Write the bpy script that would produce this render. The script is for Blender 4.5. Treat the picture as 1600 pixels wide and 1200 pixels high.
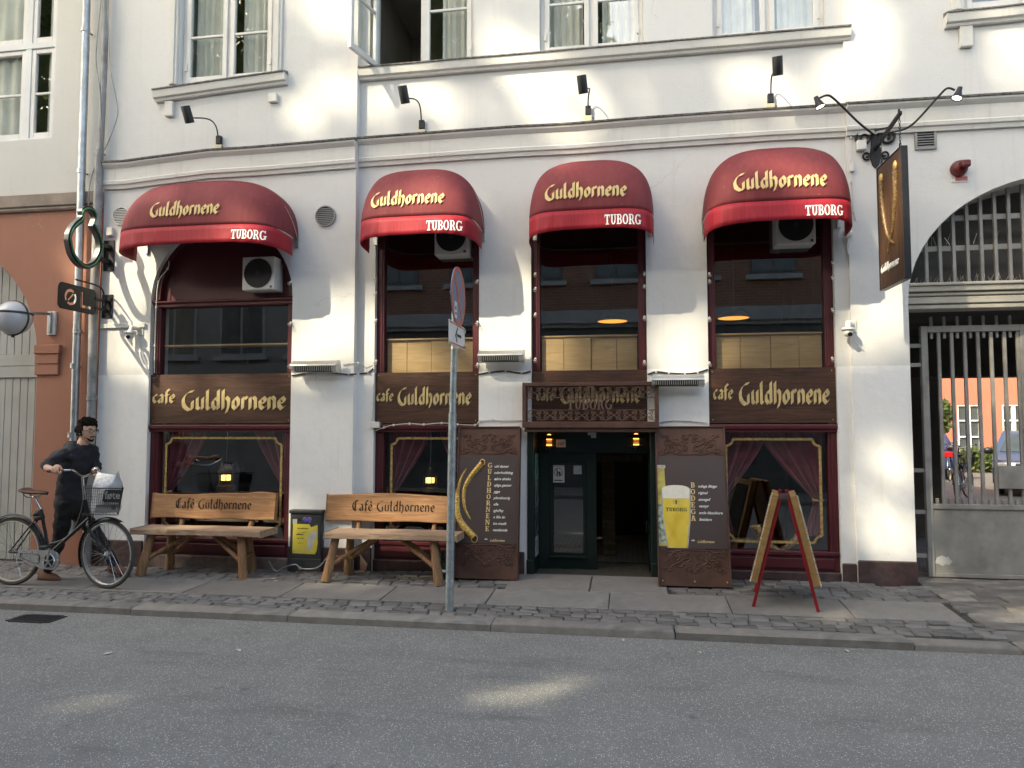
import bpy, math, random
from mathutils import Vector, Matrix, noise
from mathutils.geometry import tessellate_polygon
R = math.radians
rnd = random.Random(7)
sc = bpy.context.scene
for o in list(bpy.data.objects): bpy.data.objects.remove(o)
col = sc.collection

# ------------------------------------------------------------------ camera
FPX, YAW, TILT, CAMH, CAMD = 1150.0, R(9.2), math.atan(68/1150.0), 1.62, 7.85
cam_d = bpy.data.cameras.new('camera'); cam = bpy.data.objects.new('camera', cam_d); col.objects.link(cam)
cam_d.sensor_width = 36; cam_d.lens = 36*FPX/1600; cam_d.clip_start = .05; cam_d.clip_end = 600
cam.location = (0, -CAMD, CAMH); cam.rotation_euler = (R(90)+TILT, 0, YAW)
sc.camera = cam
# ------------------------------------------------------------------ sky, sun, exposure
SUN = Vector((.84, 1.0, -1.08)).normalized()           # direction the light travels
w = bpy.data.worlds.new('World'); sc.world = w; w.use_nodes = True
wn = w.node_tree; wn.nodes.clear()
sky = wn.nodes.new('ShaderNodeTexSky'); sky.sky_type = 'NISHITA'; sky.sun_disc = False
sky.sun_elevation = math.asin(-SUN.z); sky.sun_rotation = math.atan2(-SUN.x, -SUN.y)
sky.air_density = 1.0; sky.dust_density = 3.0; sky.ozone_density = 1.0
bg = wn.nodes.new('ShaderNodeBackground'); bg.inputs[1].default_value = .15
wo = wn.nodes.new('ShaderNodeOutputWorld')
wn.links.new(sky.outputs[0], bg.inputs[0]); wn.links.new(bg.outputs[0], wo.inputs[0])
sd = bpy.data.lights.new('sun', 'SUN'); sd.energy = 2.0; sd.angle = R(.6); sd.color = (1, .93, .80)
so = bpy.data.objects.new('sun', sd); col.objects.link(so); so.rotation_euler = SUN.to_track_quat('-Z', 'Y').to_euler()
so.location = (-20, -20, 30)
sc.view_settings.view_transform = 'Standard'; sc.view_settings.look = 'None'
sc.view_settings.exposure = 2.0; sc.view_settings.gamma = 1; sc.view_settings.use_curve_mapping = False
sc.view_settings.use_white_balance = True; sc.view_settings.white_balance_temperature = 7700; sc.view_settings.white_balance_tint = 4
sc.render.resolution_x = 1024; sc.render.resolution_y = 768
sc.render.engine = 'CYCLES'
sc.cycles.max_bounces = 6; sc.cycles.diffuse_bounces = 3; sc.cycles.glossy_bounces = 3; sc.cycles.transparent_max_bounces = 12
sc.cycles.sample_clamp_indirect = 6

# ------------------------------------------------------------------ measuring: a pixel of the photograph on a real plane
_fw = Vector((-math.sin(YAW)*math.cos(TILT), math.cos(YAW)*math.cos(TILT), math.sin(TILT)))
_rt = Vector((math.cos(YAW), math.sin(YAW), 0)); _up = _rt.cross(_fw); _C = Vector((0, -CAMD, CAMH))
def ray(px, py): return _fw*FPX + _rt*(px-800) + _up*(600-py)
def U(px, py, y=0.0):
    d = ray(px, py); return _C + d*((y-_C.y)/d.y)
def G(px, py, z=0.0):
    d = ray(px, py); return _C + d*((z-_C.z)/d.z)
def zf(x): return .03 + .07*max(0, min(1.3, (x+6.2)/8.9))
KY = -1.74
def zs(x, y):                                           # the pavement rises a little towards the wall
    return zf(x)*max(0, min(1, (y-KY-.2)/1.5))
def S(px, py):
    p = G(px, py, 0)
    for i in range(12): p = G(px, py, zs(p.x, p.y))
    return p
def X(px, py=600, y=0.0): return U(px, py, y).x
def Z(px, py, y=0.0): return U(px, py, y).z

# ------------------------------------------------------------------ mesh helpers
class MB:
    def __init__(s): s.v = []; s.f = []
    def add(s, vs, fs):
        n = len(s.v); s.v += [Vector(p) for p in vs]; s.f += [tuple(i+n for i in f) for f in fs]; return s
    def box(s, x0, x1, y0, y1, z0, z1):
        return s.add([(x0,y0,z0),(x1,y0,z0),(x1,y1,z0),(x0,y1,z0),(x0,y0,z1),(x1,y0,z1),(x1,y1,z1),(x0,y1,z1)],
                     [(0,3,2,1),(4,5,6,7),(0,1,5,4),(1,2,6,5),(2,3,7,6),(3,0,4,7)])
    def hexa(s, p):                                     # eight corners, bottom ring then top ring
        return s.add(p, [(0,3,2,1),(4,5,6,7),(0,1,5,4),(1,2,6,5),(2,3,7,6),(3,0,4,7)])
    def bar(s, p, q, w, h, up=(0,0,1)):
        p, q = Vector(p), Vector(q); d = (q-p).normalized(); a = d.cross(Vector(up))
        if a.length < 1e-4: a = d.cross(Vector((0,1,0)))
        a.normalize(); b = a.cross(d); a *= w/2; b *= h/2
        return s.hexa([p-a-b, p+a-b, q+a-b, q-a-b, p-a+b, p+a+b, q+a+b, q-a+b])
    def tube(s, pts, r, n=8, closed=False, cap=True):
        pts = [Vector(p) for p in pts]; m = len(pts); rs = r if isinstance(r, (list, tuple)) else [r]*m
        n0 = len(s.v); pa = None
        for i, p in enumerate(pts):
            if closed: t = pts[(i+1) % m]-pts[i-1]
            else: t = pts[min(i+1, m-1)]-pts[max(i-1, 0)]
            t.normalize()
            if pa is None:
                a = t.orthogonal().normalized()
                ref = Vector((0,0,1)) if abs(t.z) < .9 else Vector((0,1,0))
                a = t.cross(ref).normalized()
            else: a = (pa - t*pa.dot(t)).normalized()
            pa = a; b = t.cross(a)
            for k in range(n):
                an = 2*math.pi*k/n; s.v.append(p + (a*math.cos(an)+b*math.sin(an))*rs[i])
        for i in range(m if closed else m-1):
            for k in range(n):
                j = (i+1) % m
                s.f.append((n0+i*n+k, n0+i*n+(k+1) % n, n0+j*n+(k+1) % n, n0+j*n+k))
        if cap and not closed:
            s.f.append(tuple(n0+k for k in reversed(range(n)))); s.f.append(tuple(n0+(m-1)*n+k for k in range(n)))
        return s
    def cyl(s, p, q, r0, r1=None, n=16): return s.tube([p, q], [r0, r0 if r1 is None else r1], n)
    def lathe(s, prof, c, axis=(0,0,1), n=20):          # (radius, distance along the axis)
        c = Vector(c); t = Vector(axis).normalized(); a = t.orthogonal().normalized(); b = t.cross(a); n0 = len(s.v)
        for r, h in prof:
            for k in range(n):
                an = 2*math.pi*k/n; s.v.append(c + t*h + (a*math.cos(an)+b*math.sin(an))*r)
        for i in range(len(prof)-1):
            for k in range(n): s.f.append((n0+i*n+k, n0+i*n+(k+1) % n, n0+(i+1)*n+(k+1) % n, n0+(i+1)*n+k))
        return s
    def ball(s, c, r, nu=14, nv=9):
        r = r if isinstance(r, (list, tuple)) else (r, r, r); c = Vector(c); n0 = len(s.v)
        for i in range(nv+1):
            th = math.pi*i/nv
            for k in range(nu):
                an = 2*math.pi*k/nu
                s.v.append(c + Vector((r[0]*math.sin(th)*math.cos(an), r[1]*math.sin(th)*math.sin(an), r[2]*math.cos(th))))
        for i in range(nv):
            for k in range(nu): s.f.append((n0+i*nu+k, n0+(i+1)*nu+k, n0+(i+1)*nu+(k+1) % nu, n0+i*nu+(k+1) % nu))
        return s
    def prism(s, pts, ext):                             # closed 3-D polygon, swept by ext
        pts = [Vector(p) for p in pts]; e = Vector(ext); m = len(pts)
        tr = tessellate_polygon([pts]); n = len(s.v)
        nrm = Vector((0,0,0))
        for i in range(m): nrm += pts[i].cross(pts[(i+1) % m])
        s.v += pts + [p+e for p in pts]
        flip = nrm.dot(e) > 0
        for t in tr:
            a, b, c = t
            fn = (pts[b]-pts[a]).cross(pts[c]-pts[a])
            if (fn.dot(e) > 0): a, b, c = a, c, b
            s.f.append((n+a, n+b, n+c)); s.f.append((n+m+a, n+m+c, n+m+b))
        for i in range(m):
            j = (i+1) % m; q = (n+i, n+j, n+m+j, n+m+i); s.f.append(q if not flip else q[::-1])
        return s
    def grid(s, fn, nu, nv, close_u=False):
        n0 = len(s.v)
        for i in range(nu+(0 if close_u else 1)):
            for j in range(nv+1): s.v.append(Vector(fn(i/nu, j/nv)))
        for i in range(nu):
            for j in range(nv):
                a = n0+i*(nv+1)+j; b = n0+((i+1) % nu if close_u else i+1)*(nv+1)+j
                s.f.append((a, b, b+1, a+1))
        return s
    def build(s, name, mat, parent=None, smooth=0, bevel=0, base=None, kind=None, solid=0, seg=1):
        org = Vector((0,0,0)); p = parent
        while p is not None: org = org + p.location; p = p.parent
        if base is not None: base = Vector(base)
        off = org if base is None else base
        me = bpy.data.meshes.new(name); me.from_pydata([tuple(q-off) for q in s.v], [], s.f)
        if mat: me.materials.append(mat)
        if smooth:
            me.shade_smooth()
            if smooth < 180: me.set_sharp_from_angle(angle=R(smooth))
        me.validate(); me.update()
        o = bpy.data.objects.new(name, me); col.objects.link(o)
        if parent is not None: o.parent = parent
        if base is not None: o.location = base-org
        if solid:
            m = o.modifiers.new('thick', 'SOLIDIFY'); m.thickness = solid; m.offset = -1
        if bevel:
            m = o.modifiers.new('edge', 'BEVEL'); m.width = bevel; m.segments = seg; m.limit_method = 'ANGLE'; m.angle_limit = R(40)
        if kind: o['kind'] = kind
        return o
def thing(name, label, cat, loc=(0,0,0), group=None):
    o = bpy.data.objects.new(name, None); col.objects.link(o); o.location = loc
    o.empty_display_size = .1; o['label'] = label; o['category'] = cat
    if group: o['group'] = group
    return o
def tag(o, label, cat, group=None):
    o['label'] = label; o['category'] = cat
    if group: o['group'] = group
    return o
def struct(o): o['kind'] = 'structure'; return o
def dup(o, parent=None, label=None, group=None):
    c = o.copy(); col.objects.link(c); c.parent = parent
    if label: c['label'] = label
    if group: c['group'] = group
    for ch in list(o.children): dup(ch, c)
    return c
def wall(outer, holes, y, reveal, back=None):
    """front face (x, z outline) at depth y with openings, reveals going back, and the wall's own edges"""
    m = MB(); loops = [[Vector((p[0], p[1], 0)) for p in l] for l in [outer]+holes]
    tr = tessellate_polygon(loops); flat = [p for l in loops for p in l]
    n = len(m.v); m.v += [Vector((p.x, y, p.y)) for p in flat]
    for t in tr:
        a, b, c = [flat[i] for i in t]
        cr = (b-a).cross(c-a).z
        if abs(cr) < 1e-9: continue
        m.f.append(tuple(n+i for i in (t if cr > 0 else t[::-1])))
    for li, l in enumerate(loops):
        d = reveal if li else (back or reveal); k = len(m.v)
        ar = sum(l[i].x*l[(i+1) % len(l)].y-l[(i+1) % len(l)].x*l[i].y for i in range(len(l)))
        m.v += [Vector((p.x, y, p.y)) for p in l] + [Vector((p.x, y+d, p.y)) for p in l]; q = len(l)
        for i in range(q):
            j = (i+1) % q; f = (k+i, k+q+i, k+q+j, k+j)
            if (ar > 0) == (li > 0): f = f[::-1]
            m.f.append(f if li == 0 else f)
    return m
def rect(x0, x1, z0, z1): return [(x0,z0),(x1,z0),(x1,z1),(x0,z1)]
def arch(x0, x1, z0, zspring, n=20, rise=None):
    c = (x0+x1)/2; r = (x1-x0)/2; rise = rise or r
    return [(x0,z0),(x1,z0)] + [(c+r*math.cos(math.pi*i/n), zspring+rise*math.sin(math.pi*i/n)) for i in range(n+1)]
def spiral(c, r0, r1, a0, turns, ex, ey, n=14):
    c = Vector(c); out = []
    for i in range(n+1):
        t = i/n; r = r0+(r1-r0)*t; a = a0+turns*2*math.pi*t
        out.append(c + Vector(ex)*(r*math.cos(a)) + Vector(ey)*(r*math.sin(a)))
    return out
def bez(p0, p1, p2, p3, n=10):
    p0, p1, p2, p3 = map(Vector, (p0, p1, p2, p3)); out = []
    for i in range(n+1):
        t = i/n; u = 1-t; out.append(p0*u**3+p1*3*u*u*t+p2*3*u*t*t+p3*t**3)
    return out
def curve(pts, n=6):                                    # Catmull-Rom through points
    p = [Vector(q) for q in pts]; out = []
    for i in range(len(p)-1):
        a, b, c, d = p[max(i-1,0)], p[i], p[i+1], p[min(i+2,len(p)-1)]
        for k in range(n):
            t = k/n; out.append(.5*((2*b)+(c-a)*t+(2*a-5*b+4*c-d)*t*t+(3*b-a-3*c+d)*t**3))
    return out+[p[-1]]

# ------------------------------------------------------------------ materials
MATS = {}
class NT:
    def __init__(s, name):
        s.m = bpy.data.materials.new(name); s.m.use_nodes = True; s.t = s.m.node_tree
        s.p = s.t.nodes['Principled BSDF']; s.out = s.t.nodes['Material Output']; MATS[name] = s.m
    def n(s, ty, **kw):
        o = s.t.nodes.new('ShaderNode'+ty)
        for k, v in kw.items():
            if hasattr(o, k) and k not in ('Scale',): setattr(o, k, v)
        return o
    def l(s, a, b): s.t.links.new(a, b)
    def coord(s, scale=(1,1,1), kind='Object'):
        c = s.n('TexCoord'); m = s.n('Mapping'); s.l(c.outputs[kind], m.inputs[0]); m.inputs['Scale'].default_value = scale
        return m.outputs[0]
    def noise(s, vec, scale, detail=4, rough=.55, dist=0):
        o = s.n('TexNoise'); o.inputs['Scale'].default_value = scale; o.inputs['Detail'].default_value = detail
        o.inputs['Roughness'].default_value = rough; o.inputs['Distortion'].default_value = dist
        if vec is not None: s.l(vec, o.inputs['Vector'])
        return o.outputs[0]
    def ramp(s, fac, stops):
        o = s.n('ValToRGB'); s.l(fac, o.inputs[0]); e = o.color_ramp.elements
        while len(e) < len(stops): e.new(.5)
        for i, (p, c) in enumerate(stops):
            e[i].position = p; e[i].color = (c, c, c, 1) if isinstance(c, (int, float)) else (*c[:3], 1)
        return o.outputs[0]
    def mix(s, fac, a, b, mode='MIX'):
        o = s.n('Mix'); o.data_type = 'RGBA'; o.blend_type = mode
        for i, v in ((0, fac), (6, a), (7, b)):
            if isinstance(v, (int, float)): o.inputs[i].default_value = v if i == 0 else (v, v, v, 1)
            elif isinstance(v, (tuple, list)): o.inputs[i].default_value = (*v[:3], 1)
            else: s.l(v, o.inputs[i])
        return o.outputs[2]
    def math(s, op, a, b=0.0):
        o = s.n('Math'); o.operation = op
        for i, v in ((0, a), (1, b)):
            if isinstance(v, (int, float)): o.inputs[i].default_value = v
            else: s.l(v, o.inputs[i])
        return o.outputs[0]
    def bump(s, h, strength, dist=.01):
        o = s.n('Bump'); o.inputs['Strength'].default_value = strength; o.inputs['Distance'].default_value = dist
        s.l(h, o.inputs['Height']); s.l(o.outputs[0], s.p.inputs['Normal'])
    def base(s, c):
        if isinstance(c, (tuple, list)): s.p.inputs['Base Color'].default_value = (*c[:3], 1)
        else: s.l(c, s.p.inputs['Base Color'])
    def set(s, rough=.6, metal=0, spec=.5, **k):
        s.p.inputs['Roughness'].default_value = rough; s.p.inputs['Metallic'].default_value = metal
        s.p.inputs['Specular IOR Level'].default_value = spec
        for a, v in k.items(): s.p.inputs[a].default_value = v
def mat(name, c, rough=.6, metal=0, var=.12, vs=5, bump=.1, bs=60, bd=.003, spec=.5, dirt=None, da=.4, ds=3, rand=0, stretch=(1,1,1), **k):
    t = NT(name); v = t.coord(stretch); a = t.noise(v, vs, 5)
    c0 = tuple(max(0, x*(1-var)) for x in c); c1 = tuple(min(1, x*(1+var)) for x in c)
    cc = t.ramp(a, [(.3, c0), (.7, c1)])
    if dirt: cc = t.mix(t.ramp(t.noise(v, ds, 6, .65), [(.52, 0), (.75, da)]), cc, dirt)
    if rand:
        oi = t.n('ObjectInfo'); cc = t.mix(1.0, cc, t.ramp(oi.outputs['Random'], [(0, 1-rand), (1, 1+rand)]), 'MULTIPLY')
    t.base(cc); t.set(rough, metal, spec, **k)
    rr = t.ramp(t.noise(v, vs*2.3, 3), [(.3, max(0, rough-.08)), (.7, min(1, rough+.08))]); t.l(rr, t.p.inputs['Roughness'])
    if bump: t.bump(t.noise(v, bs, 4), bump, bd)
    return t.m
def emis(name, c, s):
    t = NT(name); t.base((0,0,0)); t.p.inputs['Emission Color'].default_value = (*c, 1); t.p.inputs['Emission Strength'].default_value = s
    return t.m
def glass(name, tint=(1,1,1), warp=.02, refl=1.6, wscale=3):
    t = NT(name); t.t.nodes.remove(t.p)
    tr = t.n('BsdfTransparent'); tr.inputs[0].default_value = (*tint, 1)
    gl = t.n('BsdfGlossy'); gl.inputs['Roughness'].default_value = .01; gl.inputs['Color'].default_value = (1,1,1,1)
    lw_ = t.n('LayerWeight'); lw_.inputs[0].default_value = .5
    fr = t.math('ADD', t.math('MULTIPLY', t.math('POWER', lw_.outputs['Facing'], 5.0), .96-.04*refl), .04*refl)   # Schlick, same from both sides
    mx = t.n('MixShader'); t.l(fr, mx.inputs[0])
    t.l(tr.outputs[0], mx.inputs[1]); t.l(gl.outputs[0], mx.inputs[2]); t.l(mx.outputs[0], t.out.inputs[0])
    b = t.n('Bump'); b.inputs['Strength'].default_value = 1; b.inputs['Distance'].default_value = warp
    t.l(t.noise(t.coord(), wscale, 1), b.inputs['Height']); t.l(b.outputs[0], gl.inputs['Normal'])
    return t.m
# ------------------------------------------------------------------ the materials of the place
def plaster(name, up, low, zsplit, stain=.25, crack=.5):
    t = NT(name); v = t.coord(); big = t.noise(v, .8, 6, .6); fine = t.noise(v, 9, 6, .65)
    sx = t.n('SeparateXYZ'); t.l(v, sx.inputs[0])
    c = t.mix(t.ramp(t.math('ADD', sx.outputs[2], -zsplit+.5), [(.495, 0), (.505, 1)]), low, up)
    c = t.mix(t.ramp(big, [(.35, 0), (.75, .22)]), c, tuple(x*.78 for x in up))
    c = t.mix(t.ramp(fine, [(.5, 0), (.8, .2)]), c, tuple(x*.8 for x in up))
    st = t.noise(t.coord((5, 5, .25)), 2.2, 6, .7)
    c = t.mix(t.ramp(st, [(.55, 0), (.82, stain)]), c, (.30, .265, .22))
    # specks and hairline cracks
    sp = t.n('TexVoronoi'); sp.inputs['Scale'].default_value = 7; t.l(v, sp.inputs['Vector'])
    c = t.mix(t.ramp(sp.outputs['Distance'], [(.018, .7), (.03, 0)]), c, (.12, .1, .09))
    wv = t.n('TexVoronoi'); wv.feature = 'DISTANCE_TO_EDGE'; wv.inputs['Scale'].default_value = .55
    nz = t.n('TexNoise'); nz.inputs['Scale'].default_value = 3; nz.inputs['Detail'].default_value = 6
    t.l(v, nz.inputs['Vector']); wob = t.mix(.25, v, nz.outputs[1], 'LINEAR_LIGHT'); t.l(wob, wv.inputs['Vector'])
    ck = t.math('MULTIPLY', t.ramp(wv.outputs['Distance'], [(.0, 1), (.0035, 0)]), t.ramp(t.noise(v, .6, 2), [(.55, 0), (.66, crack)]))
    c = t.mix(ck, c, (.3, .28, .25))
    t.base(c); t.set(.82, 0, .25)
    h = t.math('ADD', t.math('MULTIPLY', t.noise(v, 2.5, 4), 2.0), t.math('MULTIPLY', t.noise(v, 45, 5, .7), .35))
    t.bump(h, .5, .012); return t.m
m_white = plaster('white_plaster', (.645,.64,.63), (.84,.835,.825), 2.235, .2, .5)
m_trim = plaster('trim_plaster', (.64,.63,.60), (.64,.63,.60), 0, .45, .3)
m_terra = plaster('terracotta_plaster', (.35,.165,.115), (.35,.165,.115), 0, .25, .5)
m_nwhite = plaster('neighbour_plaster', (.60,.585,.55), (.60,.585,.55), 0, .12, .3)
m_plinth = mat('plinth_paint', (.065,.035,.035), .7, var=.35, vs=8, bump=.5, bs=30, bd=.01, dirt=(.2,.16,.14), da=.4)
m_stone = mat('plinth_stone', (.22,.16,.14), .85, var=.3, vs=10, bump=.5, bs=50, bd=.01, dirt=(.07,.05,.05), da=.6)
m_band = mat('stone_band', (.27,.215,.18), .85, var=.25, vs=4, bump=.4, bs=60, bd=.006)
m_weather = mat('weathered_edge', (.16,.15,.14), .9, var=.6, vs=25, bump=.8, bs=60, bd=.01)
def painted(name, c, rough=.45, chip=(.33,.25,.17), amt=.8, thr=.66):
    t = NT(name); v = t.coord((1, 1, .6)); a = t.noise(v, 7, 8, .7)
    cc = t.ramp(t.noise(v, 4, 4), [(.3, tuple(x*.88 for x in c)), (.7, tuple(min(1, x*1.08) for x in c))])
    cc = t.mix(t.ramp(a, [(thr, 0), (thr+.04, amt)]), cc, chip); t.base(cc); t.set(rough, 0, .4)
    t.bump(t.noise(t.coord((1,1,.15)), 60, 4), .25, .004); return t.m
m_wframe = painted('white_window_paint', (.66,.65,.63))
m_burg = painted('burgundy_paint', (.085,.016,.022), .4, (.12,.06,.06), .6, .68)
m_dgreen = painted('dark_green_paint', (.008,.020,.017), .38, (.05,.06,.055), .5, .7)
def wood(name, c0, c1, axis=0, scale=5, rough=.55, knots=0, bump=.25):
    t = NT(name); st = [9, 9, 9]; st[axis] = .7; v = t.coord(tuple(st))
    a = t.noise(v, scale, 8, .6, 1.2); b = t.noise(v, scale*4, 4, .6)
    f = t.math('ADD', t.math('MULTIPLY', a, .75), t.math('MULTIPLY', b, .25)); c = t.ramp(f, [(.36, c0), (.62, c1)])
    if knots:
        k = t.n('TexVoronoi'); k.inputs['Scale'].default_value = knots; t.l(t.coord((1,.6,1.4)), k.inputs['Vector'])
        c = t.mix(t.ramp(k.outputs['Distance'], [(.05, .9), (.13, 0)]), c, tuple(x*.3 for x in c0))
    c = t.mix(t.ramp(t.noise(t.coord(), 1.7, 3), [(.4, 0), (.7, .35)]), c, tuple(x*.7 for x in c0))
    t.base(c); t.set(rough, 0, .4); t.bump(f, bump, .006); return t.m
m_board = wood('dark_board_wood', (.034,.016,.010), (.105,.048,.030), 0, 3.2, .5)
m_bench = wood('bench_wood', (.25,.115,.05), (.45,.25,.125), 0, 3, .6, 0)
m_seat = wood('weathered_seat_wood', (.22,.135,.085), (.42,.30,.21), 0, 3.4, .75)
m_log = wood('log_wood', (.17,.085,.04), (.36,.205,.105), 2, 3, .7)
m_pine = wood('pine_panel', (.40,.255,.12), (.55,.38,.20), 0, 2.2, .5, 3.0)
m_signwood = wood('sign_wood', (.038,.018,.010), (.105,.054,.03), 2, 3, .5)
m_gold = mat('gold_paint', (.60,.46,.22), .5, 0, .22, 14, .1, 60)
m_cream = mat('cream_print', (.72,.53,.24), .6, 0, .06, 10, 0)
m_leaf = mat('gold_leaf', (.56,.38,.15), .4, .35, .45, 30, .4, 90, .004)
m_whitep = mat('white_print', (.8,.8,.78), .6, 0, .03, 10, 0)
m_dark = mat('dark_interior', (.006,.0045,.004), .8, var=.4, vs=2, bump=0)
m_black = mat('black_metal', (.012,.012,.014), .45, .2, .3, 20, .1)
m_iron = mat('wrought_iron', (.018,.018,.02), .55, .4, .4, 40, .3, 80)
m_zinc = mat('zinc_pipe', (.42,.44,.46), .38, .75, .22, 9, .2, 40, .004, dirt=(.2,.19,.18), da=.5, ds=5)
m_oldpipe = mat('old_pipe', (.27,.27,.27), .6, .3, .3, 6, .3, 30, .006, dirt=(.12,.11,.1), da=.8, ds=4)
m_galv = mat('galvanised_steel', (.36,.40,.42), .45, .6, .28, 22, .2, 70, dirt=(.6,.62,.62), da=.35, ds=9)
m_gate = mat('grey_gate_paint', (.30,.285,.26), .5, .1, .16, 6, .15, 40, dirt=(.11,.10,.085), da=.5, ds=4)
m_rust = mat('brown_rust_metal', (.105,.052,.038), .6, .25, .3, 5, .2, 60, .003, dirt=(.05,.028,.024), da=.5, ds=2.2)
m_plate = mat('printed_brown_panel', (.068,.050,.048), .42, 0, .08, 3, 0)
m_plastic = mat('white_plastic', (.62,.61,.58), .45, 0, .06, 8, .05)
m_beige = mat('beige_plastic', (.60,.54,.36), .55, 0, .1, 8, .05)
m_alu = mat('brushed_aluminium', (.60,.59,.56), .35, .8, .15, 30, .05, stretch=(.3,4,4))
m_rubber = mat('black_rubber', (.02,.02,.02), .6, 0, .25, 20, .1)
m_glass = glass('shop_glass', (.95,.96,.96), .0004, 2.1, 1.6)
m_oldglass = glass('old_wavy_glass', (.95,.97,.97), .004, 2.4, 3.2)

# ------------------------------------------------------------------ ground
def asphalt():
    t = NT('asphalt'); v = t.coord(); big = t.noise(v, .35, 5); mid = t.noise(v, 3, 6)
    c = t.ramp(mid, [(.3, (.172,.168,.160)), (.7, (.214,.209,.198))]); c = t.mix(t.ramp(big, [(.4, 0), (.7, .4)]), c, (.140,.138,.132))
    for sc_, th, col_, amt in ((78, .33, (.62,.61,.58), .9), (125, .36, (.48,.475,.46), .8), (90, .34, (.05,.05,.05), .7)):
        vo = t.n('TexVoronoi'); vo.inputs['Scale'].default_value = sc_; t.l(v, vo.inputs['Vector'])
        sp = t.n('SeparateColor'); t.l(vo.outputs['Color'], sp.inputs[0])
        f = t.math('MULTIPLY', t.ramp(vo.outputs['Distance'], [(th*.7, amt), (th, 0)]), t.ramp(sp.outputs[0], [(.66, 0), (.74, 1)]))
        c = t.mix(f, c, col_)
    st = t.noise(t.coord((.45, 1.8, 1)), 1.3, 6, .7); c = t.mix(t.ramp(st, [(.56, 0), (.76, .6)]), c, (.075,.073,.07)); c = t.mix(t.ramp(t.noise(v, 5.5, 3), [(.70, 0), (.76, .45)]), c, (.06,.058,.056))
    t.base(c); t.set(.78, 0, .35); t.bump(t.math('ADD', t.noise(v, 130, 3), t.math('MULTIPLY', t.noise(v, 40, 3), .6)), .9, .006); return t.m
m_asph = asphalt()
RZ = -.07
road = struct(MB().add([(-160,-160,RZ),(160,-160,RZ),(160,KY+.12,RZ),(-160,KY+.12,RZ)], [(0,1,2,3)]).build('road', m_asph))
m_mortar = mat('paving_sand', (.05,.046,.04), .95, var=.4, vs=20, bump=.8, bs=90, bd=.01, dirt=(.05,.075,.03), da=.6, ds=1.1)
XL, XR = -9.5, 5.5
def ramp_sheet(x0, x1, y0, y1, dz, n=12):
    return MB().grid(lambda u, v: (x0+(x1-x0)*u, y0+(y1-y0)*v, zs(x0+(x1-x0)*u, y0+(y1-y0)*v)+dz), n, 8)
pave = struct(MB().add([(-40,KY+.1,-.03),(40,KY+.1,-.03),(40,KY+.3,-.022),(-40,KY+.3,-.022)], [(0,1,2,3)]).grid(
    lambda u, v: (-40+80*u, KY+.3+(.9-KY-.3)*v, zs(-40+80*u, KY+.3+(.9-KY-.3)*v)-.022), 80, 10).build('pavement', m_mortar))
m_slab = mat('granite_slab', (.19,.176,.164), .8, var=.2, vs=3, bump=.5, bs=90, bd=.004, rand=.1, dirt=(.10,.092,.085), da=.65, ds=2.6)
m_sett = mat('granite_sett', (.135,.128,.122), .72, var=.35, vs=9, bump=.6, bs=50, bd=.008, rand=.3, dirt=(.06,.055,.05), da=.5, ds=7)
m_kerb = mat('granite_kerb', (.205,.188,.17), .85, var=.22, vs=6, bump=.7, bs=60, bd=.008, rand=.1, dirt=(.07,.062,.055), da=.5, ds=5)
def lump(m, x0, x1, y0, y1, top, h, b, j=.004):
    """a worn stone: rounded top, uneven corners"""
    q = lambda: rnd.uniform(-j, j)
    c = [(x0+q(), y0+q()), (x1+q(), y0+q()), (x1+q(), y1+q()), (x0+q(), y1+q())]
    cx = sum(p[0] for p in c)/4; cy = sum(p[1] for p in c)/4
    i1 = [(p[0]+(cx-p[0])*b/(abs(cx-p[0])+1e-6), p[1]+(cy-p[1])*b/(abs(cy-p[1])+1e-6)) for p in c]
    n = len(m.v); dz = [q() for _ in c]
    m.v += [Vector((p[0], p[1], top(*p)-h)) for p in c] + [Vector((p[0], p[1], top(*p)-b*.8+dz[k])) for k, p in enumerate(c)]
    m.v += [Vector((p[0], p[1], top(*p)+dz[k])) for k, p in enumerate(i1)]
    for r in (0, 4):
        for k in range(4): a, b2 = n+r+k, n+r+(k+1) % 4; m.f.append((a, b2, b2+4, a+4))
    m.f.append((n+8, n+9, n+10, n+11)); return m
# kerb of long stones
kerb = struct(MB().box(XL-30, XR+30, KY+.03, KY+.19, RZ-.1, -.06).build('kerb', m_kerb))
x = XL
while x < 6:
    L = rnd.uniform(1.5, 2.0) if x < 2 else .75
    drop = -.02 if x+L > 2.75 else 0
    m = MB(); lump(m, x+.004, x+L-.004, KY+rnd.uniform(-.006,.006), KY+.2, lambda a, b: drop+rnd.uniform(-.002,.002), .2, .018, .003)
    m.build('kerb_stone', m_kerb, kerb, smooth=50, base=(x+L/2, KY+.1, 0)); x += L
# rows of setts: three along the kerb, five along the wall
setts = []
def sett_row(y0, y1, x0, x1, l0, l1, skip=None, dz=0):
    x = x0+rnd.uniform(-.1, .1)
    while x < x1:
        L = rnd.uniform(l0, l1)
        if not (skip and skip(x+L/2)): setts.append((x+.003, x+L-.003, y0+.003+rnd.uniform(0,.004), y1-.003-rnd.uniform(0,.004), rnd.uniform(-.005,.003)+dz))
        x += L
indoor = lambda x: -1.25 < x < .34
for k in range(4): sett_row(KY+.205+k*.0885, KY+.205+(k+1)*.0885, -7.9, 2.75, .11, .19)
slab_y0 = KY+.205+3*.118; slab_y1 = -.64
wallrows = []
for k in range(6): sett_row(slab_y1+k*.104, slab_y1+(k+1)*.104, -7.9, 2.75 if k < 5 else 2.2, .13, .22, indoor)
def size_key(s): return math.hypot(s[0], s[2]+CAMD)
vis = [s for s in setts if -6.9 < s[0] < 2.9]
vis.sort(key=size_key); near = set(vis[:300]); stuff = MB()
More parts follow.
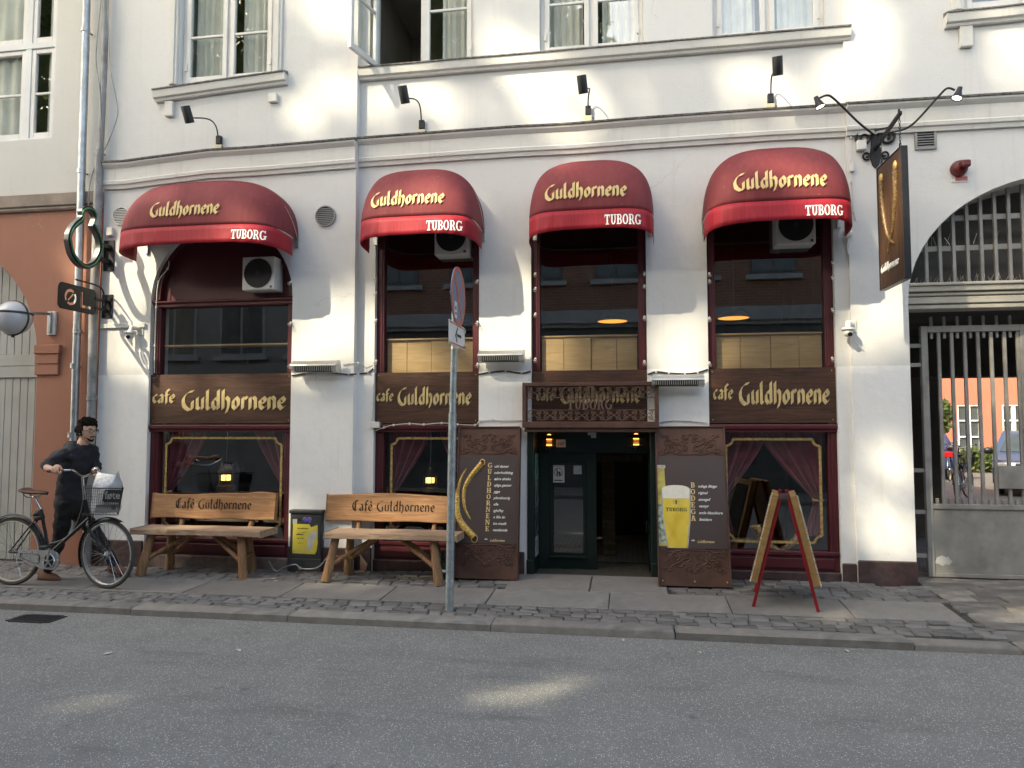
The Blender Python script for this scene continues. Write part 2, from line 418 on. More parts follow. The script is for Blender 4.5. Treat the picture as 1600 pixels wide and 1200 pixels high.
for s in setts:
    m = MB() if s in near else stuff
    lump(m, s[0], s[1], s[2], s[3], lambda a, b: zs(a, b)+s[4], .05, .010, .006)
    if s in near: m.build('sett', m_sett, pave, smooth=35, base=((s[0]+s[1])/2, (s[2]+s[3])/2, zs(s[0], s[2])))
stuff.build('sett_rows', m_sett, pave, smooth=35, kind='stuff')
x = -8.6
while x < 2.7:
    L = rnd.uniform(.98, 1.12); x1 = min(x+L, 2.72)
    m = MB(); n0 = 6
    lump(m, x+.004, x1-.004, slab_y0+.004, slab_y1-.004, lambda a, b: zs(a, b)+.001, .05, .006, .002)
    m.build('paving_slab', m_slab, pave, base=(x+L/2, (slab_y0+slab_y1)/2, zs(x, -.9))); x = x1
# doorstep slab and driveway flags
m = MB(); lump(m, -1.24, -.42, slab_y1+.004, -.03, lambda a, b: zs(a, b)+.004, .06, .008, .002); m.build('paving_slab', m_slab, pave, base=(-.83, -.3, .05))
m = MB(); lump(m, -.41, .33, slab_y1+.004, -.03, lambda a, b: zs(a, b)+.002, .06, .008, .002); m.build('paving_slab', m_slab, pave, base=(0, -.3, .05))
m_flag = mat('worn_flagstone', (.17,.155,.14), .75, var=.35, vs=5, bump=.6, bs=40, bd=.008, rand=.35, dirt=(.3,.28,.24), da=.5, ds=6)
y = KY+.205
while y < .85:
    h = rnd.uniform(.14, .22); x = 2.76+rnd.uniform(0, .05)
    while x < 5.4:
        L = rnd.uniform(.22, .55); m = MB()
        lump(m, x+.006, x+L-.006, y+.006, min(y+h, .88)-.006, lambda a, b: zs(a, b)+rnd.uniform(-.006,.003)-.02*max(0, 1-(b-KY)/.5), .05, .012, .008)
        m.build('flagstone', m_flag, pave, smooth=35, base=(x+L/2, y+h/2, zs(x, y))); x += L
    y += h
# gully grate in the road
gx, gy = G(57, 967, RZ).x, G(57, 967, RZ).y
g = thing('gully_grate', 'cast iron drain grate in the road beside the kerb', 'drain grate', (gx, gy, RZ))
fr = MB(); W_, D_ = .19, .11
for a in (-1, 1):
    fr.box(gx+a*W_-.025, gx+a*W_+.025, gy-D_, gy+D_, RZ-.02, RZ+.006); fr.box(gx-W_+.026, gx+W_-.026, gy+a*D_-.02, gy+a*D_+.02, RZ-.02, RZ+.006)
fr.build('frame', m_iron, g)
MB().box(gx-W_, gx+W_, gy-D_, gy+D_, RZ+.0005, RZ+.001).build('pit', m_dark, g)
for k in range(9):
    xx = gx-W_+.05+k*(2*W_-.1)/8; MB().box(xx-.012, xx+.012, gy-D_+.021, gy+D_-.021, RZ-.01, RZ+.005).build('bar', m_iron, g)
# litter and butts
LITTER = ['long white paper scrap on the asphalt, nearest the drain grate', 'white paper scrap on the asphalt below the electrical cabinet', 'tiny pale scrap on the asphalt below the second bench', 'pale scrap in the gutter left of the door', 'white scrap in the gutter below the open door leaf', 'small scrap on the asphalt below the beer advertising board', 'scrap on the asphalt below the right pillar', 'tiny butt on the pavement left of the cabinet', 'another butt on the pavement left of the cabinet, nearer the wall', 'butt on the pavement right below the cabinet', 'pale scrap on the setts at the foot of the right pillar']
m_paper = mat('paper_scrap', (.5,.49,.46), .8, var=.2)
for i, (px, py) in enumerate([(168,1022),(373,1017),(500,1033),(910,1001),(974,1001),(1093,1020),(1323,1018),(430,908),(427,905),(492,907),(1333,928)]):
    p = G(px, py, RZ) if py > 1000 else S(px, py); a = rnd.uniform(0, 3); l = rnd.uniform(.012, .028) if i > 1 else .04
    if py > 1000: p.z = RZ
    m = MB(); e = Vector((math.cos(a), math.sin(a), 0)); f = Vector((-e.y, e.x, 0))
    m.prism([p+e*l+f*l*.3+Vector((0,0,.003)), p+f*l*.45+Vector((0,0,.009)), p-e*l+Vector((0,0,.003)), p-e*l*.4-f*l*.4+Vector((0,0,.006)), p+e*l*.7-f*l*.35+Vector((0,0,.004))], (0,0,.003))
    tag(m.build('litter_scrap', m_paper, base=p), LITTER[i], 'litter', 'scraps of litter on the street')

# ------------------------------------------------------------------ the cafe building
YL, YR = -.10, -.04
B = thing('cafe_building', 'white plastered old cafe building with burgundy shopfronts and arched gateway', 'building', (-2, 0, 0))
xl0, xl1, xm1, ztop = X(160, 400, YL), X(560, 400), X(1325, 400), 7.8
SH = {1: (X(231, 640, YL), X(454, 640, YL), YL), 2: (X(584, 640), X(748, 640), 0.0), 3: (X(830, 560), X(1011, 560), 0.0), 4: (X(1108, 640), X(1309, 640), 0.0)}
UPW = {'A': (X(281, 60, YL), X(427, 60, YL), YL, Z(350, 127, YL)), 'B': (X(578, 60), X(742, 60), 0., Z(650, 106)), 'C': (X(843, 40), X(1005, 40), 0., Z(920, 80)),
       'D': (X(1113, 30), X(1290, 30), 0., Z(1200, 58)), 'E': (X(1506, 10, YR), X(1506, 10, YR)+1.1, YR, Z(1560, 12, YR))}
DX0, DX1, DZ = X(824, 760), X(1027, 760), Z(925, 668)
holesL = [arch(SH[1][0], SH[1][1], .02, Z(237, 470, YL), 24), rect(UPW['A'][0], UPW['A'][1], UPW['A'][3], 7.5)]
zt = Z(900, 335)
holesM = [rect(SH[2][0], SH[2][1], .02, zt), rect(SH[4][0], SH[4][1], .02, zt)]
holesM += [rect(UPW[k][0], UPW[k][1], UPW[k][3], 7.5) for k in 'BCD']
holesM += [[(DX0, -.55), (DX1, -.55), (DX1, DZ), (SH[3][1], DZ+.001), (SH[3][1], zt), (SH[3][0], zt), (SH[3][0], DZ+.001), (DX0, DZ)]]
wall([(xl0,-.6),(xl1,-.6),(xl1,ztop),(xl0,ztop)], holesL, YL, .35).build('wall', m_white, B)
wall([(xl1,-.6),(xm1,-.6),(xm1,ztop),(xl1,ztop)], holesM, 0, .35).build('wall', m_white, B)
GX0, GX1, GZS = X(1419, 470, YR), X(1419, 470, YR)+2.9, 2.86
ga = arch(GX0, GX1, -.02, GZS, 28, 1.24)
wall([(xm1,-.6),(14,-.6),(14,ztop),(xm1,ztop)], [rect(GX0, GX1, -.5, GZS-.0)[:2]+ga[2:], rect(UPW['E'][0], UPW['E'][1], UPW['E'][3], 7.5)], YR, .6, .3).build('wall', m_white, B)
# roof slab and rear, so that the house stands as a volume
MB().box(-6.2, 14, .36, 3.4, 7.55, 7.8).build('roof', m_weather, B)
MB().box(-6.25, 13.9, 3.2, 3.4, 4.3, 7.5).build('wall', m_white, B)
# string course along pixels of its real (slightly sagging) line
def course(pts, prof, y, name, mt, parent=B):
    """moulding: world (x, z) line, profile of (outwards, up)"""
    m = MB(); n = len(prof)
    for (x, z) in pts: m.v += [Vector((x, y-a, z+b)) for a, b in prof]
    for i in range(len(pts)-1):
        for k in range(n-1): q = i*n+k; m.f.append((q, q+1, q+n+1, q+n)[::-1])
    m.f.append(tuple(range(n))); m.f.append(tuple(range((len(pts)-1)*n, len(pts)*n))[::-1])
    return m.build(name, mt, parent, smooth=30)
cprof = [(0,-.30),(.03,-.30),(.035,-.26),(.055,-.25),(.06,-.215),(.045,-.20),(.045,-.06),(.06,-.05),(.085,-.02),(.085,0),(0,.0)]
tprof = [(0,0),(.10,.0),(.105,.018),(0,.055)]
def line(pxs, y): return [(U(px, py, y).x, U(px, py, y).z) for px, py in pxs]
lnL = [(xl0, 4.75)]+line([(200,257),(260,249),(330,240),(400,235.5),(480,229)], YL)+[(xl1+.002, Z(560, 222, YL))]
lnM = [(xl1+.003, Z(560, 222))]+line([(640,216),(720,210),(800,204.5),(900,199),(1000,191),(1100,184),(1200,177)], 0)+[(xm1-.002, Z(1325, 170))]
lnR = [(xm1-.001, Z(1325, 168.5, YR))]+line([(1400,164),(1500,158),(1600,152)], YR)+[(14, Z(1600, 152, YR))]
for ln, y in ((lnL, YL), (lnM, 0), (lnR, YR)):
    course(ln, cprof, y, 'cornice', m_trim); course([(a, b+.001) for a, b in ln], tprof, y, 'cornice_edge', m_weather)
# sills under the upper windows
sprof = [(0,-.115),(.05,-.115),(.055,-.09),(.085,-.08),(.10,-.02),(.10,0),(0,0)]; sedge = [(0,0),(.115,0),(.115,.014),(0,.05)]
def sill(p0, p1, y, corb):
    a, b = line([p0, p1], y); ln = [a, ((a[0]+b[0])/2, (a[1]+b[1])/2+rnd.uniform(-.008,.008)), b]
    course(ln, sprof, y, 'window_sill', m_trim); course([(q[0], q[1]+.001) for q in ln], sedge, y, 'sill_edge', m_weather)
    for (cx0, cy0, cx1, cy1) in corb:
        u0, u1 = U(cx0, cy0, y), U(cx1, cy1, y); MB().box(u0.x, u1.x, y-.05, y, u1.z, a[1]-.116).build('corbel', m_trim, B, bevel=.006)
sill((246,147), (450,118), YL, [(261,160,273,183), (422,140,435,161)])
sill((564,113), (1326,49), 0, [])
sill((1474,29), (1640,11), YR, [(1497,47,1518,75)])
# plinth
def plinth(x0, x1, y, z, mt=None, d=.03): MB().box(x0, x1, y-d, y, -.3, z).build('plinth', mt or m_plinth, B, bevel=.01)
plinth(xl0, SH[1][0]-.004, YL, Z(180, 846, YL)+.02); plinth(SH[1][1]+.004, xl1, YL, Z(510, 855, YL))
plinth(xl1+.001, SH[2][0]-.004, 0, .3); plinth(SH[2][1]+.004, DX0-.03, 0, .3)
plinth(DX1+.03, SH[4][0]-.004, 0, .3); plinth(SH[4][1]+.003, xm1-.002, 0, Z(1325, 880)); plinth(xm1+.001, GX0, YR, Z(1380, 876, YR), d=.035)
# narrow repaint ledge by the first window and the edge strip
MB().box(xl0+.02, SH[1][0]-.05, YL-.03, YL, Z(190, 513, YL), Z(190, 506, YL)).build('ledge', m_trim, B, bevel=.005)

# ------------------------------------------------------------------ shop windows
def shopfront(i, glass_z0, panel=True):
    x0, x1, yw = SH[i]; y = yw+.07
    zb0, zb1 = 1.66, 2.235
    w = thing('shop_window', '', '', ((x0+x1)/2, y, 0)); w.parent = B; w.location = Vector(((x0+x1)/2, y, 0))-B.location
    del w['label']; del w['category']
    jw = .085; ztop_ = zt-.001 if i != 1 else Z(237, 470, YL)
    for s, xx in ((0, x0), (1, x1-jw)):
        m = MB(); m.box(xx, xx+jw, y, y+.1, zb1+.001, ztop_); m.box(xx+.02, xx+jw-.02, y-.012, y, zb1+.002, ztop_); m.build('jamb', m_burg, w, bevel=.004)
        if i != 3:
            m = MB(); m.box(xx, xx+jw+.01, y-.01, y+.1, .33, 1.57); m.box(xx+.03, xx+jw-.02, y-.022, y-.01, .34, 1.56); m.build('jamb', m_burg, w, bevel=.004)
    gx0, gx1 = x0+jw, x1-jw
    if i == 1:                                          # arched panel with its heavy transom
        zsp = Z(237, 470, YL); outer = arch(x0, x1, zsp+.02, zsp+.02, 24); inner = arch(x0+.07, x1-.07, zsp+.06, zsp+.06, 24)
        m = MB(); n = len(outer)
        ao = outer[2:]; ai = [((p[0]-(x0+x1)/2)*.92+(x0+x1)/2, zsp+.02+(p[1]-zsp-.02)*.92) for p in ao]
        for k in range(len(ao)-1):
            a, b, c, d = ao[k], ao[k+1], ai[k+1], ai[k]
            m.hexa([(a[0],y+.1,a[1]),(d[0],y+.1,d[1]),(c[0],y+.1,c[1]),(b[0],y+.1,b[1]),(a[0],y-.01,a[1]),(d[0],y-.01,d[1]),(c[0],y-.01,c[1]),(b[0],y-.01,b[1])])
        m.build('arch_frame', m_burg, w)
        MB().prism([(p[0], y+.09, p[1]) for p in arch(x0+.02, x1-.02, zsp, zsp+.02, 24)], (0,-.04,0)).build('arch_panel', m_burg, w)
        m = MB(); m.box(x0, x1, y-.03, y+.1, zsp-.075, zsp); m.box(x0, x1, y-.06, y-.03, zsp-.03, zsp-.005); m.build('transom', m_burg, w, bevel=.008)
        gt = zsp-.076
    else:
        MB().box(gx0, gx1, y, y+.1, zt-.08, zt-.002).build('head', m_burg, w, bevel=.004); gt = zt-.081
    MB().box(gx0, gx1, y+.045, y+.051, zb1+.002, gt).build('pane', m_glass, w)
    # ledge board behind the glass, pine panel below it
    zl = {1: Z(350, 537), 2: Z(665, 526), 3: Z(925, 521), 4: Z(1205, 517)}[i]
    MB().box(gx0+.01, gx1-.01, y+.06, y+.24, zl-.02, zl).build('shelf', m_pine, w, bevel=.003)
    if panel:
        n = 5; xs = sorted([gx0+.012, gx1-.012]+[gx0+(gx1-gx0)*f for f in (.24, .52, .78)])
        for k in range(len(xs)-1):
            d = rnd.uniform(0, .02); MB().box(xs[k]+.002, xs[k+1]-.002, y+.075+d, y+.10+d, zb1-.15, zl-.022).build('panel_board', m_pine, w, bevel=.003)
    if i != 3:
        MB().box(x0-.01, x1+.01, y-.055, y+.1, 1.60, zb0-.005).build('rail', m_burg, w, bevel=.014, seg=2)
        MB().box(x0-.02, x1+.02, y-.035, y+.1, 1.571, 1.599).build('rail', m_burg, w, bevel=.004)
        MB().box(gx0+.01, gx1-.01, y+.045, y+.051, .37, 1.57).build('pane', m_glass, w)
        MB().box(x0, x1, y-.03, y+.1, .325, .369).build('bottom_rail', m_burg, w, bevel=.008)
        m = MB(); m.box(x0, x1, y-.015, y+.1, .17, .324); m.box(x0+.06, x1-.06, y-.03, y-.015, .20, .30); m.build('base_panel', m_burg, w, bevel=.005)
        MB().box(x0, x1, y-.06, y+.25, -.2, .169).build('plinth_stone', m_stone if i == 1 else m_plinth, w, bevel=.01)
        # gilt border painted on the inside of the pane
        a, b, c, d, q = gx0+.09, gx1-.07, .45, 1.50, .07; m = MB(); yy = y+.04
        def strip(p, r, ww=.026):
            p = Vector((p[0], yy, p[1])); r = Vector((r[0], yy, r[1])); t = (r-p).normalized(); nn = Vector((-t.z, 0, t.x))*ww/2
            m.prism([p-nn, r-nn, r+nn, p+nn], (0,-.002,0))
        strip((a+q, d), (b-q, d)); strip((a+q, c), (b-q, c)); strip((a, c+q), (a, d-q)); strip((b, c+q), (b, d-q))
        for (ux, uz, sx, sz) in ((a, d, 1, -1), (b, d, -1, -1), (a, c, 1, 1), (b, c, -1, 1)):
            pts = [(ux+sx*q*math.cos(t)*1.0, uz+sz*q*math.sin(t)) for t in [R(90*k/5) for k in range(6)]]
            yy = y+.037
            for k in range(5): strip(pts[k], pts[k+1], .024)
            yy = y+.04
        m.build('gilt_border', m_leaf, w)
    return w
for i in (1, 2, 3, 4): shopfront(i, 0, i != 1)

# the cafe's inside: one dark room
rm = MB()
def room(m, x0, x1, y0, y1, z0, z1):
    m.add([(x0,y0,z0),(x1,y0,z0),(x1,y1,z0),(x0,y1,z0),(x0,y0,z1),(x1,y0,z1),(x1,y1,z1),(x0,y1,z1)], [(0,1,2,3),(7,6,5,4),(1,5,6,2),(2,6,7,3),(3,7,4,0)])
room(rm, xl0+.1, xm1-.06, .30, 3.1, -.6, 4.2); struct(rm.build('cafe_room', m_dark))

# ------------------------------------------------------------------ upper windows
m_room = mat('pale_room', (.42,.40,.36), .9, var=.2, vs=1.5, bump=0)
m_curt = mat('net_curtain', (.72,.70,.64), .9, var=.12, vs=3, bump=.2, bs=20)
def casement(px0, px1, z0, z1, y, bars, parent, ang=0, hinge=0, glassm=None):
    fw_, d = .055, .045; grp = []
    def T(m):
        if ang:
            h = Vector((px0 if hinge == 0 else px1, y, 0)); rot = Matrix.Rotation(ang, 3, 'Z')
            m.v = [rot @ (p-h) + h for p in m.v]
        return m
    m = MB(); m.box(px0, px0+fw_, y, y+d, z0, z1); m.box(px1-fw_, px1, y, y+d, z0, z1)
    m.box(px0+fw_, px1-fw_, y+.001, y+d-.001, z0, z0+fw_*1.25); m.box(px0+fw_, px1-fw_, y+.001, y+d-.001, z1-fw_, z1)
    for zb in bars: m.box(px0+fw_, px1-fw_, y+.006, y+d-.006, zb-.014, zb+.014)
    s = T(m).build('sash', m_wframe, parent, bevel=.004)
    zs_ = [z0+fw_*1.25]+[b for b in bars]+[z1-fw_]
    for k in range(len(zs_)-1):
        m = MB().box(px0+fw_-.005, px1-fw_+.005, y+d*.5, y+d*.5+.004, zs_[k]+(.012 if k else 0), zs_[k+1]-.012); T(m).build('pane', glassm or m_oldglass, s)
    return s
def upper_window(k, bars, openleft=False, curtain=True, z1=7.5, extra=True):
    x0, x1, yw, z0 = UPW[k]; y = yw+.07
    w = bpy.data.objects.new('window', None); col.objects.link(w); w.parent = B; w.location = Vector(((x0+x1)/2, y, z0))-B.location
    m = MB(); f = .06
    m.box(x0, x0+f, y, y+.12, z0, z1); m.box(x1-f, x1, y, y+.12, z0, z1); m.box(x0+f, x1-f, y, y+.12, z0, z0+.05); m.box((x0+x1)/2-.035, (x0+x1)/2+.035, y+.012, y+.11, z0+.05, z1)
    m.build('frame', m_wframe, w, bevel=.005)
    c = (x0+x1)/2
    if openleft:
        casement(x0+f-.01, c-.036, z0+.045, z1, y-.02, bars, w, R(-104), 0)
    else: casement(x0+f-.01, c-.02, z0+.04, z1, y-.015, bars, w)
    casement(c+.02, x1-f+.01, z0+.04, z1, y-.015, bars, w)
    # architrave
    m = MB()
    if extra:
        for a, b in ((x0-.12, x0-.012), (x1+.012, x1+.12)): m = MB(); m.box(a, b, yw-.03, yw, z0+.0, z1); m.box(a+.03, b-.03, yw-.045, yw-.03, z0+.0, z1); m.build('architrave', m_trim, w, bevel=.005)
    for s in (-1, 1):                                   # iron hinges and corner plates
        for zz in (z0+.18,):
            xx = x0+f if s < 0 else x1-f; MB().box(xx-.012, xx+.012, y-.032, y-.018, zz, zz+.09).build('hinge', m_wframe, w)
    if curtain:
        for a, b in (((x0+.08, c-.10), (c+.12, x1-.08)) if not openleft else ((c+.2, x1-.1),)):
            m = MB().grid(lambda u, v, a=a, b=b: (a+(b-a)*u, y+.13+.025*math.sin(u*26+a*7)+.01*math.sin(u*61), z0+.02+1.9*v), 40, 2); cu = m.build('curtain', m_curt, w, smooth=180)
    mm = MB(); room(mm, x0-.3, x1+.3, yw+.30, yw+2.6, z0-.5, 7.5); mm.build('room', m_room if k != 'B' else m_room, w)
    return w
upper_window('A', [Z(330, 52, YL), Z(330, -40, YL)])
upper_window('B', [Z(700, 10, 0)], True, True, extra=False)
upper_window('C', [Z(920, -3, 0)], False, True, extra=False)
upper_window('D', [Z(1200, -25, 0)], False, True, extra=False)
upper_window('E', [6.9], False, False)

# ------------------------------------------------------------------ the neighbour on the left
N = thing('neighbour_building', 'neighbouring house with white upper wall above terracotta ground floor', 'building', (-9, YL, 0))
zb0, zb1 = Z(60, 331, YL), Z(60, 313, YL); xn = xl0-.005
axr = X(57, 600, YL); axl = axr-2.5
zarch = Z(55, 565, YL)
nh = [[(axl, -.5), (axr, -.5)]+arch(axl, axr, 0, zarch, 28, 1.42)[2:]]
wall([(-22,-.6),(xn,-.6),(xn,zb0),(-22,zb0)], nh, YL, .4).build('wall', m_terra, N)
nwx1 = X(84, 120, YL); nwz = Z(60, 216, YL)
wall([(-22,zb0+.001),(xn,zb0+.001),(xn,ztop),(-22,ztop)], [rect(nwx1-1.25, nwx1, nwz, 7.5)], YL+.02, .3).build('wall', m_nwhite, N)
MB().box(-22, xn-.001, YL-.06, YL+.03, zb0+.05, zb1+.06).build('stone_band', m_band, N, bevel=.008)
course([(-22, zb0), (xn-.002, zb0)], [(0,0),(.03,0),(.045,.02),(.035,.049),(0,.049)], YL, 'stone_moulding', m_band, N)
MB().box(-21.9, xn-.1, 5.6, 5.8, 0, ztop).build('wall', m_nwhite, N); MB().box(-22, xn, YL+.4, 5.8, ztop-.3, ztop).build('roof', m_weather, N)
# impost
m = MB(); ix0, ix1 = X(54, 560, YL-.03), X(91, 560, YL-.03)
m.box(ix0, ix1+.02, YL-.05, YL, Z(70, 553, YL), Z(70, 546, YL)+.05); m.box(ix0, ix1, YL-.035, YL, Z(70, 569, YL), Z(70, 553, YL)); m.box(ix0, ix1, YL-.03, YL, Z(70, 586, YL), Z(70, 569, YL)-.006)
m.build('impost', m_terra, N, bevel=.006)
m_plank = painted('grey_plank_paint', (.36,.365,.35), .55, (.25,.25,.24), .5, .72)
gd = bpy.data.objects.new('plank_gate', None); col.objects.link(gd); gd.parent = N; gd.location = Vector(((axl+axr)/2, YL+.22, 0))-N.location
zrail0, zrail1 = Z(30, 590, YL+.2), Z(30, 554, YL+.2); pw = .105; x = axr-.005
while x > axl:
    zc = zarch+1.42*math.sqrt(max(0, 1-((max(axl, min(axr, x-pw/2))-(axl+axr)/2)/1.25)**2))+.05
    yy = YL+.22+rnd.uniform(0, .003)
    MB().box(x-pw+.003, x-.003, yy, yy+.03, .02, zrail0-.002).build('plank', m_plank, gd, bevel=.003)
    MB().box(x-pw+.003, x-.003, yy, yy+.03, zrail1+.002, zc).build('plank', m_plank, gd, bevel=.003); x -= pw
MB().box(axl, axr, YL+.2, YL+.25, zrail0, (zrail0+zrail1)/2-.003).build('rail', m_plank, gd, bevel=.004); MB().box(axl, axr, YL+.205, YL+.25, (zrail0+zrail1)/2+.003, zrail1).build('rail', m_plank, gd, bevel=.004)
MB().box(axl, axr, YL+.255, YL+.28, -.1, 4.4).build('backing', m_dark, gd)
# its tall window
nw = bpy.data.objects.new('window', None); col.objects.link(nw); nw.parent = N; nw.location = Vector((nwx1-.6, YL+.1, nwz))-N.location
m_pale = painted('pale_window_paint', (.62,.63,.64), .4, (.5,.5,.5), .4, .72)
xa, xb, xc = nwx1-1.25, X(38, 120, YL), nwx1; zt1, zt0 = Z(60, 63, YL), Z(60, 72, YL)
m = MB(); m.box(xb-.045, xb+.045, YL+.05, YL+.14, nwz, 7.5); m.box(xa, xc, YL+.045, YL+.145, zt0, zt1)
for a, b in ((xc-.04, xc), (xa, xa+.05)): m.box(a, b, YL+.04, YL+.15, nwz, 7.5)
m.box(xa, xc, YL+.042, YL+.15, nwz, nwz+.03); m.build('frame', m_pale, nw, bevel=.005)
for (a, b) in ((xa+.05, xb-.045), (xb+.045, xc-.04)):
    casement(a, b, nwz+.03, zt0-.004, YL+.06, [Z(60, 142, YL)], nw); casement(a, b, zt1+.004, 7.5, YL+.06, [], nw)
mm = MB(); room(mm, xa-.3, xc+.2, YL+.35, YL+2.5, nwz-.4, 7.75); mm.build('room', m_room, nw)
for a, b in ((xa+.08, xb-.12), (xb+.20, xc-.05)): MB().grid(lambda u, v, a=a, b=b: (a+(b-a)*u, YL+.16+.02*math.sin(u*22), nwz+2.2*v), 30, 2).build('curtain', m_curt, nw, smooth=180)

# ------------------------------------------------------------------ gateway passage and courtyard
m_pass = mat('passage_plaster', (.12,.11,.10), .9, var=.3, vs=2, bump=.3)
PY = 3.2; zc_ = Z(1500, 591, PY)
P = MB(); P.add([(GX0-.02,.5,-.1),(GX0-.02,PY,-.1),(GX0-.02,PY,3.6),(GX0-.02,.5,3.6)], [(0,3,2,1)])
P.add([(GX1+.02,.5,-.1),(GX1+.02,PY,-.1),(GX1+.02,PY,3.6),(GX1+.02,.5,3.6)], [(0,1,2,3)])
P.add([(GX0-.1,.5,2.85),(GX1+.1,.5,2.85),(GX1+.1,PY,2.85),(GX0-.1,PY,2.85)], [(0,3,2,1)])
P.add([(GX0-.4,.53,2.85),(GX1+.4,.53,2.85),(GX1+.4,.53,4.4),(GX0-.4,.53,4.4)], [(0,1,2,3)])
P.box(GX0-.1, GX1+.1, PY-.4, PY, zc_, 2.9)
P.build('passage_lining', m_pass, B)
m_cob = NT('courtyard_cobbles'); v = m_cob.coord((1,1,1)); br = m_cob.n('TexBrick'); br.inputs['Scale'].default_value = 4.0; br.inputs['Mortar Size'].default_value = .03
m_cob.l(v, br.inputs['Vector']); br.inputs['Color1'].default_value = (.20,.19,.175,1); br.inputs['Color2'].default_value = (.13,.125,.12,1); br.inputs['Mortar'].default_value = (.05,.05,.045,1)
m_cob.base(br.outputs[0]); m_cob.set(.7); m_cob.bump(br.outputs[1], -.7, .02); m_cob = m_cob.m
struct(MB().add([(-6,.9,.06),(40,.9,.06),(40,45,.06),(-6,45,.06)], [(0,1,2,3)]).build('courtyard_ground', m_cob))
# ------------------------------------------------------------------ across the street (seen in the glass), and the added trees that shade the cafe
YO = -11.0
def brickmat(name, c1, c2, mo, sc_=1.0):
    t = NT(name); c = t.n('TexCoord'); mp = t.n('Mapping'); mp.inputs['Rotation'].default_value = (R(90), 0, 0); t.l(c.outputs['Object'], mp.inputs[0])
    b = t.n('TexBrick'); b.inputs['Scale'].default_value = 2.1*sc_; b.inputs['Mortar Size'].default_value = .022; b.inputs['Bias'].default_value = -.2
    b.inputs['Color1'].default_value = (*c1, 1); b.inputs['Color2'].default_value = (*c2, 1); b.inputs['Mortar'].default_value = (*mo, 1)
    b.inputs['Brick Width'].default_value = .5; b.inputs['Row Height'].default_value = .165; t.l(mp.outputs[0], b.inputs['Vector'])
    t.base(t.mix(t.ramp(t.noise(t.coord(), 1.2, 5), [(.3, .0), (.8, .4)]), b.outputs[0], tuple(x*.5 for x in c1))); t.set(.85); t.bump(b.outputs[1], -.5, .01); return t.m
m_brick = brickmat('red_brick', (.30,.125,.07), (.21,.085,.05), (.26,.22,.18))
m_ograu = mat('grey_facade', (.24,.23,.205), .85, var=.1, vs=2, bump=.2)
m_odark = mat('dark_shopfront', (.085,.09,.088), .5, var=.2)
m_ostone = mat('light_stone', (.34,.34,.33), .7, var=.15, vs=4)
m_oglass = mat('window_glass', (.05,.06,.065), .05, var=.2, bump=0, spec=.6)
def opp_house(name, label, x0, x1, h, wm, z1st, dark_to, wins, ww, wh, base_m):
    t = thing(name, label, 'house', ((x0+x1)/2, YO, 0))
    MB().box(x0, x1, YO-6, YO, dark_to, h).build('wall', wm, t); MB().box(x0, x1, YO-6, YO+.02, -.1, dark_to).build('ground_floor', base_m, t)
    m = MB(); m.box(x0, x1, YO, YO+.12, dark_to-.1, dark_to); m.box(x0, x1, YO, YO+.22, dark_to+.001, dark_to+.12); m.box(x0, x1, YO, YO+.14, dark_to+.121, dark_to+.35); m.build('cornice', m_ostone if wm is m_brick else wm, t)
    MB().prism([(x0,YO+.3,h),(x0,YO-6.3,h),(x0,YO-3,h+.4)], (x1-x0,0,0)).build('roof', m_weather, t)
    for fl in range(3):
        for xw in wins:
            z0 = z1st+fl*2.9
            if z0+wh > h: continue
            w = MB(); w.box(xw-ww/2, xw+ww/2, YO-.02, YO+.03, z0, z0+wh); wo_ = w.build('window', m_odark if wm is m_brick else m_ostone, t)
            for s in (-1, 1): MB().box(xw+(.03 if s > 0 else -ww/2+.07), xw+(ww/2-.07 if s > 0 else -.03), YO+.031, YO+.036, z0+.07, z0+wh-.07).build('pane', m_oglass, wo_)
            MB().box(xw-ww/2-.12, xw+ww/2+.12, YO, YO+.14, z0-.12, z0-.002).build('sill', m_ostone, wo_)
    for k in range(int((x1-x0)/2.6)):
        xx = x0+1.3+k*2.6
        if base_m is m_odark: w = MB().box(xx-.95, xx+.95, YO+.021, YO+.026, .7, dark_to-.9).build('shop_pane', m_oglass, t)
    return t
opp_house('brick_house', 'red brick house with grey shopfront across the street', -7.0, 16, 7.3, m_brick, 5.45, 4.3, [-6.2+1.95*k for k in range(11)], 1.1, 1.4, m_odark)
opp_house('grey_house', 'grey plastered house with pale window frames across the street', -26, -7.02, 7.3, m_ograu, 3.6, 3.0, [-25+2.05*k for k in range(9)], 1.35, 2.1, m_ograu)
struct(MB().box(-60, 60, YO, YO+2.2, RZ-.1, .02).build('opposite_pavement', m_slab))

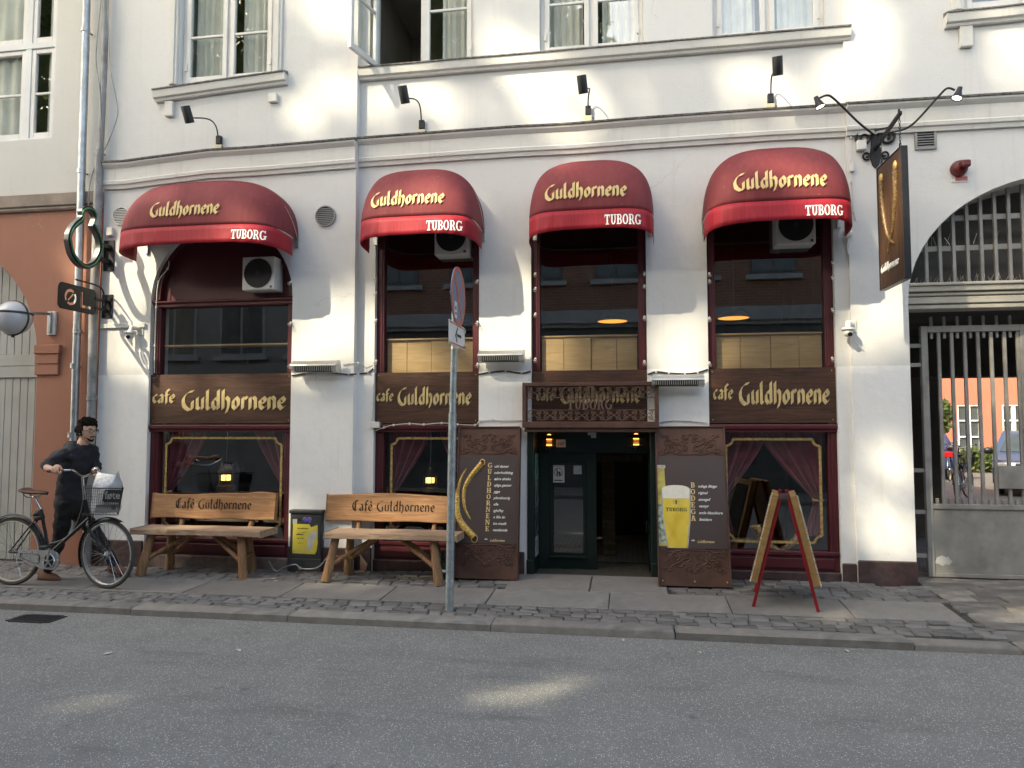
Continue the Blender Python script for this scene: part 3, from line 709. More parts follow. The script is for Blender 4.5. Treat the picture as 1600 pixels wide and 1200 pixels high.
# unseen trees added to block the sun, crowns cut open to place its patches
YT = -18.5
def wall_hit(p): k = -p.y/SUN.y; q = p+SUN*k; return q.x, q.z
GAPS = []  # crown openings, laid out by where their sun patches fall
def gap(px, py, rx, ry, y=0.0, rot=0, s=1.0):
    p = U(px, py, y); x, z = wall_hit(p); k = 7.95/FPX
    GAPS.append((x, z, rx*k*1.12+.19, ry*k*1.12+.19, R(rot), s))
for g_ in [(515,15,55,14,0,-25),(545,60,50,14,0,-12),(540,150,40,16),(505,195,62,18,0,12),(590,150,34,26),(655,130,50,7,0,-33),(725,172,60,8,0,-28),(795,75,38,26),(812,128,34,24),(865,110,24,14),
           (1342,45,32,34),(1352,112,36,30),(1300,130,28,24),(1575,70,40,12,0,-50),(1600,130,30,14,0,-50),(905,190,45,22),(1205,190,36,16),(1180,115,24,16),
           (190,470,70,58,YL),(228,415,26,52,YL),(205,545,50,18,YL),(510,480,52,30,YL),(500,535,66,34,YL),(590,520,40,40),(660,560,90,12),(790,490,64,40),(790,545,60,24),(1075,560,34,24),(1055,505,34,20),
           (1378,470,46,40,YR),(1385,535,44,18,YR),(1372,820,60,16,YR,-38),(1420,860,50,12,YR,-38),(330,598,95,12,YL),
           (292,330,34,22,-.45),(228,365,28,30,-.35),(655,330,52,24,-.5),(700,285,34,10,-.2),(1270,312,44,13,-.5,-15),(1125,345,30,22,-.4),(1215,285,20,12,-.4),(905,265,14,22,-.3),
           (270,800,34,16,-.2),(300,828,40,8,-.35),(415,800,40,26,-.2),(345,862,40,22,YL),(640,790,50,22,-.2),(560,800,20,10,-.2),(600,870,24,12,0),(500,910,80,6,-.75),(640,880,30,8,-.2),(1510,590,60,22,.3),(1540,460,60,8,YR),(1400,700,20,14,YR,-30),(120,400,30,40,YL),(205,330,14,20,-.4),(925,566,34,6,.15,0,.6),(1225,562,34,6,.15,0,.6),(700,566,20,5,.15,0,.6),(790,1080,42,10,G(790,1080,RZ).y,0,.97),(1300,985,50,8,-1.0),(1560,960,40,10,-.9)]:
    gap(*g_)
t_ = NT('tree_leaves'); lc_ = t_.ramp(t_.noise(t_.coord(), .9, 3), [(.3, (.07,.10,.03)), (.7, (.12,.16,.05))]); t_.base(lc_); t_.set(.6)
tl_ = t_.n('BsdfTranslucent'); tl_.inputs[0].default_value = (.22,.27,.08,1); mx_ = t_.n('MixShader'); mx_.inputs[0].default_value = .45; t_.l(t_.p.outputs[0], mx_.inputs[1]); t_.l(tl_.outputs[0], mx_.inputs[2]); t_.l(mx_.outputs[0], t_.out.inputs[0]); m_fol = t_.m
m_bark = mat('bark', (.09,.07,.05), .9, var=.4, vs=8, bump=.8, bs=20, bd=.03)
lr = random.Random(3)
def keep(p):
    x, z = wall_hit(p)
    for gx_, gz_, rx, rz, a, s in GAPS:
        dx, dz = x-gx_, z-gz_
        if abs(dx) > rx*2+rz*2 or abs(dz) > rx*2+rz*2: continue
        u = dx*math.cos(a)+dz*math.sin(a); v = -dx*math.sin(a)+dz*math.cos(a)
        if (u/rx)**2+(v/rz)**2 < 1+.8*noise.noise(Vector((x*2.2, z*2.2, gx_))) and lr.random() < s*.96: return False
    return True
for k in range(5):
    cxk = -29+k*6.2
    t = thing('tall_tree', ['broad leafy tree behind the grey house across the street, furthest left', 'second leafy tree behind the grey house across the street', 'leafy tree behind where the grey and brick houses meet across the street', 'leafy tree behind the brick house across the street', 'leafy tree behind the brick house across the street, furthest right'][k], 'tree', (cxk, YT, 0), 'trees behind the houses across the street')
    m = MB(); m.tube(curve([(cxk,YT,-.1),(cxk+.2,YT,6),(cxk-.1,YT,13),(cxk+.2,YT,21)], 5), [.42-.022*i for i in range(16)], 8)
    for q in range(7):
        z_ = 12+q*1.5; a = q*2.4; m.tube([(cxk,YT,z_),(cxk+2.2*math.cos(a),YT+1.2*math.sin(a),z_+1.6),(cxk+3.0*math.cos(a),YT+1.5*math.sin(a),z_+3.2)], [.12,.07,.03], 5)
    m.build('trunk', m_bark, t, smooth=60)
    m = MB()
    for i in range(7600):
        p = Vector((cxk+lr.uniform(-3.6, 3.6), YT+lr.uniform(-1.6, 1.6), lr.uniform(13.0, 28.5)))
        if p.z > 27.5+1.2*math.sin(p.x*1.3): continue
        if not keep(p): continue
        sz = lr.uniform(.12, .23); a = Vector((lr.gauss(0,1), lr.gauss(0,1), lr.gauss(0,1))).normalized(); b = a.orthogonal().normalized()
        if lr.random() < .75:                            # most leaves turned square to the sun to block it
            b = SUN.orthogonal().normalized(); a = SUN.cross(b); an = lr.uniform(0, 6.28); a, b = a*math.cos(an)+b*math.sin(an), b*math.cos(an)-a*math.sin(an); a += SUN*lr.uniform(-.5,.5); b += SUN*lr.uniform(-.5,.5)
        m.add([p-a*sz*1.25, p-b*sz*.8, p+a*sz*1.25, p+b*sz*.8], [(0,1,2,3)])
    m.build('crown', m_fol, t)

# ------------------------------------------------------------------ courtyard behind the gate
YC = 21.0
m_orange = mat('orange_plaster', (.38,.135,.085), .85, var=.06, vs=.8, bump=.2, bs=40)
H = thing('courtyard_house', 'sunlit orange house with white windows at the back of the courtyard', 'house', (9, YC, 0))
wpx = [(1495, 1535, 632, 708), (1565, 1607, 630, 706)]
cw = [(U(a, c, YC), U(b, d, YC)) for a, b, c, d in wpx]
zc0, zc1 = cw[0][1].z, cw[0][0].z; cws = [(c[0].x, c[1].x) for c in cw]; step = cws[1][0]-cws[0][0]; wid = cws[0][1]-cws[0][0]
cws = [(cws[0][0]+step*k, cws[0][0]+step*k+wid) for k in (-2, -1, 0, 1, 2, 3)]
wall([(-4,-.1),(34,-.1),(34,9),(-4,9)], [rect(a, b, zc0, zc1) for a, b in cws]+[rect(a, b, zc1+1.75, zc1+3.5) for a, b in cws], YC, .25).build('wall', m_orange, H)
for a, b in cws:
    for z0, z1 in ((zc0, zc1), (zc1+1.75, zc1+3.5)):
        m = MB(); f = .06; c = (a+b)/2; y0, y1 = YC+.02, YC+.1
        m.box(a, a+f, y0, y1, z0, z1); m.box(b-f, b, y0, y1, z0, z1); m.box(c-f, c+f, y0+.002, y1, z0, z1); m.box(a+f, b-f, y0+.004, y1, z0, z0+f); m.box(a+f, b-f, y0+.004, y1, z1-f, z1)
        for q in (1, 2): m.box(a+f, b-f, y0+.01, y1-.01, z0+(z1-z0)*q/3-.025, z0+(z1-z0)*q/3+.025)
        w = m.build('window', m_wframe, H); MB().box(a+.02, b-.02, y1+.001, y1+.006, z0, z1).build('pane', m_oglass, w)
        MB().box(a-.15, b+.15, YC-.16, YC, z0-.12, z0-.002).build('sill', m_wframe, w)
MB().box(-4, 34, YC+.3, YC+8, 8.9, 9.2).build('roof', m_weather, H)
# side wing on the left of the yard, hedge, creeper
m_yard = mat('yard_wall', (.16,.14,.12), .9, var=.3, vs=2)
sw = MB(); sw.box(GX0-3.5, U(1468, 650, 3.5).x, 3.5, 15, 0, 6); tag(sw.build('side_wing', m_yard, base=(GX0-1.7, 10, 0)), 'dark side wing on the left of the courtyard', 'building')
def bush(name, label, cat, c, r, n, sz=.08, group=None):
    m = MB()
    for i in range(n):
        d = Vector((lr.gauss(0,1), lr.gauss(0,1), lr.gauss(0,1))).normalized()*(lr.random()**.4); p = Vector(c)+Vector((d.x*r[0], d.y*r[1], d.z*r[2]))
        a = Vector((lr.gauss(0,1), lr.gauss(0,1), lr.gauss(0,1))).normalized(); b = a.orthogonal().normalized(); s = sz*lr.uniform(.6, 1.3)
        m.add([p-a*s, p-b*s*.6, p+a*s, p+b*s*.6], [(0,1,2,3)])
    t = thing(name, label, cat, (c[0], c[1], c[2]-r[2]), group)
    m.build('foliage', m_fol, t); MB().tube([(c[0],c[1],c[2]-r[2]),(c[0],c[1],c[2])], [.03,.015], 6).build('stem', m_bark, t); return t
for k, px in enumerate((1525, 1552, 1580)):
    p = G(px, 714, .06); p = U(px, 707, YC-.8); bush('shrub', ['dark green shrub under the left courtyard window', 'low shrub between the courtyard windows', 'shrub behind the parked blue car'][k], 'shrub', (p.x, YC-.8, .5), (.75,.4,.45), 900, .09, 'shrubs along the courtyard house')
p = U(1476, 650, 15.3); bush('creeper', 'bright green leafy branch at the courtyard corner', 'plant', (p.x, 15.3, p.z), (.2,.2,.5), 300, .09)

# cars
def car(name, label, loc, rz, bodyc, length=4.2, width=1.75, height=1.48):
    t = thing(name, label, 'car', loc, 'cars parked in the courtyard')
    mb_ = mat(name+'_paint', bodyc, .4, .0, .03, 3, 0, spec=.4, **{'Coat Weight': .15})
    L, W, Hh = length/2, width/2, height
    prof = [(-L,.32),(-L,.62),(-L+.12,.80),(-L+.95,.93),(-L+1.55,Hh-.06),(-L+2.1,Hh),(L-1.0,Hh-.04),(L-.35,1.02),(L-.05,.90),(L,.60),(L-.02,.32)]
    def sect(pr, w0, w1, m):                            # profile in (along, up), tapered in towards the roof
        n = len(pr)
        def hw(z): return W*(1-.0*max(0, z)) if z < .93 else W*(1-.24*(z-.93)/(Hh-.93))
        for s in (-1, 1): m.v += [Vector((s*hw(z)*(1 if .3 < z < 1.0 else 1), y, z)) for y, z in pr]
        for i in range(n):
            j = (i+1) % n; m.f.append((i, j, n+j, n+i))
        for tri in tessellate_polygon([[Vector((y, z, 0)) for y, z in pr]]):
            m.f.append(tri); m.f.append(tuple(n+q for q in tri[::-1]))
    m = MB(); sect(prof, 0, 0, m); body = m.build('body', mb_, t, smooth=35, bevel=.04, seg=2)
    gl_ = m_oglass
    # windscreen, rear and side glass
    def quad(pts, nm, mt_=gl_): MB().prism(pts, (Vector(pts[1])-Vector(pts[0])).cross(Vector(pts[2])-Vector(pts[0])).normalized()*-.012).build(nm, mt_, t)
    hw = lambda z: W*(1-.24*(z-.93)/(Hh-.93))
    def at(y0, z0, y1, z1, f): return (y0+(y1-y0)*f, z0+(z1-z0)*f)
    for (a, b, nm) in (((-L+.95,.93), (-L+1.55,Hh-.06), 'windscreen'), ((L-.35,1.02), (L-1.0,Hh-.04), 'rear_window')):
        p, q = at(*a, *b, .1), at(*a, *b, .92); nrm = Vector((0, -(b[1]-a[1]), (b[0]-a[0]))).normalized(); nrm = nrm if (nrm.y < 0) == (a[0] < 0) else -nrm
        m = MB(); v_ = [Vector((s*(hw(z)-.1), y, z))+nrm*.012 for (y, z), s in ((p,-1),(p,1),(q,1),(q,-1))]; m.prism(v_, nrm*.006); m.build(nm, gl_, t)
    for s in (-1, 1):
        for (y0, y1, nm) in ((-L+1.3, -L+2.25, 'side_window'), (-L+2.35, L-1.0, 'side_window')):
            z0, z1 = .98, Hh-.12; m = MB(); yt = y0+.38 if y0 < -.5 else y0
            m.prism([(s*(hw(z0)+.006),y0,z0),(s*(hw(z0)+.006),y1,z0),(s*(hw(z1)+.006),y1-.05,z1),(s*(hw(z1)+.006),yt,z1)], (s*.006,0,0)); m.build(nm, gl_, t)
        MB().ball((s*(W+.12), -L+1.32, 1.0), (.11,.06,.08)).build('wing_mirror', m_black, t, smooth=180)
        MB().box(s*W*.72-.2, s*W*.72+.2, -L-.012, -L+.1, .62, .76).build('headlight', m_plastic, t, bevel=.03, seg=2)
        MB().box(s*W*.76-.18, s*W*.76+.18, L-.1, L+.012, .68, .84).build('tail_light', emis_red, t, bevel=.02)
        for y in (-L+.78, L-.72):
            wv_ = MB(); wv_.lathe([(.0,-.11),(.27,-.11),(.315,-.08),(.315,.08),(.27,.11),(0,.11)], (s*(W-.1), y, .315), (1,0,0), 22); wh = wv_.build('wheel', m_rubber, t, smooth=40)
            MB().lathe([(0,.0),(.2,.0),(.205,-.02*s)], (s*(W+.013), y, .315), (1,0,0), 18).build('rim', m_alu, wh)
    MB().box(-.26, .26, -L-.02, -L+.02, .42, .53).build('number_plate', m_plastic, t); MB().box(-.26, .26, L-.02, L+.02, .50, .61).build('number_plate', m_plastic, t)
    MB().box(-.55, .55, -L-.008, -L+.02, .56, .74).build('grille', m_black, t)
    t.rotation_euler = (0, 0, rz); return t
emis_red = mat('red_lens', (.35,.01,.01), .2, var=.05, bump=0)
def build_at_origin(fn, *a): return fn(*a)
# cars are modelled about the origin, then moved
def place(t, loc, rz): t.location = loc; t.rotation_euler = (0, 0, rz)
p = G(1600, 818, .06)
c1 = car('parked_car', 'dark blue car facing the gate in the courtyard', (0,0,0), 0, (.055,.075,.13)); place(c1, (U(1622, 740, 12.1).x, 12.1, .06), R(-25))
c2 = car('parked_car', 'navy car with its red tail light showing at the far courtyard corner', (0,0,0), 0, (.02,.035,.10)); place(c2, (U(1466, 700, 17.5).x-.5, 17.8, .06), R(162))
# ------------------------------------------------------------------ lettering drawn with a broad pen, and slab letters
BL = {  # strokes as pen-centre polylines; x-height 1
 'n': (.74, [[(.14,.11),(.14,.89)], [(.14,.74),(.36,.93),(.54,.76),(.54,.11),(.62,.17)]]),
 'u': (.76, [[(.14,.89),(.14,.22),(.30,.10),(.54,.28)], [(.54,.89),(.54,.11),(.62,.17)]]),
 'r': (.56, [[(.14,.11),(.14,.89)], [(.14,.72),(.32,.92),(.46,.80)]]),
 'o': (.72, [[(.14,.5),(.14,.30),(.34,.09),(.54,.32),(.54,.70),(.34,.91),(.14,.70),(.14,.5)]]),
 'e': (.66, [[(.54,.27),(.36,.09),(.14,.32),(.14,.70),(.36,.91),(.54,.70),(.52,.62)], [(.14,.46),(.54,.58)]]),
 'l': (.42, [[(.14,1.42),(.14,.20),(.28,.10)]]),
 'd': (.78, [[(.56,.30),(.34,.09),(.14,.32),(.14,.64),(.34,.90),(.56,.72)], [(.56,1.42),(.56,.11),(.64,.17)]]),
 'h': (.76, [[(.14,1.42),(.14,.11)], [(.14,.74),(.36,.93),(.56,.74),(.56,.30),(.40,-.14)]]),
 'c': (.56, [[(.50,.25),(.34,.09),(.14,.32),(.14,.68),(.36,.91),(.48,.80)]]),
 'a': (.74, [[(.18,.80),(.36,.92),(.54,.76),(.54,.11),(.62,.17)], [(.54,.56),(.28,.50),(.14,.30),(.30,.10),(.54,.30)]]),
 'f': (.50, [[(.52,1.30),(.36,1.42),(.22,1.22),(.22,.02)], [(.04,.84),(.46,.88)]]),
 'G': (1.16, [[(.98,1.36),(.62,1.30),(.34,1.08)], [(.50,1.22),(.24,.90),(.22,.50),(.40,.20),(.66,.04),(.92,.12)], [(.42,1.16),(.20,.78),(.26,.34),(.5,.12)], [(.92,.08),(.92,.66)], [(.66,.56),(.92,.76)]]),
 'C': (1.0, [[(.86,1.30),(.60,1.38),(.30,1.16),(.16,.70),(.30,.26),(.60,.08),(.86,.22)], [(.52,1.3),(.52,.2)]]),
 '`': (.0, [[(-.32,1.32),(-.18,1.12)]]), ' ': (.42, [])}
def blackletter(text, nib=.135, ang=38, caps=1.0):
    polys = []; x = 0; nx, ny = nib*math.cos(R(ang)), nib*math.sin(R(ang))
    for ch in text:
        adv, strokes = BL[ch]
        for st in strokes:
            for (a, b) in zip(st[:-1], st[1:]):
                q = [(x+a[0]+nx, a[1]+ny), (x+b[0]+nx, b[1]+ny), (x+b[0]-nx, b[1]-ny), (x+a[0]-nx, a[1]-ny)]
                ar = sum(q[i][0]*q[(i+1) % 4][1]-q[(i+1) % 4][0]*q[i][1] for i in range(4))
                if abs(ar) > 1e-5: polys.append(q if ar > 0 else q[::-1])
        x += adv
    return polys, x
def ring(cx, cy, rx, ry, tx, ty, a0, a1, n=10):
    o = []; i_ = []
    for k in range(n+1):
        a = R(a0+(a1-a0)*k/n); o.append((cx+rx*math.cos(a), cy+ry*math.sin(a))); i_.append((cx+(rx-tx)*math.cos(a), cy+(ry-ty)*math.sin(a)))
    return [[o[k], o[k+1], i_[k+1], i_[k]] for k in range(n)]
def rc(a, b, c, d): return [(a, b), (c, b), (c, d), (a, d)]
SL = {'T': (.86, [rc(.02,.86,.82,1), rc(.31,.09,.53,.87), rc(.18,0,.66,.1), rc(.02,.68,.09,.87), rc(.75,.68,.82,.87)]),
 'U': (.88, [rc(.10,.36,.31,.9), rc(.60,.36,.74,.9), rc(0,.9,.42,1), rc(.48,.9,.86,1)]+ring(.42,.38,.32,.39,.2,.13,180,360)),
 'B': (.82, [rc(.08,.09,.30,.91), rc(0,0,.42,.1), rc(0,.9,.42,1), rc(.3,.46,.42,.56)]+ring(.42,.75,.29,.25,.17,.1,-90,90)+ring(.42,.28,.34,.28,.2,.1,-90,90)),
 'O': (.88, ring(.42,.5,.42,.51,.21,.11,0,360,20)),
 'R': (.88, [rc(.08,.09,.30,.91), rc(0,0,.40,.1), rc(0,.9,.42,1), rc(.3,.42,.42,.52)]+ring(.42,.71,.30,.29,.19,.1,-90,90)+[[(.40,.44),(.62,.0),(.86,0),(.60,.47)]]),
 'G': (.90, ring(.43,.5,.43,.51,.21,.11,50,345,16)+[rc(.52,.36,.9,.46), rc(.66,.06,.82,.37), rc(.68,.72,.77,1.0)]),
 'L': (.76, [rc(.08,.09,.30,.91), rc(0,0,.70,.1), rc(0,.9,.40,1), rc(.62,.1,.70,.32)]),
 'D': (.88, [rc(.08,.09,.30,.91), rc(0,0,.40,.1), rc(0,.9,.40,1)]+ring(.38,.5,.45,.5,.21,.1,-90,90,12)),
 'H': (.94, [rc(.08,.09,.30,.91), rc(.60,.09,.82,.91), rc(0,0,.38,.1), rc(0,.9,.38,1), rc(.52,0,.90,.1), rc(.52,.9,.90,1), rc(.3,.44,.6,.56)]),
 'N': (.94, [rc(.08,.09,.20,.91), rc(.70,.09,.82,.91), rc(0,0,.30,.1), rc(0,.9,.26,1), rc(.60,.9,.92,1), [(.08,1),(.30,1),(.82,0),(.66,0)]]),
 'E': (.80, [rc(.08,.09,.30,.91), rc(0,0,.72,.1), rc(0,.9,.70,1), rc(.3,.44,.54,.55), rc(.64,.1,.72,.32), rc(.62,.70,.70,.9), rc(.46,.36,.54,.64)]),
 'A': (.92, [[(.30,1),(.52,1),(.26,.09),(.12,.09)], [(.40,1),(.60,1),(.84,.09),(.60,.09)], rc(0,0,.34,.1), rc(.5,0,.92,.1), rc(.24,.28,.62,.38)]),
 '2': (.74, ring(.34,.72,.3,.28,.15,.1,-40,170)+[[(.5,.55),(.64,.6),(.26,.1),(.05,.1)], rc(.05,0,.66,.12)]), '0': (.80, ring(.38,.5,.34,.5,.16,.1,0,360,18)),
 'F': (.76, [rc(.08,.09,.28,.91), rc(0,0,.38,.1), rc(0,.9,.68,1), rc(.28,.44,.50,.55), rc(.60,.70,.68,.9)]), ' ': (.4, [])}
def slab(text, sp=.06):
    polys = []; x = 0
    for ch in text:
        adv, ps = SL[ch]
        for p in ps: polys.append([(x+a, b) for a, b in p])
        x += adv+sp
    return polys, x-sp
def letters(polys, fn, depth, name, mt, parent, lift=.0004):
    """each flat stroke becomes a thin solid; fn(u, v, out) gives the point on the carrying surface"""
    m = MB()
    for i, q in enumerate(polys):
        e = depth+lift*(i % 7); n = len(q); k = len(m.v)
        m.v += [Vector(fn(a, b, 0)) for a, b in q]+[Vector(fn(a, b, e)) for a, b in q]
        m.f.append(tuple(k+n+j for j in range(n)))
        for j in range(n): m.f.append((k+j, k+(j+1) % n, k+n+(j+1) % n, k+n+j))
    return m.build(name, mt, parent)
def on_plane(o, ex, ey, s, shear=0):
    o, ex, ey = Vector(o), Vector(ex).normalized(), Vector(ey).normalized(); nz = ex.cross(ey)
    return lambda u, v, d: o+ex*((u+shear*v)*s)+ey*(v*s)+nz*d
def font_mesh(text, size, o, ex, ey, name, mt, parent, align='LEFT', shear=0, bold=0, depth=.0008):
    cu = bpy.data.curves.new('t', 'FONT'); cu.body = text; cu.size = size; cu.align_x = align; cu.shear = shear; cu.offset = bold; cu.extrude = depth/2; cu.resolution_u = 2
    ob = bpy.data.objects.new('t', cu); col.objects.link(ob); me = bpy.data.meshes.new_from_object(ob.evaluated_get(bpy.context.evaluated_depsgraph_get()))
    bpy.data.objects.remove(ob); bpy.data.curves.remove(cu)
    ex, ey = Vector(ex).normalized(), Vector(ey).normalized(); nz = ex.cross(ey); o = Vector(o)
    m = MB(); m.v = [o+ex*p.co.x+ey*p.co.y+nz*(p.co.z+depth/2+.0006) for p in me.vertices]; m.f = [tuple(f.vertices) for f in me.polygons]; bpy.data.meshes.remove(me)
    return m.build(name, mt, parent)

# ------------------------------------------------------------------ name boards under the upper panes
BLAB = {1: 'wide dark wooden name board with gold letters over the left bench', 2: 'dark wooden name board with gold letters half behind the sign pole',
        3: 'dark wooden name board above the door behind the iron grille', 4: 'dark wooden name board with gold letters above the window with horns'}
TXT = {1: ((238, 274, 628), (282, 447, 639)), 2: ((588, 615, 625), (620, 737, 631)), 3: ((838, 866, 624), (874, 1002, 628)), 4: ((1114, 1146, 622), (1153, 1297, 630))}
for i in (1, 2, 3, 4):
    x0, x1, yw = SH[i]; y = yw+.035
    t = thing('name_board', BLAB[i], 'sign', ((x0+x1)/2, y, 1.66), 'cafe name boards')
    MB().box(x0-.004 if i == 1 else x0+.003, x1+.004 if i == 1 else x1-.003, y, y+.035, 1.664 if i != 3 else 1.63, 2.233).build('board', m_board, t, bevel=.004)
    for tx, (pa, pb, pb_y) in (('cafe', TXT[i][0]), ('Guldhornene', TXT[i][1])):
        o = U(pa, pb_y, y-.001); e = U(pb, pb_y-(1 if i < 3 else -1), y-.001); polys, w_ = blackletter(tx, .145); sx = (e.x-o.x)/w_
        ht = {'cafe': .115, 'Guldhornene': .165}[tx]*(1 if i in (1, 4) else .86)
        letters([[(a*sx/ht, b) for a, b in q] for q in polys], on_plane((o.x, y, o.z-.02), (1,0,0), (0,0,1), ht), .006, 'lettering', m_gold, t)
    if i in (2, 4, 1):
        for sx_ in (x0+.04, x1-.04):
            for sz in (1.70, 2.2): MB().cyl((sx_, y+.001, sz), (sx_, y-.003, sz), .005, n=8).build('screw', m_alu, t)

# ------------------------------------------------------------------ awnings
m_red = NT('faded_awning_cloth'); v = m_red.coord((1,1,1)); cc = m_red.ramp(m_red.noise(v, 2.2, 5), [(.3, (.155,.022,.028)), (.75, (.215,.042,.046))])
cc = m_red.mix(m_red.ramp(m_red.noise(m_red.coord((14,14,.8)), 2, 4), [(.5, 0), (.8, .3)]), cc, (.26,.08,.08)); vo = m_red.n('TexVoronoi'); vo.inputs['Scale'].default_value = 9; m_red.l(v, vo.inputs['Vector'])
cc = m_red.mix(m_red.ramp(vo.outputs['Distance'], [(.03, .5), (.05, 0)]), cc, (.45,.33,.32)); m_red.base(cc); m_red.set(.72, 0, .3); m_red.bump(m_red.noise(v, 220, 2), .12, .002); m_red = m_red.m
m_val = NT('valance_cloth'); v = m_val.coord((60,60,.6)); cc = m_val.ramp(m_val.noise(v, 1.0, 3), [(.25, (.24,.008,.018)), (.75, (.40,.015,.030))]); m_val.base(cc); m_val.set(.6, 0, .35); m_val = m_val.m
def awning(label, pl, pr, pzl, ztop_px, front, vh, y, txt_c, txt_w, tub, rise_f=.02, hf=.0):
    """pl, pr: pixel x of the two wall pivots; pzl: pixel y of the cloth/valance seam at the wall; ztop_px: (x, y) of the crown"""
    x0, x1 = X(pl, pzl, y), X(pr, pzl, y); zp = (Z(pl, pzl, y)+Z(pr, pzl, y))/2; a = (x1-x0)/2; cx = (x0+x1)/2
    rw = Z(ztop_px[0], ztop_px[1], y-.12)-zp
    t = thing('awning', label, 'awning', (cx, y, zp), 'red cloth awnings of the cafe')
    th0, th1 = R(88), R(4)
    def hoop(th):                                       # radius and squareness at this rib angle
        f = (th-th1)/(th0-th1); return front+(rw-front)*f**1.0 + .07*math.sin(math.pi*f), 2.6+2.4*(1-f)**1.3
    def rad(x, th):
        r, p = hoop(th); u = min(1, abs((x-cx)/a)); return r*(max(0, 1-u**p))**(1/p)
    def Sf(x, th, d=0):
        r = rad(x, th)+d; return Vector((x, y-.012-r*math.cos(th), zp+r*math.sin(th)))
    xs = lambda u: cx+a*math.copysign(abs(math.sin((u-.5)*math.pi))**.62, u-.5)*.9999
    # sag of the cloth between the ribs
    ribs = [th0, R(52), th1]
    def cloth(u, v):
        th = th0+(th1-th0)*v; k = 0 if th > ribs[1] else 1; f = (ribs[k]-th)/(ribs[k]-ribs[k+1]); return Sf(xs(u), th, -.018*math.sin(math.pi*f)*min(1, rad(xs(u), th)*4))
    MB().grid(cloth, 56, 24).build('cloth', m_red, t, smooth=180, solid=.004)
    def val(u, v):
        q = Sf(xs(u), th1, .002); wv = .006*math.sin(u*70)*v; n_ = Vector((0, -1, 0)); return q+Vector((0, -.012*v+wv, -v*vh-(.02*(1-(2*u-1)**2))*0))+Vector((0,0,-.01*v*math.sin(u*9)))
    MB().grid(val, 70, 4).build('valance', m_val, t, smooth=180, solid=.003)
    for k, th in enumerate(ribs):
        MB().tube([Sf(xs(i/40), th, -.012) for i in range(41)], .009, 6).build('rib', m_alu, t, smooth=180)
        if k < 3: MB().tube([Sf(xs(i/44), th, .002) for i in range(45)], .0032, 4).build('seam', m_val if k == 2 else m_red, t)
    for xx in (x0+.015, x1-.015): MB().box(xx-.02, xx+.02, y-.03, y-.0, zp-.06, zp+.05).build('pivot_bracket', m_alu, t)
    # printed names
    polys, w_ = blackletter('Guldhornene', .15); s = txt_w/w_; thc = txt_c[1]
    xc_ = X(txt_c[0], 318, y-.58)
    def fn(u, v, d): x = xc_+(u-w_/2)*s; return Sf(x, thc+(v-.7)*s*1.15/max(.3, rad(x, thc)), .002+d)
    letters([q for q in polys], fn, .0012, 'lettering', m_cream, t)
    polys, w_ = slab('TUBORG', .04); s = tub[1]; xr_ = X(tub[0], 375, y-front+.05)
    def fv(u, v, d):
        x = xr_+(u-w_)*s*.64; q = Sf(x, th1, .006); f = (vh*.30+(v)*s)/vh; return q+Vector((0, -d-.014*(1-f)-.004, -vh+vh*.20+v*s))
    letters(polys, fv, .0012, 'brand_lettering', m_whitep, t)
    return t
awning('wide red awning on the far left beside the neighbouring house', 229, 467, 384, (335, 288), .66, .20, YL, (296, R(20)), .82, (414, .100))
awning('red awning behind the no-stopping sign', 586, 757, 372, (665, 271), .68, .20, 0, (640, R(20)), .80, (723, .105))
awning('red awning above the cafe entrance', 834, 1020, 364, (915, 257), .68, .20, 0, (915, R(20)), .82, (1002, .102))
awning('red awning on the right next to the hanging sign', 1097, 1312, 352, (1212, 236), .68, .20, 0, (1215, R(20)), .86, (1317, .100))

# ------------------------------------------------------------------ entrance
yd = .42
E_ = thing('entrance', '', '', ((DX0+DX1)/2, yd, 0)); E_.parent = B; E_.location = Vector(((DX0+DX1)/2, yd, 0))-B.location; del E_['label']; del E_['category']
for a, b, nm in ((DX0, DX0+.07, 'jamb'), (DX1-.07, DX1, 'jamb')):
    m = MB(); m.box(a, b, -.02, yd+.12, -.5, DZ-.001); m.box(a-.006 if a == DX0 else a, b if a == DX0 else b+.006, -.035, -.02, -.2, .22); m.build(nm, m_dgreen, E_, bevel=.006)
zlt = Z(925, 708, yd)
MB().box(DX0+.071, DX1-.071, yd-.02, yd+.1, zlt, DZ+.2).build('transom_panel', m_dgreen, E_, bevel=.004)
MB().box(DX0+.071, DX1-.071, 0, yd-.021, DZ-.012, DZ-.001).build('soffit', m_dgreen, E_)
lx0, lx1 = DX0+.072, X(932, 800, yd)
lf = bpy.data.objects.new('door_leaf', None); col.objects.link(lf); lf.parent = E_; lf.location = Vector(((lx0+lx1)/2, yd, 0))-E_.location-B.location
gx0_, gx1_, gz0, gz1 = X(864, 800, yd), X(912, 800, yd), Z(890, 864, yd), Z(890, 726, yd)
m = wall(rect(lx0, lx1, -.5, zlt-.002), [rect(gx0_, gx1_, gz0, gz1)], yd, .05); m.build('panel', m_dgreen, lf, bevel=.003)
m = MB()
for (a, b, c, d) in ((gx0_-.03, gx0_+.004, gz0-.03, gz1+.03), (gx1_-.004, gx1_+.03, gz0-.03, gz1+.03)): m.box(a, b, yd-.018, yd-.0005, c, d)
m.box(gx0_+.005, gx1_-.005, yd-.018, yd-.0005, gz1-.004, gz1+.03); m.box(gx0_-.04, gx1_+.04, yd-.04, yd-.001, gz0-.05, gz0-.031); m.build('bead', m_dgreen, lf, bevel=.005)
MB().box(gx0_, gx1_, yd+.02, yd+.025, gz0, gz1).build('pane', m_glass, lf)
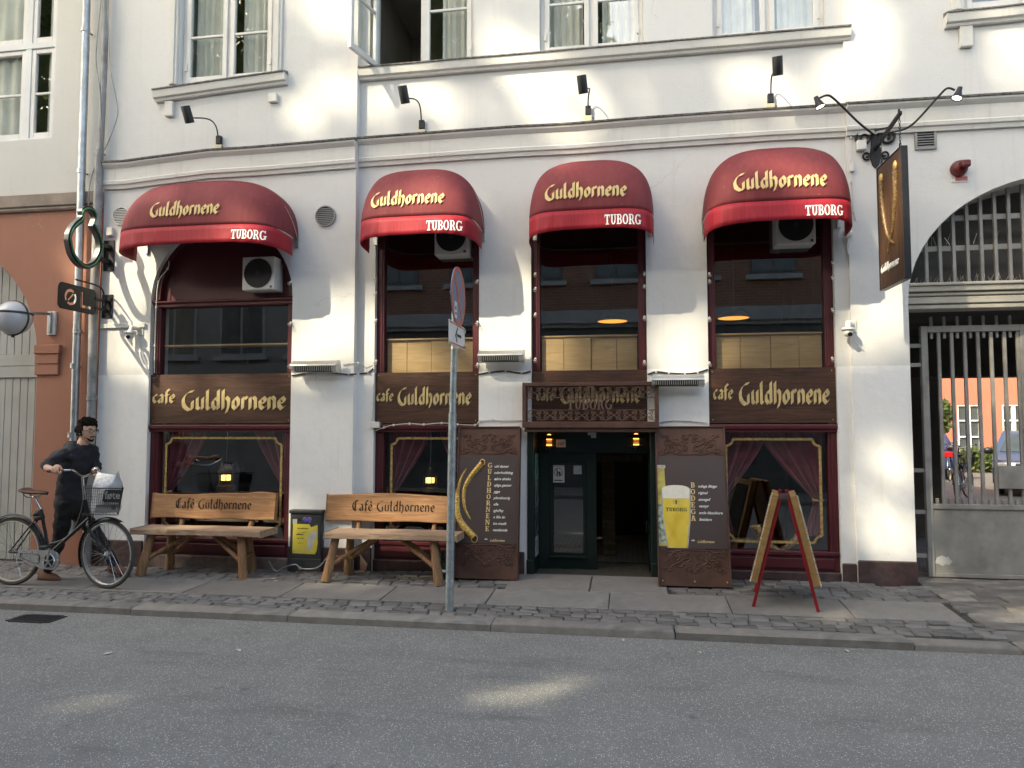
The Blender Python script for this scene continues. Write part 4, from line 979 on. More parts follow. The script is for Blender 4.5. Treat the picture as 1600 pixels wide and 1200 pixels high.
for a, b in ((X(858, 895, yd), X(878, 895, yd)), (X(893, 895, yd), X(913, 895, yd))):
    zz = Z(880, 888, yd); m = MB(); m.box(a, b, yd-.016, yd, zz-.02, zz); m.box(a, a+.02, yd-.014, yd, -.45, zz-.02); m.box(b-.02, b, yd-.014, yd, -.45, zz-.02); m.box(a+.045, b-.045, yd-.012, yd, -.45, zz-.05); m.build('raised_panel', m_dgreen, lf, bevel=.005)
# open leaf, swung in, with its handle
ol = MB(); xo = X(1013, 800, yd); ol.box(xo, xo+.045, yd, yd+.8, -.5, zlt-.002); od = ol.build('open_door_leaf', m_dgreen, E_, bevel=.004)
h = U(1010, 822, yd-.02); MB().tube(curve([(xo+.02,yd,h.z+.05),(xo-.02,yd-.05,h.z+.05),(xo-.025,yd-.06,h.z),(xo-.02,yd-.05,h.z-.07),(xo+.02,yd,h.z-.08)], 4), .008, 8).build('handle', m_iron, od, smooth=60)
m_dstep = mat('dark_step', (.025,.024,.022), .8)
for k in range(3): MB().box(DX0-.02, DX1+.02, .02+k*.28, .30+k*.28, -.75, -.12-k*.17).build('step', m_dstep, E_, bevel=.01)
MB().box(DX0-.1, DX1+.1, -.04, .02, -.2, zs(-.5,0)-.004).build('threshold', m_slab, E_, bevel=.006)
# yellow brick pillar and beam inside
m_ybrick = mat('yellow_brick', (.07,.048,.022), .8, var=.25, vs=20, rand=.25)
xp = X(951, 800, 1.3); bl = thing('brick_pillar', 'yellow brick pillar and beam just inside the open door', 'pillar', (xp, 1.3, -.6))
MB().box(xp-.07, xp+.07, 1.31, 1.42, -.6, 1.44).build('core', m_mortar, bl)
z = -.55
while z < 1.38:
    MB().box(xp-.078, xp+.078, 1.30, 1.425, z, z+.052).build('brick', m_ybrick, bl); z += .062
xb0, xb1 = X(932, 716, 1.25), X(1004, 716, 1.25); zz = Z(965, 721, 1.25)
for k in range(8):
    a = xb0+(xb1-xb0)*k/8
    MB().box(a+.004, a+(xb1-xb0)/8-.004, 1.24, 1.42, zz, zz+.075).build('beam_brick', m_ybrick, bl)
# house number, notices
o = U(868, 700, yd-.022); np_ = thing('number_plate', 'white house number plate beside the entrance lantern', 'number plate', (o.x, o.y, o.z))
a, b = U(869, 686.5, yd-.03), U(884, 699, yd-.03); MB().box(a.x, b.x, yd-.03, yd-.021, b.z, a.z).build('plate', m_plastic, np_, bevel=.003)
polys, w_ = slab('20F', .1); letters(polys, on_plane((a.x+.012, yd-.0302, b.z+.024), (1,0,0), (0,0,1), (b.x-a.x-.024)/w_), .001, 'digits', m_black, np_)
a, b = U(863, 726, yd+.01), U(882, 754, yd+.01); nt = thing('notice', 'white notice with a no-bottles symbol on the door glass', 'notice', (a.x, yd+.012, b.z))
MB().box(a.x, b.x, yd+.010, yd+.014, b.z, a.z).build('sheet', m_plastic, nt)
m_maroon = mat('maroon_print', (.09,.012,.014), .6, var=.05, bump=0)
c = Vector(((a.x+b.x)/2, yd+.0096, (a.z+b.z)/2+.015)); r_ = (b.x-a.x)*.36
pp = ring(0,0,1,1,.13,.13,0,360,24)+[rc(-.42,-.75,-.12,.2), rc(-.34,.2,-.2,.8), rc(.1,-.75,.5,.15), [(-.78,.62),(-.68,.72),(.78,-.62),(.68,-.72)]]
letters(pp, on_plane(c, (1,0,0), (0,0,1), r_), .0006, 'symbol', m_maroon, nt); MB().box(a.x+.02, b.x-.02, yd+.0088, yd+.0098, b.z+.018, b.z+.030).build('caption', m_maroon, nt)
a, b = U(896, 727, yd+.01), U(909, 741, yd+.01); tag(MB().box(a.x, b.x, yd+.010, yd+.014, b.z, a.z).build('door_sticker', m_zinc, base=(a.x, yd+.01, b.z)), 'small grey sticker at the top right of the door glass', 'sticker')
# posters on the left reveal
for k, (py0, py1, c_) in enumerate(((708,749,(.10,.25,.16)), (750,792,(.12,.13,.14)), (794,834,(.03,.05,.05)), (838,868,(.35,.36,.36)))):
    mt_ = mat('poster_print', c_, .5, var=.9, vs=18, bump=0, dirt=(.6,.62,.6), da=.9, ds=14); xx = DX0+.0715
    z0, z1 = Z(836, py1, .2), Z(836, py0, .2); tag(MB().box(xx, xx+.003, .10, .36, z0, z1).build('poster', mt_, base=(xx, .2, z0)), ['green and white poster at the top of the entrance side wall', 'second poster down on the entrance side wall', 'dark framed poster third down on the entrance side wall', 'pale grey poster lowest on the entrance side wall'][k], 'poster', 'posters inside the entrance')
# lanterns either side of the door
m_brass = mat('aged_brass', (.16,.12,.065), .4, .8, .3, 15, .1); m_lit = emis('amber_lamp', (1.0,.36,.08), 1.2)
def lantern(px, py, y, label, s=1.0):
    p = U(px, py, y); t = thing('wall_lantern', label, 'lantern', p, 'entrance lanterns'); L = lambda z: p+Vector((0,0,z*s))
    MB().lathe([(0,-.06*s),(.045*s,-.06*s),(.05*s,-.045*s),(.075*s,-.04*s),(.075*s,-.032*s),(.035*s,-.03*s)], p, n=18).build('base', m_brass, t, smooth=40)
    MB().lathe([(0,-.03*s),(.03*s,-.03*s),(.034*s,.0),(.03*s,.045*s),(0,.05*s)], p, n=14).build('lamp_glass', m_lit, t, smooth=60)
    for k in range(3): MB().lathe([(.036*s,-.006*s),(.06*s,-.012*s),(.06*s,-.005*s),(.036*s,.004*s)], L(-.005+k*.017), n=18).build('louvre', m_brass, t, smooth=30)
    MB().lathe([(.1*s,.045*s),(.102*s,.052*s),(.045*s,.062*s),(.036*s,.085*s),(.026*s,.088*s)], p, n=20).build('hood', m_brass, t, smooth=40)
    MB().ball(L(.078), (.028*s,.028*s,.02*s)).build('lamp_dome', m_lit, t, smooth=180)
    MB().tube([L(-.055), L(-.075)+Vector((0,.03,0)), Vector((p.x, yd-.02, p.z-.075*s))], .012*s, 8).build('arm', m_brass, t, smooth=50)
    return t
lantern(858, 692, yd-.13, 'brass lantern glowing amber left of the house number'); lantern(994, 691, yd-.13, 'brass lantern glowing amber above the open door leaf')
a = U(925, 680, yd-.04); q = MB(); q.box(a.x-.045, a.x+.045, yd-.06, yd-.02, a.z, a.z+.03); q.box(a.x-.01, a.x+.045, yd-.08, yd-.025, a.z-.03, a.z-.001); tag(q.build('door_sensor', m_plastic, base=(a.x, yd-.02, a.z)), 'small white sensor box at the middle of the door lintel', 'sensor')
# iron grille over the entrance
yg = -.14; g0, g1 = U(816, 598, yg), U(1030, 664, yg); GR = thing('entrance_grille', 'brown iron grille canopy with scrolls and letters above the door', 'grille', ((g0.x+g1.x)/2, yg, g1.z))
x0, x1, z0, z1 = g0.x, g1.x, g1.z, g0.z
MB().box(x0, x1, yg, .0, z1-.04, z1).build('frame_bar', m_rust, GR, bevel=.004); MB().box(x0, x1, yg-.02, .0, z0-.03, z0+.035).build('frame_bar', m_rust, GR, bevel=.004)
MB().box(x0+.02, x1-.02, yg+.01, .0, z0-.075, z0-.031).build('frame_bar', m_rust, GR, bevel=.004)
for a in (x0, x1-.04): MB().box(a, a+.04, yg+.001, .0, z0+.036, z1-.041).build('frame_bar', m_rust, GR, bevel=.004)
hz = z1-z0; za, zb, zc_, zd = z0+.045, z0+.035+hz*.27, z1-.04-hz*.28, z1-.05
for zz in (zb, zc_): MB().tube([(x0+.03,yg+.01,zz),(x1-.03,yg+.01,zz)], .004, 6).build('wire', m_rust, GR)
m_scroll = mat('scroll_iron', (.17,.105,.08), .5, .3, .3, 20, .1)
def scroll_row(zl, zh, n, xa=x0+.045, xb=x1-.045):
    m = MB(); dx = (xb-xa)/n; h2 = (zh-zl)/2
    for k in range(n):
        c = xa+dx*(k+.5)
        for s in (-1, 1):
            for u in (-1, 1):
                m.tube(spiral((c+s*dx*.25, yg+.01, (zl+zh)/2+u*h2*.5), h2*.5, h2*.12, R(90 if u < 0 else -90), (1.35 if u*s > 0 else -1.35), (1,0,0), (0,0,1), 16), .0032, 4)
        m.tube([(c-dx*.5,yg+.012,zl),(c,yg+.012,(zl+zh)/2),(c+dx*.5,yg+.012,zl)], .0036, 4); m.tube([(c-dx*.5,yg+.012,zh),(c,yg+.012,(zl+zh)/2),(c+dx*.5,yg+.012,zh)], .0032, 4)
    return m.build('scrollwork', m_scroll, GR, smooth=60, kind='stuff')
scroll_row(za, zb, 8); scroll_row(zc_, zd, 8)
polys, w_ = slab('TUBORG', .05); o = U(886, 640, yg); e = U(957, 640, yg); ht = (zc_-zb)*.92
letters([[(p[0]*(e.x-o.x)/w_/ht, p[1]) for p in q_] for q_ in polys], on_plane((o.x, yg+.006, zb+.004), (1,0,0), (0,0,1), ht), .012, 'brand_lettering', m_scroll, GR)
# ------------------------------------------------------------------ advertising boards leaning either side of the door
def horn(mb, pts, r0, r1, n=14):
    c = curve(pts, 6); k = len(c); mb.tube(c, [r0+(r1-r0)*i/(k-1) for i in range(k)], n)
m_glit = NT('glittering_gold'); v = m_glit.coord(); c_ = m_glit.ramp(m_glit.noise(v, 90, 3, .8), [(.35, (.16,.08,.02)), (.52, (.55,.33,.06)), (.66, (.95,.78,.35))]); m_glit.base(c_); m_glit.set(.4, .35); m_glit = m_glit.m
m_horn = NT('carved_horn'); v = m_horn.coord(); c_ = m_horn.ramp(m_horn.noise(v, 45, 4, .75), [(.35, (.10,.05,.025)), (.55, (.36,.22,.10)), (.7, (.62,.45,.24))]); m_horn.base(c_); m_horn.set(.4, .2); m_horn = m_horn.m
m_ybeer = NT('beer_print'); v = m_ybeer.coord(); m_ybeer.base(m_ybeer.ramp(m_ybeer.noise(m_ybeer.coord((2,2,1)), 4, 4), [(.3, (.62,.42,.03)), (.7, (.80,.62,.10))])); m_ybeer.set(.4); m_ybeer = m_ybeer.m
m_foam = mat('foam_print', (.75,.72,.62), .5, var=.06, vs=30, bump=0); m_glassp = mat('glass_print', (.42,.40,.36), .4, var=.3, vs=20, bump=0); m_tgreen = mat('green_print', (.02,.08,.045), .5, var=.1, bump=0)
m_bottle = mat('bottle_print', (.42,.36,.10), .4, var=.35, vs=12, bump=0); m_label = mat('bottle_label_print', (.30,.36,.28), .5, var=.95, vs=30, bump=0, dirt=(.03,.12,.05), da=1, ds=14)
def ornament(o, ex, ey, W, Hh, flip, parent):
    """symmetrical scrolls: list of (x, y, radius, start angle, turns) on the right half, mirrored"""
    sc_l = [(.09,.30,.10,90,1.5),(.28,.27,.13,200,-1.6),(.06,.62,.085,-60,1.4),(.22,.62,.12,30,-1.4),(.17,.10,.08,90,1.3),(.36,.55,.10,180,1.4),(.40,.16,.11,60,-1.5),(.36,.80,.06,0,1.3),(.43,.84,.045,90,-1.2),(.025,.90,.04,0,1.2),(.10,.80,.07,200,-1.2),(.32,.40,.07,0,1.3),(.46,.10,.07,200,1.4)]
    m = MB(); nz = Vector(ex).cross(Vector(ey)); ex = Vector(ex); ey = Vector(ey); o = Vector(o)-nz*.010
    for x_, y_, r_, a_, tr in sc_l:
        for s in (-1, 1):
            yy = y_ if not flip else 1-y_
            m.tube(spiral(o+ex*(s*x_*W)+ey*(yy*Hh), r_*W*.62, r_*W*.12, R(a_), tr, ex*s, ey*(-1 if flip else 1), 18), .0062, 4)
    for pts in ([(0,.95),(.07,.72),(.2,.5),(.05,.35)], [(.2,.5),(.33,.68),(.40,.9)], [(0,.02),(.2,.02),(.33,.12),(.47,.03)], [(.3,.12),(.38,.35),(.33,.6)]):
        for s in (-1, 1): m.tube(curve([o+ex*(s*a*W)+ey*((1-b if flip else b)*Hh) for a, b in pts], 5), .0062, 4)
    m.build('scroll_relief', m_rust, parent, smooth=60, kind='stuff')
def adboard(tl, tr, bl, br, label, which):
    b0, b1 = S(*bl), S(*br); t0, t1 = U(*tl, -.10), U(*tr, -.10); b0.z += .015; b1.z += .015
    yb = (b0.y+b1.y)/2; b0.y = b1.y = yb; ex = (b1-b0).normalized()
    Hh = ((t0+t1)/2-(b0+b1)/2).length; ey = ((t0+t1)/2-(b0+b1)/2); ey = (ey-ex*ey.dot(ex)).normalized(); W = (b1-b0).length; nz = ex.cross(ey)
    t = thing('advertising_board', label, 'sign', (b0+b1)/2, 'leaning advertising boards')
    P_ = lambda u, v, d=0: b0+ex*(u*W)+ey*(v*Hh)+nz*d
    def slabp(u0, u1, v0, v1, d0, d1, nm, mt_, bv=.003):
        m = MB(); m.hexa([P_(u0,v0,d0),P_(u1,v0,d0),P_(u1,v0,d1),P_(u0,v0,d1),P_(u0,v1,d0),P_(u1,v1,d0),P_(u1,v1,d1),P_(u0,v1,d1)]); m.f = [f[::-1] for f in m.f]; return m.build(nm, mt_, t, bevel=bv)
    slabp(.0, 1, 0, 1, -.11, -.012, 'case', m_rust)
    e = .012/W
    for (u0, u1, v0, v1) in ((0, e, 0, 1), (1-e, 1, 0, 1), (e+.001, 1-e-.001, 0, .006), (e+.001, 1-e-.001, .994, 1)): slabp(u0, u1, v0, v1, -.011, .006, 'edge_frame', m_rust, .001)
    slabp(e+.004, 1-e-.004, .225, .805, -.011, -.004, 'printed_panel', m_plate, .001)
    ornament(P_(.5, .815), ex, ey, W*.92, Hh*.145, False, t); ornament(P_(.5, .075), ex, ey, W*.92, Hh*.145, True, t)
    d0 = -.0036
    at = lambda u, v, d=0: P_(u, v, d0+d)
    if which == 0:
        word = 'GULDHORNENE'; rest = ['uld damer', 'nderholdning', 'ækre drinks', 'ejlige gæster', 'ygge', 'plevelsesrig', 'afle', 'ightPay', 'n lille én', 'ice musik', 'nestående']; u0, v0, dv, sz = .53, .722, .0417, .057
        # two curved gold horns
        m = MB(); horn(m, [at(.40,.752,-.012), at(.22,.66,-.012), at(.125,.57,-.012), at(.14,.46,-.012), at(.24,.38,-.012)], .036*W/.7, .013, 14); h1 = m.build('printed_horn', m_glit, t, smooth=60)
        m = MB(); horn(m, [at(.17,.735,-.012), at(.05,.63,-.012), at(.015,.52,-.012), at(.06,.38,-.012), at(.30,.262,-.012)], .010, .046*W/.7, 14); m.build('printed_horn', m_glit, t, smooth=60)
        for cc_, r_ in ((at(.405,.757,.0), .034*W/.7), (at(.31,.255,.0), .043*W/.7)):
            pts = [cc_+ex*(r_*math.cos(R(20*k)))*.8+ey*(r_*math.sin(R(20*k))) for k in range(18)]; MB().tube(pts, .006, 5, closed=True).build('horn_rim', m_leaf, t)
        lu, lv = .52, .238
    else:
        word = 'BODEGA'; rest = ['odega Bingo', 'riginal', 'anseguf', 'ventyr', 'amle klassikere', 'lletiders']; u0, v0, dv, sz = .52, .605, .0415, .057
        # beer glass and bottle, printed
        def flat(pts, nm, mt_, d): MB().prism([at(u, v, d) for u, v in pts], nz*.0006).build(nm, mt_, t)
        flat([(.01,.24),(.17,.24),(.17,.56),(.13,.60),(.12,.72),(.13,.745),(.01,.745)], 'printed_bottle', m_bottle, .0002)
        flat([(.01,.26),(.15,.26),(.15,.50),(.01,.50)], 'printed_label', m_label, .0010); flat([(.01,.728),(.135,.728),(.135,.748),(.01,.748)], 'printed_cap', m_glassp, .0010)
        flat([(.135,.228),(.425,.228),(.475,.42),(.485,.60),(.07,.60),(.075,.42)], 'printed_glass', m_glassp, .0018)
        flat([(.155,.23),(.405,.23),(.455,.42),(.462,.535),(.088,.535),(.092,.42)], 'printed_beer', m_ybeer, .0026)
        flat([(.088,.536)]+[(.462,.536),(.468,.595)]+[(.275+.19*math.cos(R(a)), .598+.022*math.sin(R(a))) for a in range(0, 181, 20)]+[(.08,.595)], 'printed_foam', m_foam, .0026)
        polys, w_ = slab('TUBORG', .05); ht = .036*Hh/1.6; letters([[(p[0]*.30*W/w_/ht, p[1]) for p in q] for q in polys], on_plane(at(.125,.455,.0034), ex, ey, ht), .0003, 'brand_lettering', m_tgreen, t)
        for k in (-1, 0, 1): flat([(.275+k*.035-.01,.50),(.275+k*.035+.01,.50),(.275+k*.035+.012,.525),(.275+k*.035-.012,.525)], 'crest', m_leaf if k else m_tgreen, .0034)
        lu, lv = .52, .262
    for k, ch in enumerate(word):
        adv, ps = SL[ch]; s_ = sz*Hh/1.6*1.0
        o = at(u0-.0006*k*3, v0-k*dv); letters([[(a-adv/2, b) for a, b in q] for q in ps], on_plane(o, ex, ey, s_*.92), .0006, 'capital', m_cream, t, .0002)
        font_mesh(rest[k], s_*.66, at(u0+.068, v0-k*dv+.001), ex, ey, 'word', m_whitep, t, shear=.35, bold=.0007)
    font_mesh('cafe', .020, at(lu-.05, lv+.012), ex, ey, 'word', m_whitep, t, shear=.2, bold=.0008)
    polys, w_ = blackletter('Guldhornene', .15); letters(polys, on_plane(at(lu+.035, lv), ex, ey, .19*W/w_*1.25), .0006, 'lettering', m_gold, t, .0002)
    if which:
        for u in (.06, .5, .94): MB().cyl(P_(u,.03,-.004), P_(u,.03,.0), .008, n=10).build('rivet', m_alu, t)
    return t
adboard((722,667), (818,666), (709,905), (808,909), 'brown metal advertising board with gold horns left of the door', 0)
adboard((1024,667), (1133,665), (1029,917), (1144,921), 'brown metal advertising board with a beer glass right of the door', 1)

# ------------------------------------------------------------------ benches of planks and logs
m_carve = mat('burnt_carving', (.018,.009,.005), .9, var=.3, bump=0)
def bench(label, bx, by, rz, notch):
    z0 = zs(bx, by); t = thing('log_bench', label, 'bench', (bx, by, z0), 'log benches in front of the cafe')
    V = lambda x_, y_, z_: Vector((bx+x_, by+y_, z0+z_))
    L = .74
    # seat plank with a live edge
    def edge(y_, s): return lambda x_: y_+.012*math.sin(x_*5+s)+.006*math.sin(x_*13+s)
    m = MB(); n = 26; ring_ = []
    for i in range(n+1):
        x_ = -L+(.02 if notch < 1 else .12)+(2*L+.03-(0 if notch < 1 else .10))*i/n; f = edge(-.235, 1.2)(x_); b = edge(.16, .3)(x_); sk = .02*(i/n-.5)
        m.v += [V(x_,f,.432+sk*.1), V(x_,b,.432), V(x_,b,.490), V(x_,f+.012,.490)]
    for i in range(n):
        for k in range(4): a = i*4+k; b = i*4+(k+1) % 4; m.f.append((a, a+4, b+4, b)[::-1])
    m.f += [(0,1,2,3), tuple(n*4+k for k in (3,2,1,0))]; m.build('seat', m_seat, t, bevel=.008, seg=2)
    # back plank
    m = MB()
    for i in range(n+1):
        x_ = -L-.05+(2*L+.03)*i/n; zt_ = .835+.012*math.sin(x_*4+notch)+(.025 if x_ > .35 and notch < 1 else 0)*math.sin((x_-.35)*7)+(.012 if notch > 1 else 0); zb_ = .560+.004*math.sin(x_*9)
        m.v += [V(x_,.20,zb_), V(x_,.255,zb_), V(x_,.285,zt_), V(x_,.232,zt_)]
    for i in range(n):
        for k in range(4): a = i*4+k; b = i*4+(k+1) % 4; m.f.append((a, a+4, b+4, b)[::-1])
    m.f += [(0,1,2,3), tuple(n*4+k for k in (3,2,1,0))]; bk = m.build('backrest', m_bench, t, bevel=.01, seg=2)
    def log(p, q, r0, r1, nm):
        p, q = Vector(p), Vector(q); pts = [p+(q-p)*k/6+Vector((rnd.uniform(-.004,.004), rnd.uniform(-.004,.004), 0)) for k in range(7)]
        MB().tube(pts, [r0+(r1-r0)*k/6+rnd.uniform(-.002,.003) for k in range(7)], 10).build(nm, m_log, t, smooth=50)
    for s in (-1, 1):
        log(V(s*.52,-.15,.44), V(s*.60,-.22,-.01), .040, .052, 'leg'); log(V(s*.46,.10,.44), V(s*.50,.15,-.01), .042, .05, 'leg')
        log(V(s*.585,-.20,.14), V(s*.12,-.05,.435), .024, .022, 'brace'); log(V(s*.49,.13,.15), V(s*.10,.04,.435), .024, .022, 'brace')
        log(V(s*.58,-.19,.20), V(s*.50,.14,.20), .022, .022, 'stretcher')
        log(V(s*.42,.20,.41), V(s*.44,.35,.76), .028, .026, 'back_post')
    polys, w_ = blackletter('Cafe` Guldhornene', .092, 32); s_ = .94/w_; ex = Vector((1,0,0)); ey = Vector((0,.032,.27)).normalized()
    for wd, x0_ in (('Cafe`', 0), ('Guldhornene', blackletter('Cafe` ', .092, 32)[1])):
        letters(blackletter(wd, .092, 32)[0], on_plane(V(-.50+x0_*s_, .2125, .665)+Vector((0,-.004,0)), ex, ey, s_*1.0), .001, 'carved_word', m_carve, bk, .0001)
    return t
fl, fr_ = S(232, 896), S(385, 901); bench('rustic log bench under the widest name board', (fl.x+fr_.x)/2, -.33, 0, .4)
fl, fr_ = S(537, 903), S(690, 907); bench('rustic log bench behind the street sign pole', (fl.x+fr_.x)/2-.05, -.36, 0, 2.0)

# ------------------------------------------------------------------ electrical cabinet with a torn poster
m_cab = mat('cabinet_steel', (.045,.048,.048), .5, .2, .2, 8, .15, 30, dirt=(.13,.13,.125), da=.5, ds=5)
m_yel = mat('yellow_poster', (.66,.55,.06), .7, var=.12, vs=7, bump=.2, bs=12, bd=.004, dirt=(.62,.60,.50), da=.6, ds=9); m_torn = mat('torn_paper', (.52,.50,.44), .8, var=.15, vs=20, bump=.3, bs=30); m_ink = mat('black_ink', (.02,.02,.02), .7, var=.1, bump=0)
c0 = S(452, 893); cy0, cy1 = c0.y-.0, -.13; cx0, cx1 = X(452, 890, c0.y), X(501, 890, c0.y); cz = c0.z; ch = U(480, 797, c0.y).z-cz
cb = thing('electrical_cabinet', 'grey electrical cabinet with torn yellow poster between the benches', 'cabinet', ((cx0+cx1)/2, c0.y+.1, cz))
MB().box(cx0, cx1, c0.y, c0.y+.30, cz, cz+ch-.04).build('body', m_cab, cb, bevel=.008); MB().box(cx0-.012, cx1+.012, c0.y-.015, c0.y+.31, cz+ch-.038, cz+ch).build('lid', m_cab, cb, bevel=.01, seg=2)
MB().box(cx0+.01, cx1-.01, c0.y-.006, c0.y-.0005, cz+.15, cz+ch-.06).build('door', m_cab, cb, bevel=.002)
y_ = c0.y-.0075
MB().box(cx0-.004, cx1+.004, c0.y-.008, c0.y-.0005, cz+.0, cz+.145).build('base', m_cab, cb, bevel=.004)
pw0, pw1, pz0, pz1 = cx0+.035, cx1-.035, cz+.20, cz+ch-.155
MB().prism([(pw0,y_,pz0),(pw1-.03,y_,pz0-.004),(pw1-.012,y_,pz0+.03),(pw1,y_,pz0+.12),(pw1-.004,y_,pz1),(pw1-.08,y_,pz1-.03),(pw1-.10,y_,pz1+.002),(pw0+.004,y_,pz1+.004)], (0,-.0012,0)).build('poster', m_yel, cb)
MB().prism([(pw1-.13,y_-.0015,pz0+.02),(pw1-.07,y_-.0015,pz0+.05),(pw1-.04,y_-.0015,pz0+.13),(pw1-.01,y_-.0015,pz0+.20),(pw1-.008,y_-.0015,pz1-.10),(pw1-.04,y_-.0015,pz1-.05),(pw1-.10,y_-.0015,pz1-.10),(pw1-.11,y_-.0015,pz0+.20)], (0,-.0012,0)).build('torn_paper', m_torn, cb)
m = MB(); zz = pz1-.05; k = 0                           # rows of faded print too worn to read
while zz > pz0+.09:
    h_ = (.016 if k in (0, 2, 3) else .007)*rnd.uniform(.8, 1.2); x_ = pw0+rnd.uniform(.03, .07); xe_ = pw1-(.10 if zz > pz1-.09 else .14)-rnd.uniform(0, .03)
    while x_ < xe_:
        l_ = rnd.uniform(.004, .011)
        if rnd.random() < .8: m.box(x_, x_+l_, y_-.0018, y_-.0013, zz, zz+h_*rnd.uniform(.5, 1))
        x_ += l_+.0025
    zz -= h_+rnd.uniform(.012, .03); k += 1
m.build('worn_print', m_ink, cb, kind='stuff')
m_stk = mat('sticker_print', (.08,.06,.28), .5, var=.9, vs=30, bump=0, dirt=(.6,.6,.6), da=.9, ds=25)
MB().box(cx0+.15, cx0+.25, y_-.001, y_, cz+ch-.135, cz+ch-.075).build('sticker', m_stk, cb); MB().box(cx0+.035, cx0+.085, y_-.001, y_, cz+ch-.15, cz+ch-.10).build('sticker', m_torn, cb); MB().box(cx1+.0005, cx1+.0015, c0.y+.06, c0.y+.11, cz+ch-.16, cz+ch-.1).build('sticker', m_torn, cb)
MB().box(cx0+.10, cx0+.125, y_-.002, y_, cz+ch-.12, cz+ch-.09).build('lock', m_black, cb)
# lock cable and padlock tying the furniture
pts = [Vector((cx0-.25,c0.y+.02,cz+.10)), Vector((cx0-.13,c0.y-.06,cz+.015)), Vector((cx0-.02,c0.y-.07,cz+.06)), Vector((cx0+.1,c0.y-.06,cz+.09)), Vector((cx0+.16,c0.y-.06,cz+.05)), Vector((cx0+.30,c0.y-.06,cz+.05)), Vector((cx1+.03,c0.y-.07,cz+.09)), Vector((cx1+.12,c0.y-.04,cz+.19)), Vector((cx1+.26,c0.y,cz+.16))]
lc = thing('lock_cable', 'steel lock cable with padlock looped in front of the electrical cabinet', 'cable', (cx0+.16, c0.y-.06, cz)); MB().tube(curve(pts, 6), .007, 8).build('cable', m_zinc, lc, smooth=60)
p = Vector((cx0+.16, c0.y-.075, cz+.03)); MB().box(p.x-.018, p.x+.018, p.y-.009, p.y+.009, p.z-.02, p.z+.018).build('padlock', m_brass, lc, bevel=.004); MB().tube([p+Vector((.013*math.cos(R(a)), 0, .02+.02*math.sin(R(a)))) for a in range(0, 181, 30)], .003, 6).build('shackle', m_alu, lc)
# green bottle crate half behind the pole
p = S(690, 906); cr = thing('bottle_crate', 'green beer crate under the right end of the second bench', 'crate', p); m_crate = mat('green_crate', (.012,.05,.028), .45, var=.15, bump=0)
m = MB(); m.box(p.x-.10, p.x+.12, p.y+.02, p.y+.22, p.z, p.z+.12); m.build('box', m_crate, cr, bevel=.008)
for zz in (.03, .075): MB().box(p.x-.08, p.x+.10, p.y+.014, p.y+.0195, p.z+zz, p.z+zz+.025).build('slot', m_whitep if zz > .05 else m_black, cr)
for k in range(2): MB().lathe([(.0,.0),(.03,0),(.03,.11),(.012,.17),(.012,.22),(0,.22)], (p.x-.05+k*.075, p.y+.09, p.z+.1205), n=14).build('bottle', m_crate, cr, smooth=40)

# ------------------------------------------------------------------ A-frame sign seen from its side
m_redp = mat('red_lacquer', (.20,.008,.012), .35, var=.15, bump=.05); m_goldf = mat('gold_frame_side', (.29,.165,.06), .5, .1, .25, 20, .1); m_spark = mat('silver_glitter_trim', (.62,.56,.42), .3, .7, .6, 90, .8, 120, .01)
aL, aR = S(1179, 949), S(1277, 957); ay = (aL.y+aR.y)/2; top = U(1224, 772, ay+.04)
af = thing('a_frame_sign', 'gold and red folding A-frame sign standing edge-on before the right window', 'sign', ((aL.x+aR.x)/2, ay, aL.z))
dep = .50; n_af = len(bpy.data.objects)
for s, ft in ((-1, aL), (1, aR)):
    tp = Vector((top.x+s*.012, ay, top.z)); f0 = Vector((ft.x, ay, ft.z)); d = (tp-f0).normalized(); n_ = Vector((-d.z, 0, d.x))*(1 if s < 0 else -1)
    if n_.x*s < 0: n_ = -n_
    for yy in (0, dep): MB().hexa([f0+Vector((0,yy,0)), f0+n_*.028+Vector((0,yy,0)), f0+n_*.028+Vector((0,yy+.03,0)), f0+Vector((0,yy+.03,0)), tp+Vector((0,yy,0)), tp+n_*.028+Vector((0,yy,0)), tp+n_*.028+Vector((0,yy+.03,0)), tp+Vector((0,yy+.03,0))]).build('leg', m_redp, af, bevel=.003)
    p0 = f0+d*.21+n_*.030; p1 = tp-d*.02+n_*.030; w_ = n_*.054
    m = MB(); m.hexa([p0+Vector((0,-.01,0)), p0+w_+Vector((0,-.01,0)), p0+w_+Vector((0,dep+.04,0)), p0+Vector((0,dep+.04,0)), p1+Vector((0,-.01,0)), p1+w_+Vector((0,-.01,0)), p1+w_+Vector((0,dep+.04,0)), p1+Vector((0,dep+.04,0))]); m.build('picture_frame', m_goldf, af, bevel=.004)
    m = MB(); k = 0; L_ = (p1-p0).length
    while k < L_:
        for yy in (.0,): m.ball(p0+d*k+w_+n_*.004+Vector((0,yy+rnd.uniform(0,.02),0)), (.009,.011,.008+rnd.uniform(0,.004)), 6, 4)
        k += .017
    m.build('moulded_trim', m_spark, af, smooth=60, kind='stuff')
    q0 = p0+d*.06+w_*1.03; q1 = p1-d*.06+w_*1.03; MB().hexa([q0+Vector((0,.06,0)), q0+n_*.006+Vector((0,.06,0)), q0+n_*.006+Vector((0,dep-.03,0)), q0+Vector((0,dep-.03,0)), q1+Vector((0,.06,0)), q1+n_*.006+Vector((0,.06,0)), q1+n_*.006+Vector((0,dep-.03,0)), q1+Vector((0,dep-.03,0))]).build('slate', m_black, af)
MB().box(top.x-.045, top.x+.045, ay-.004, ay+.03, top.z-.045, top.z+.005).build('hinge', m_plinth, af, bevel=.004)
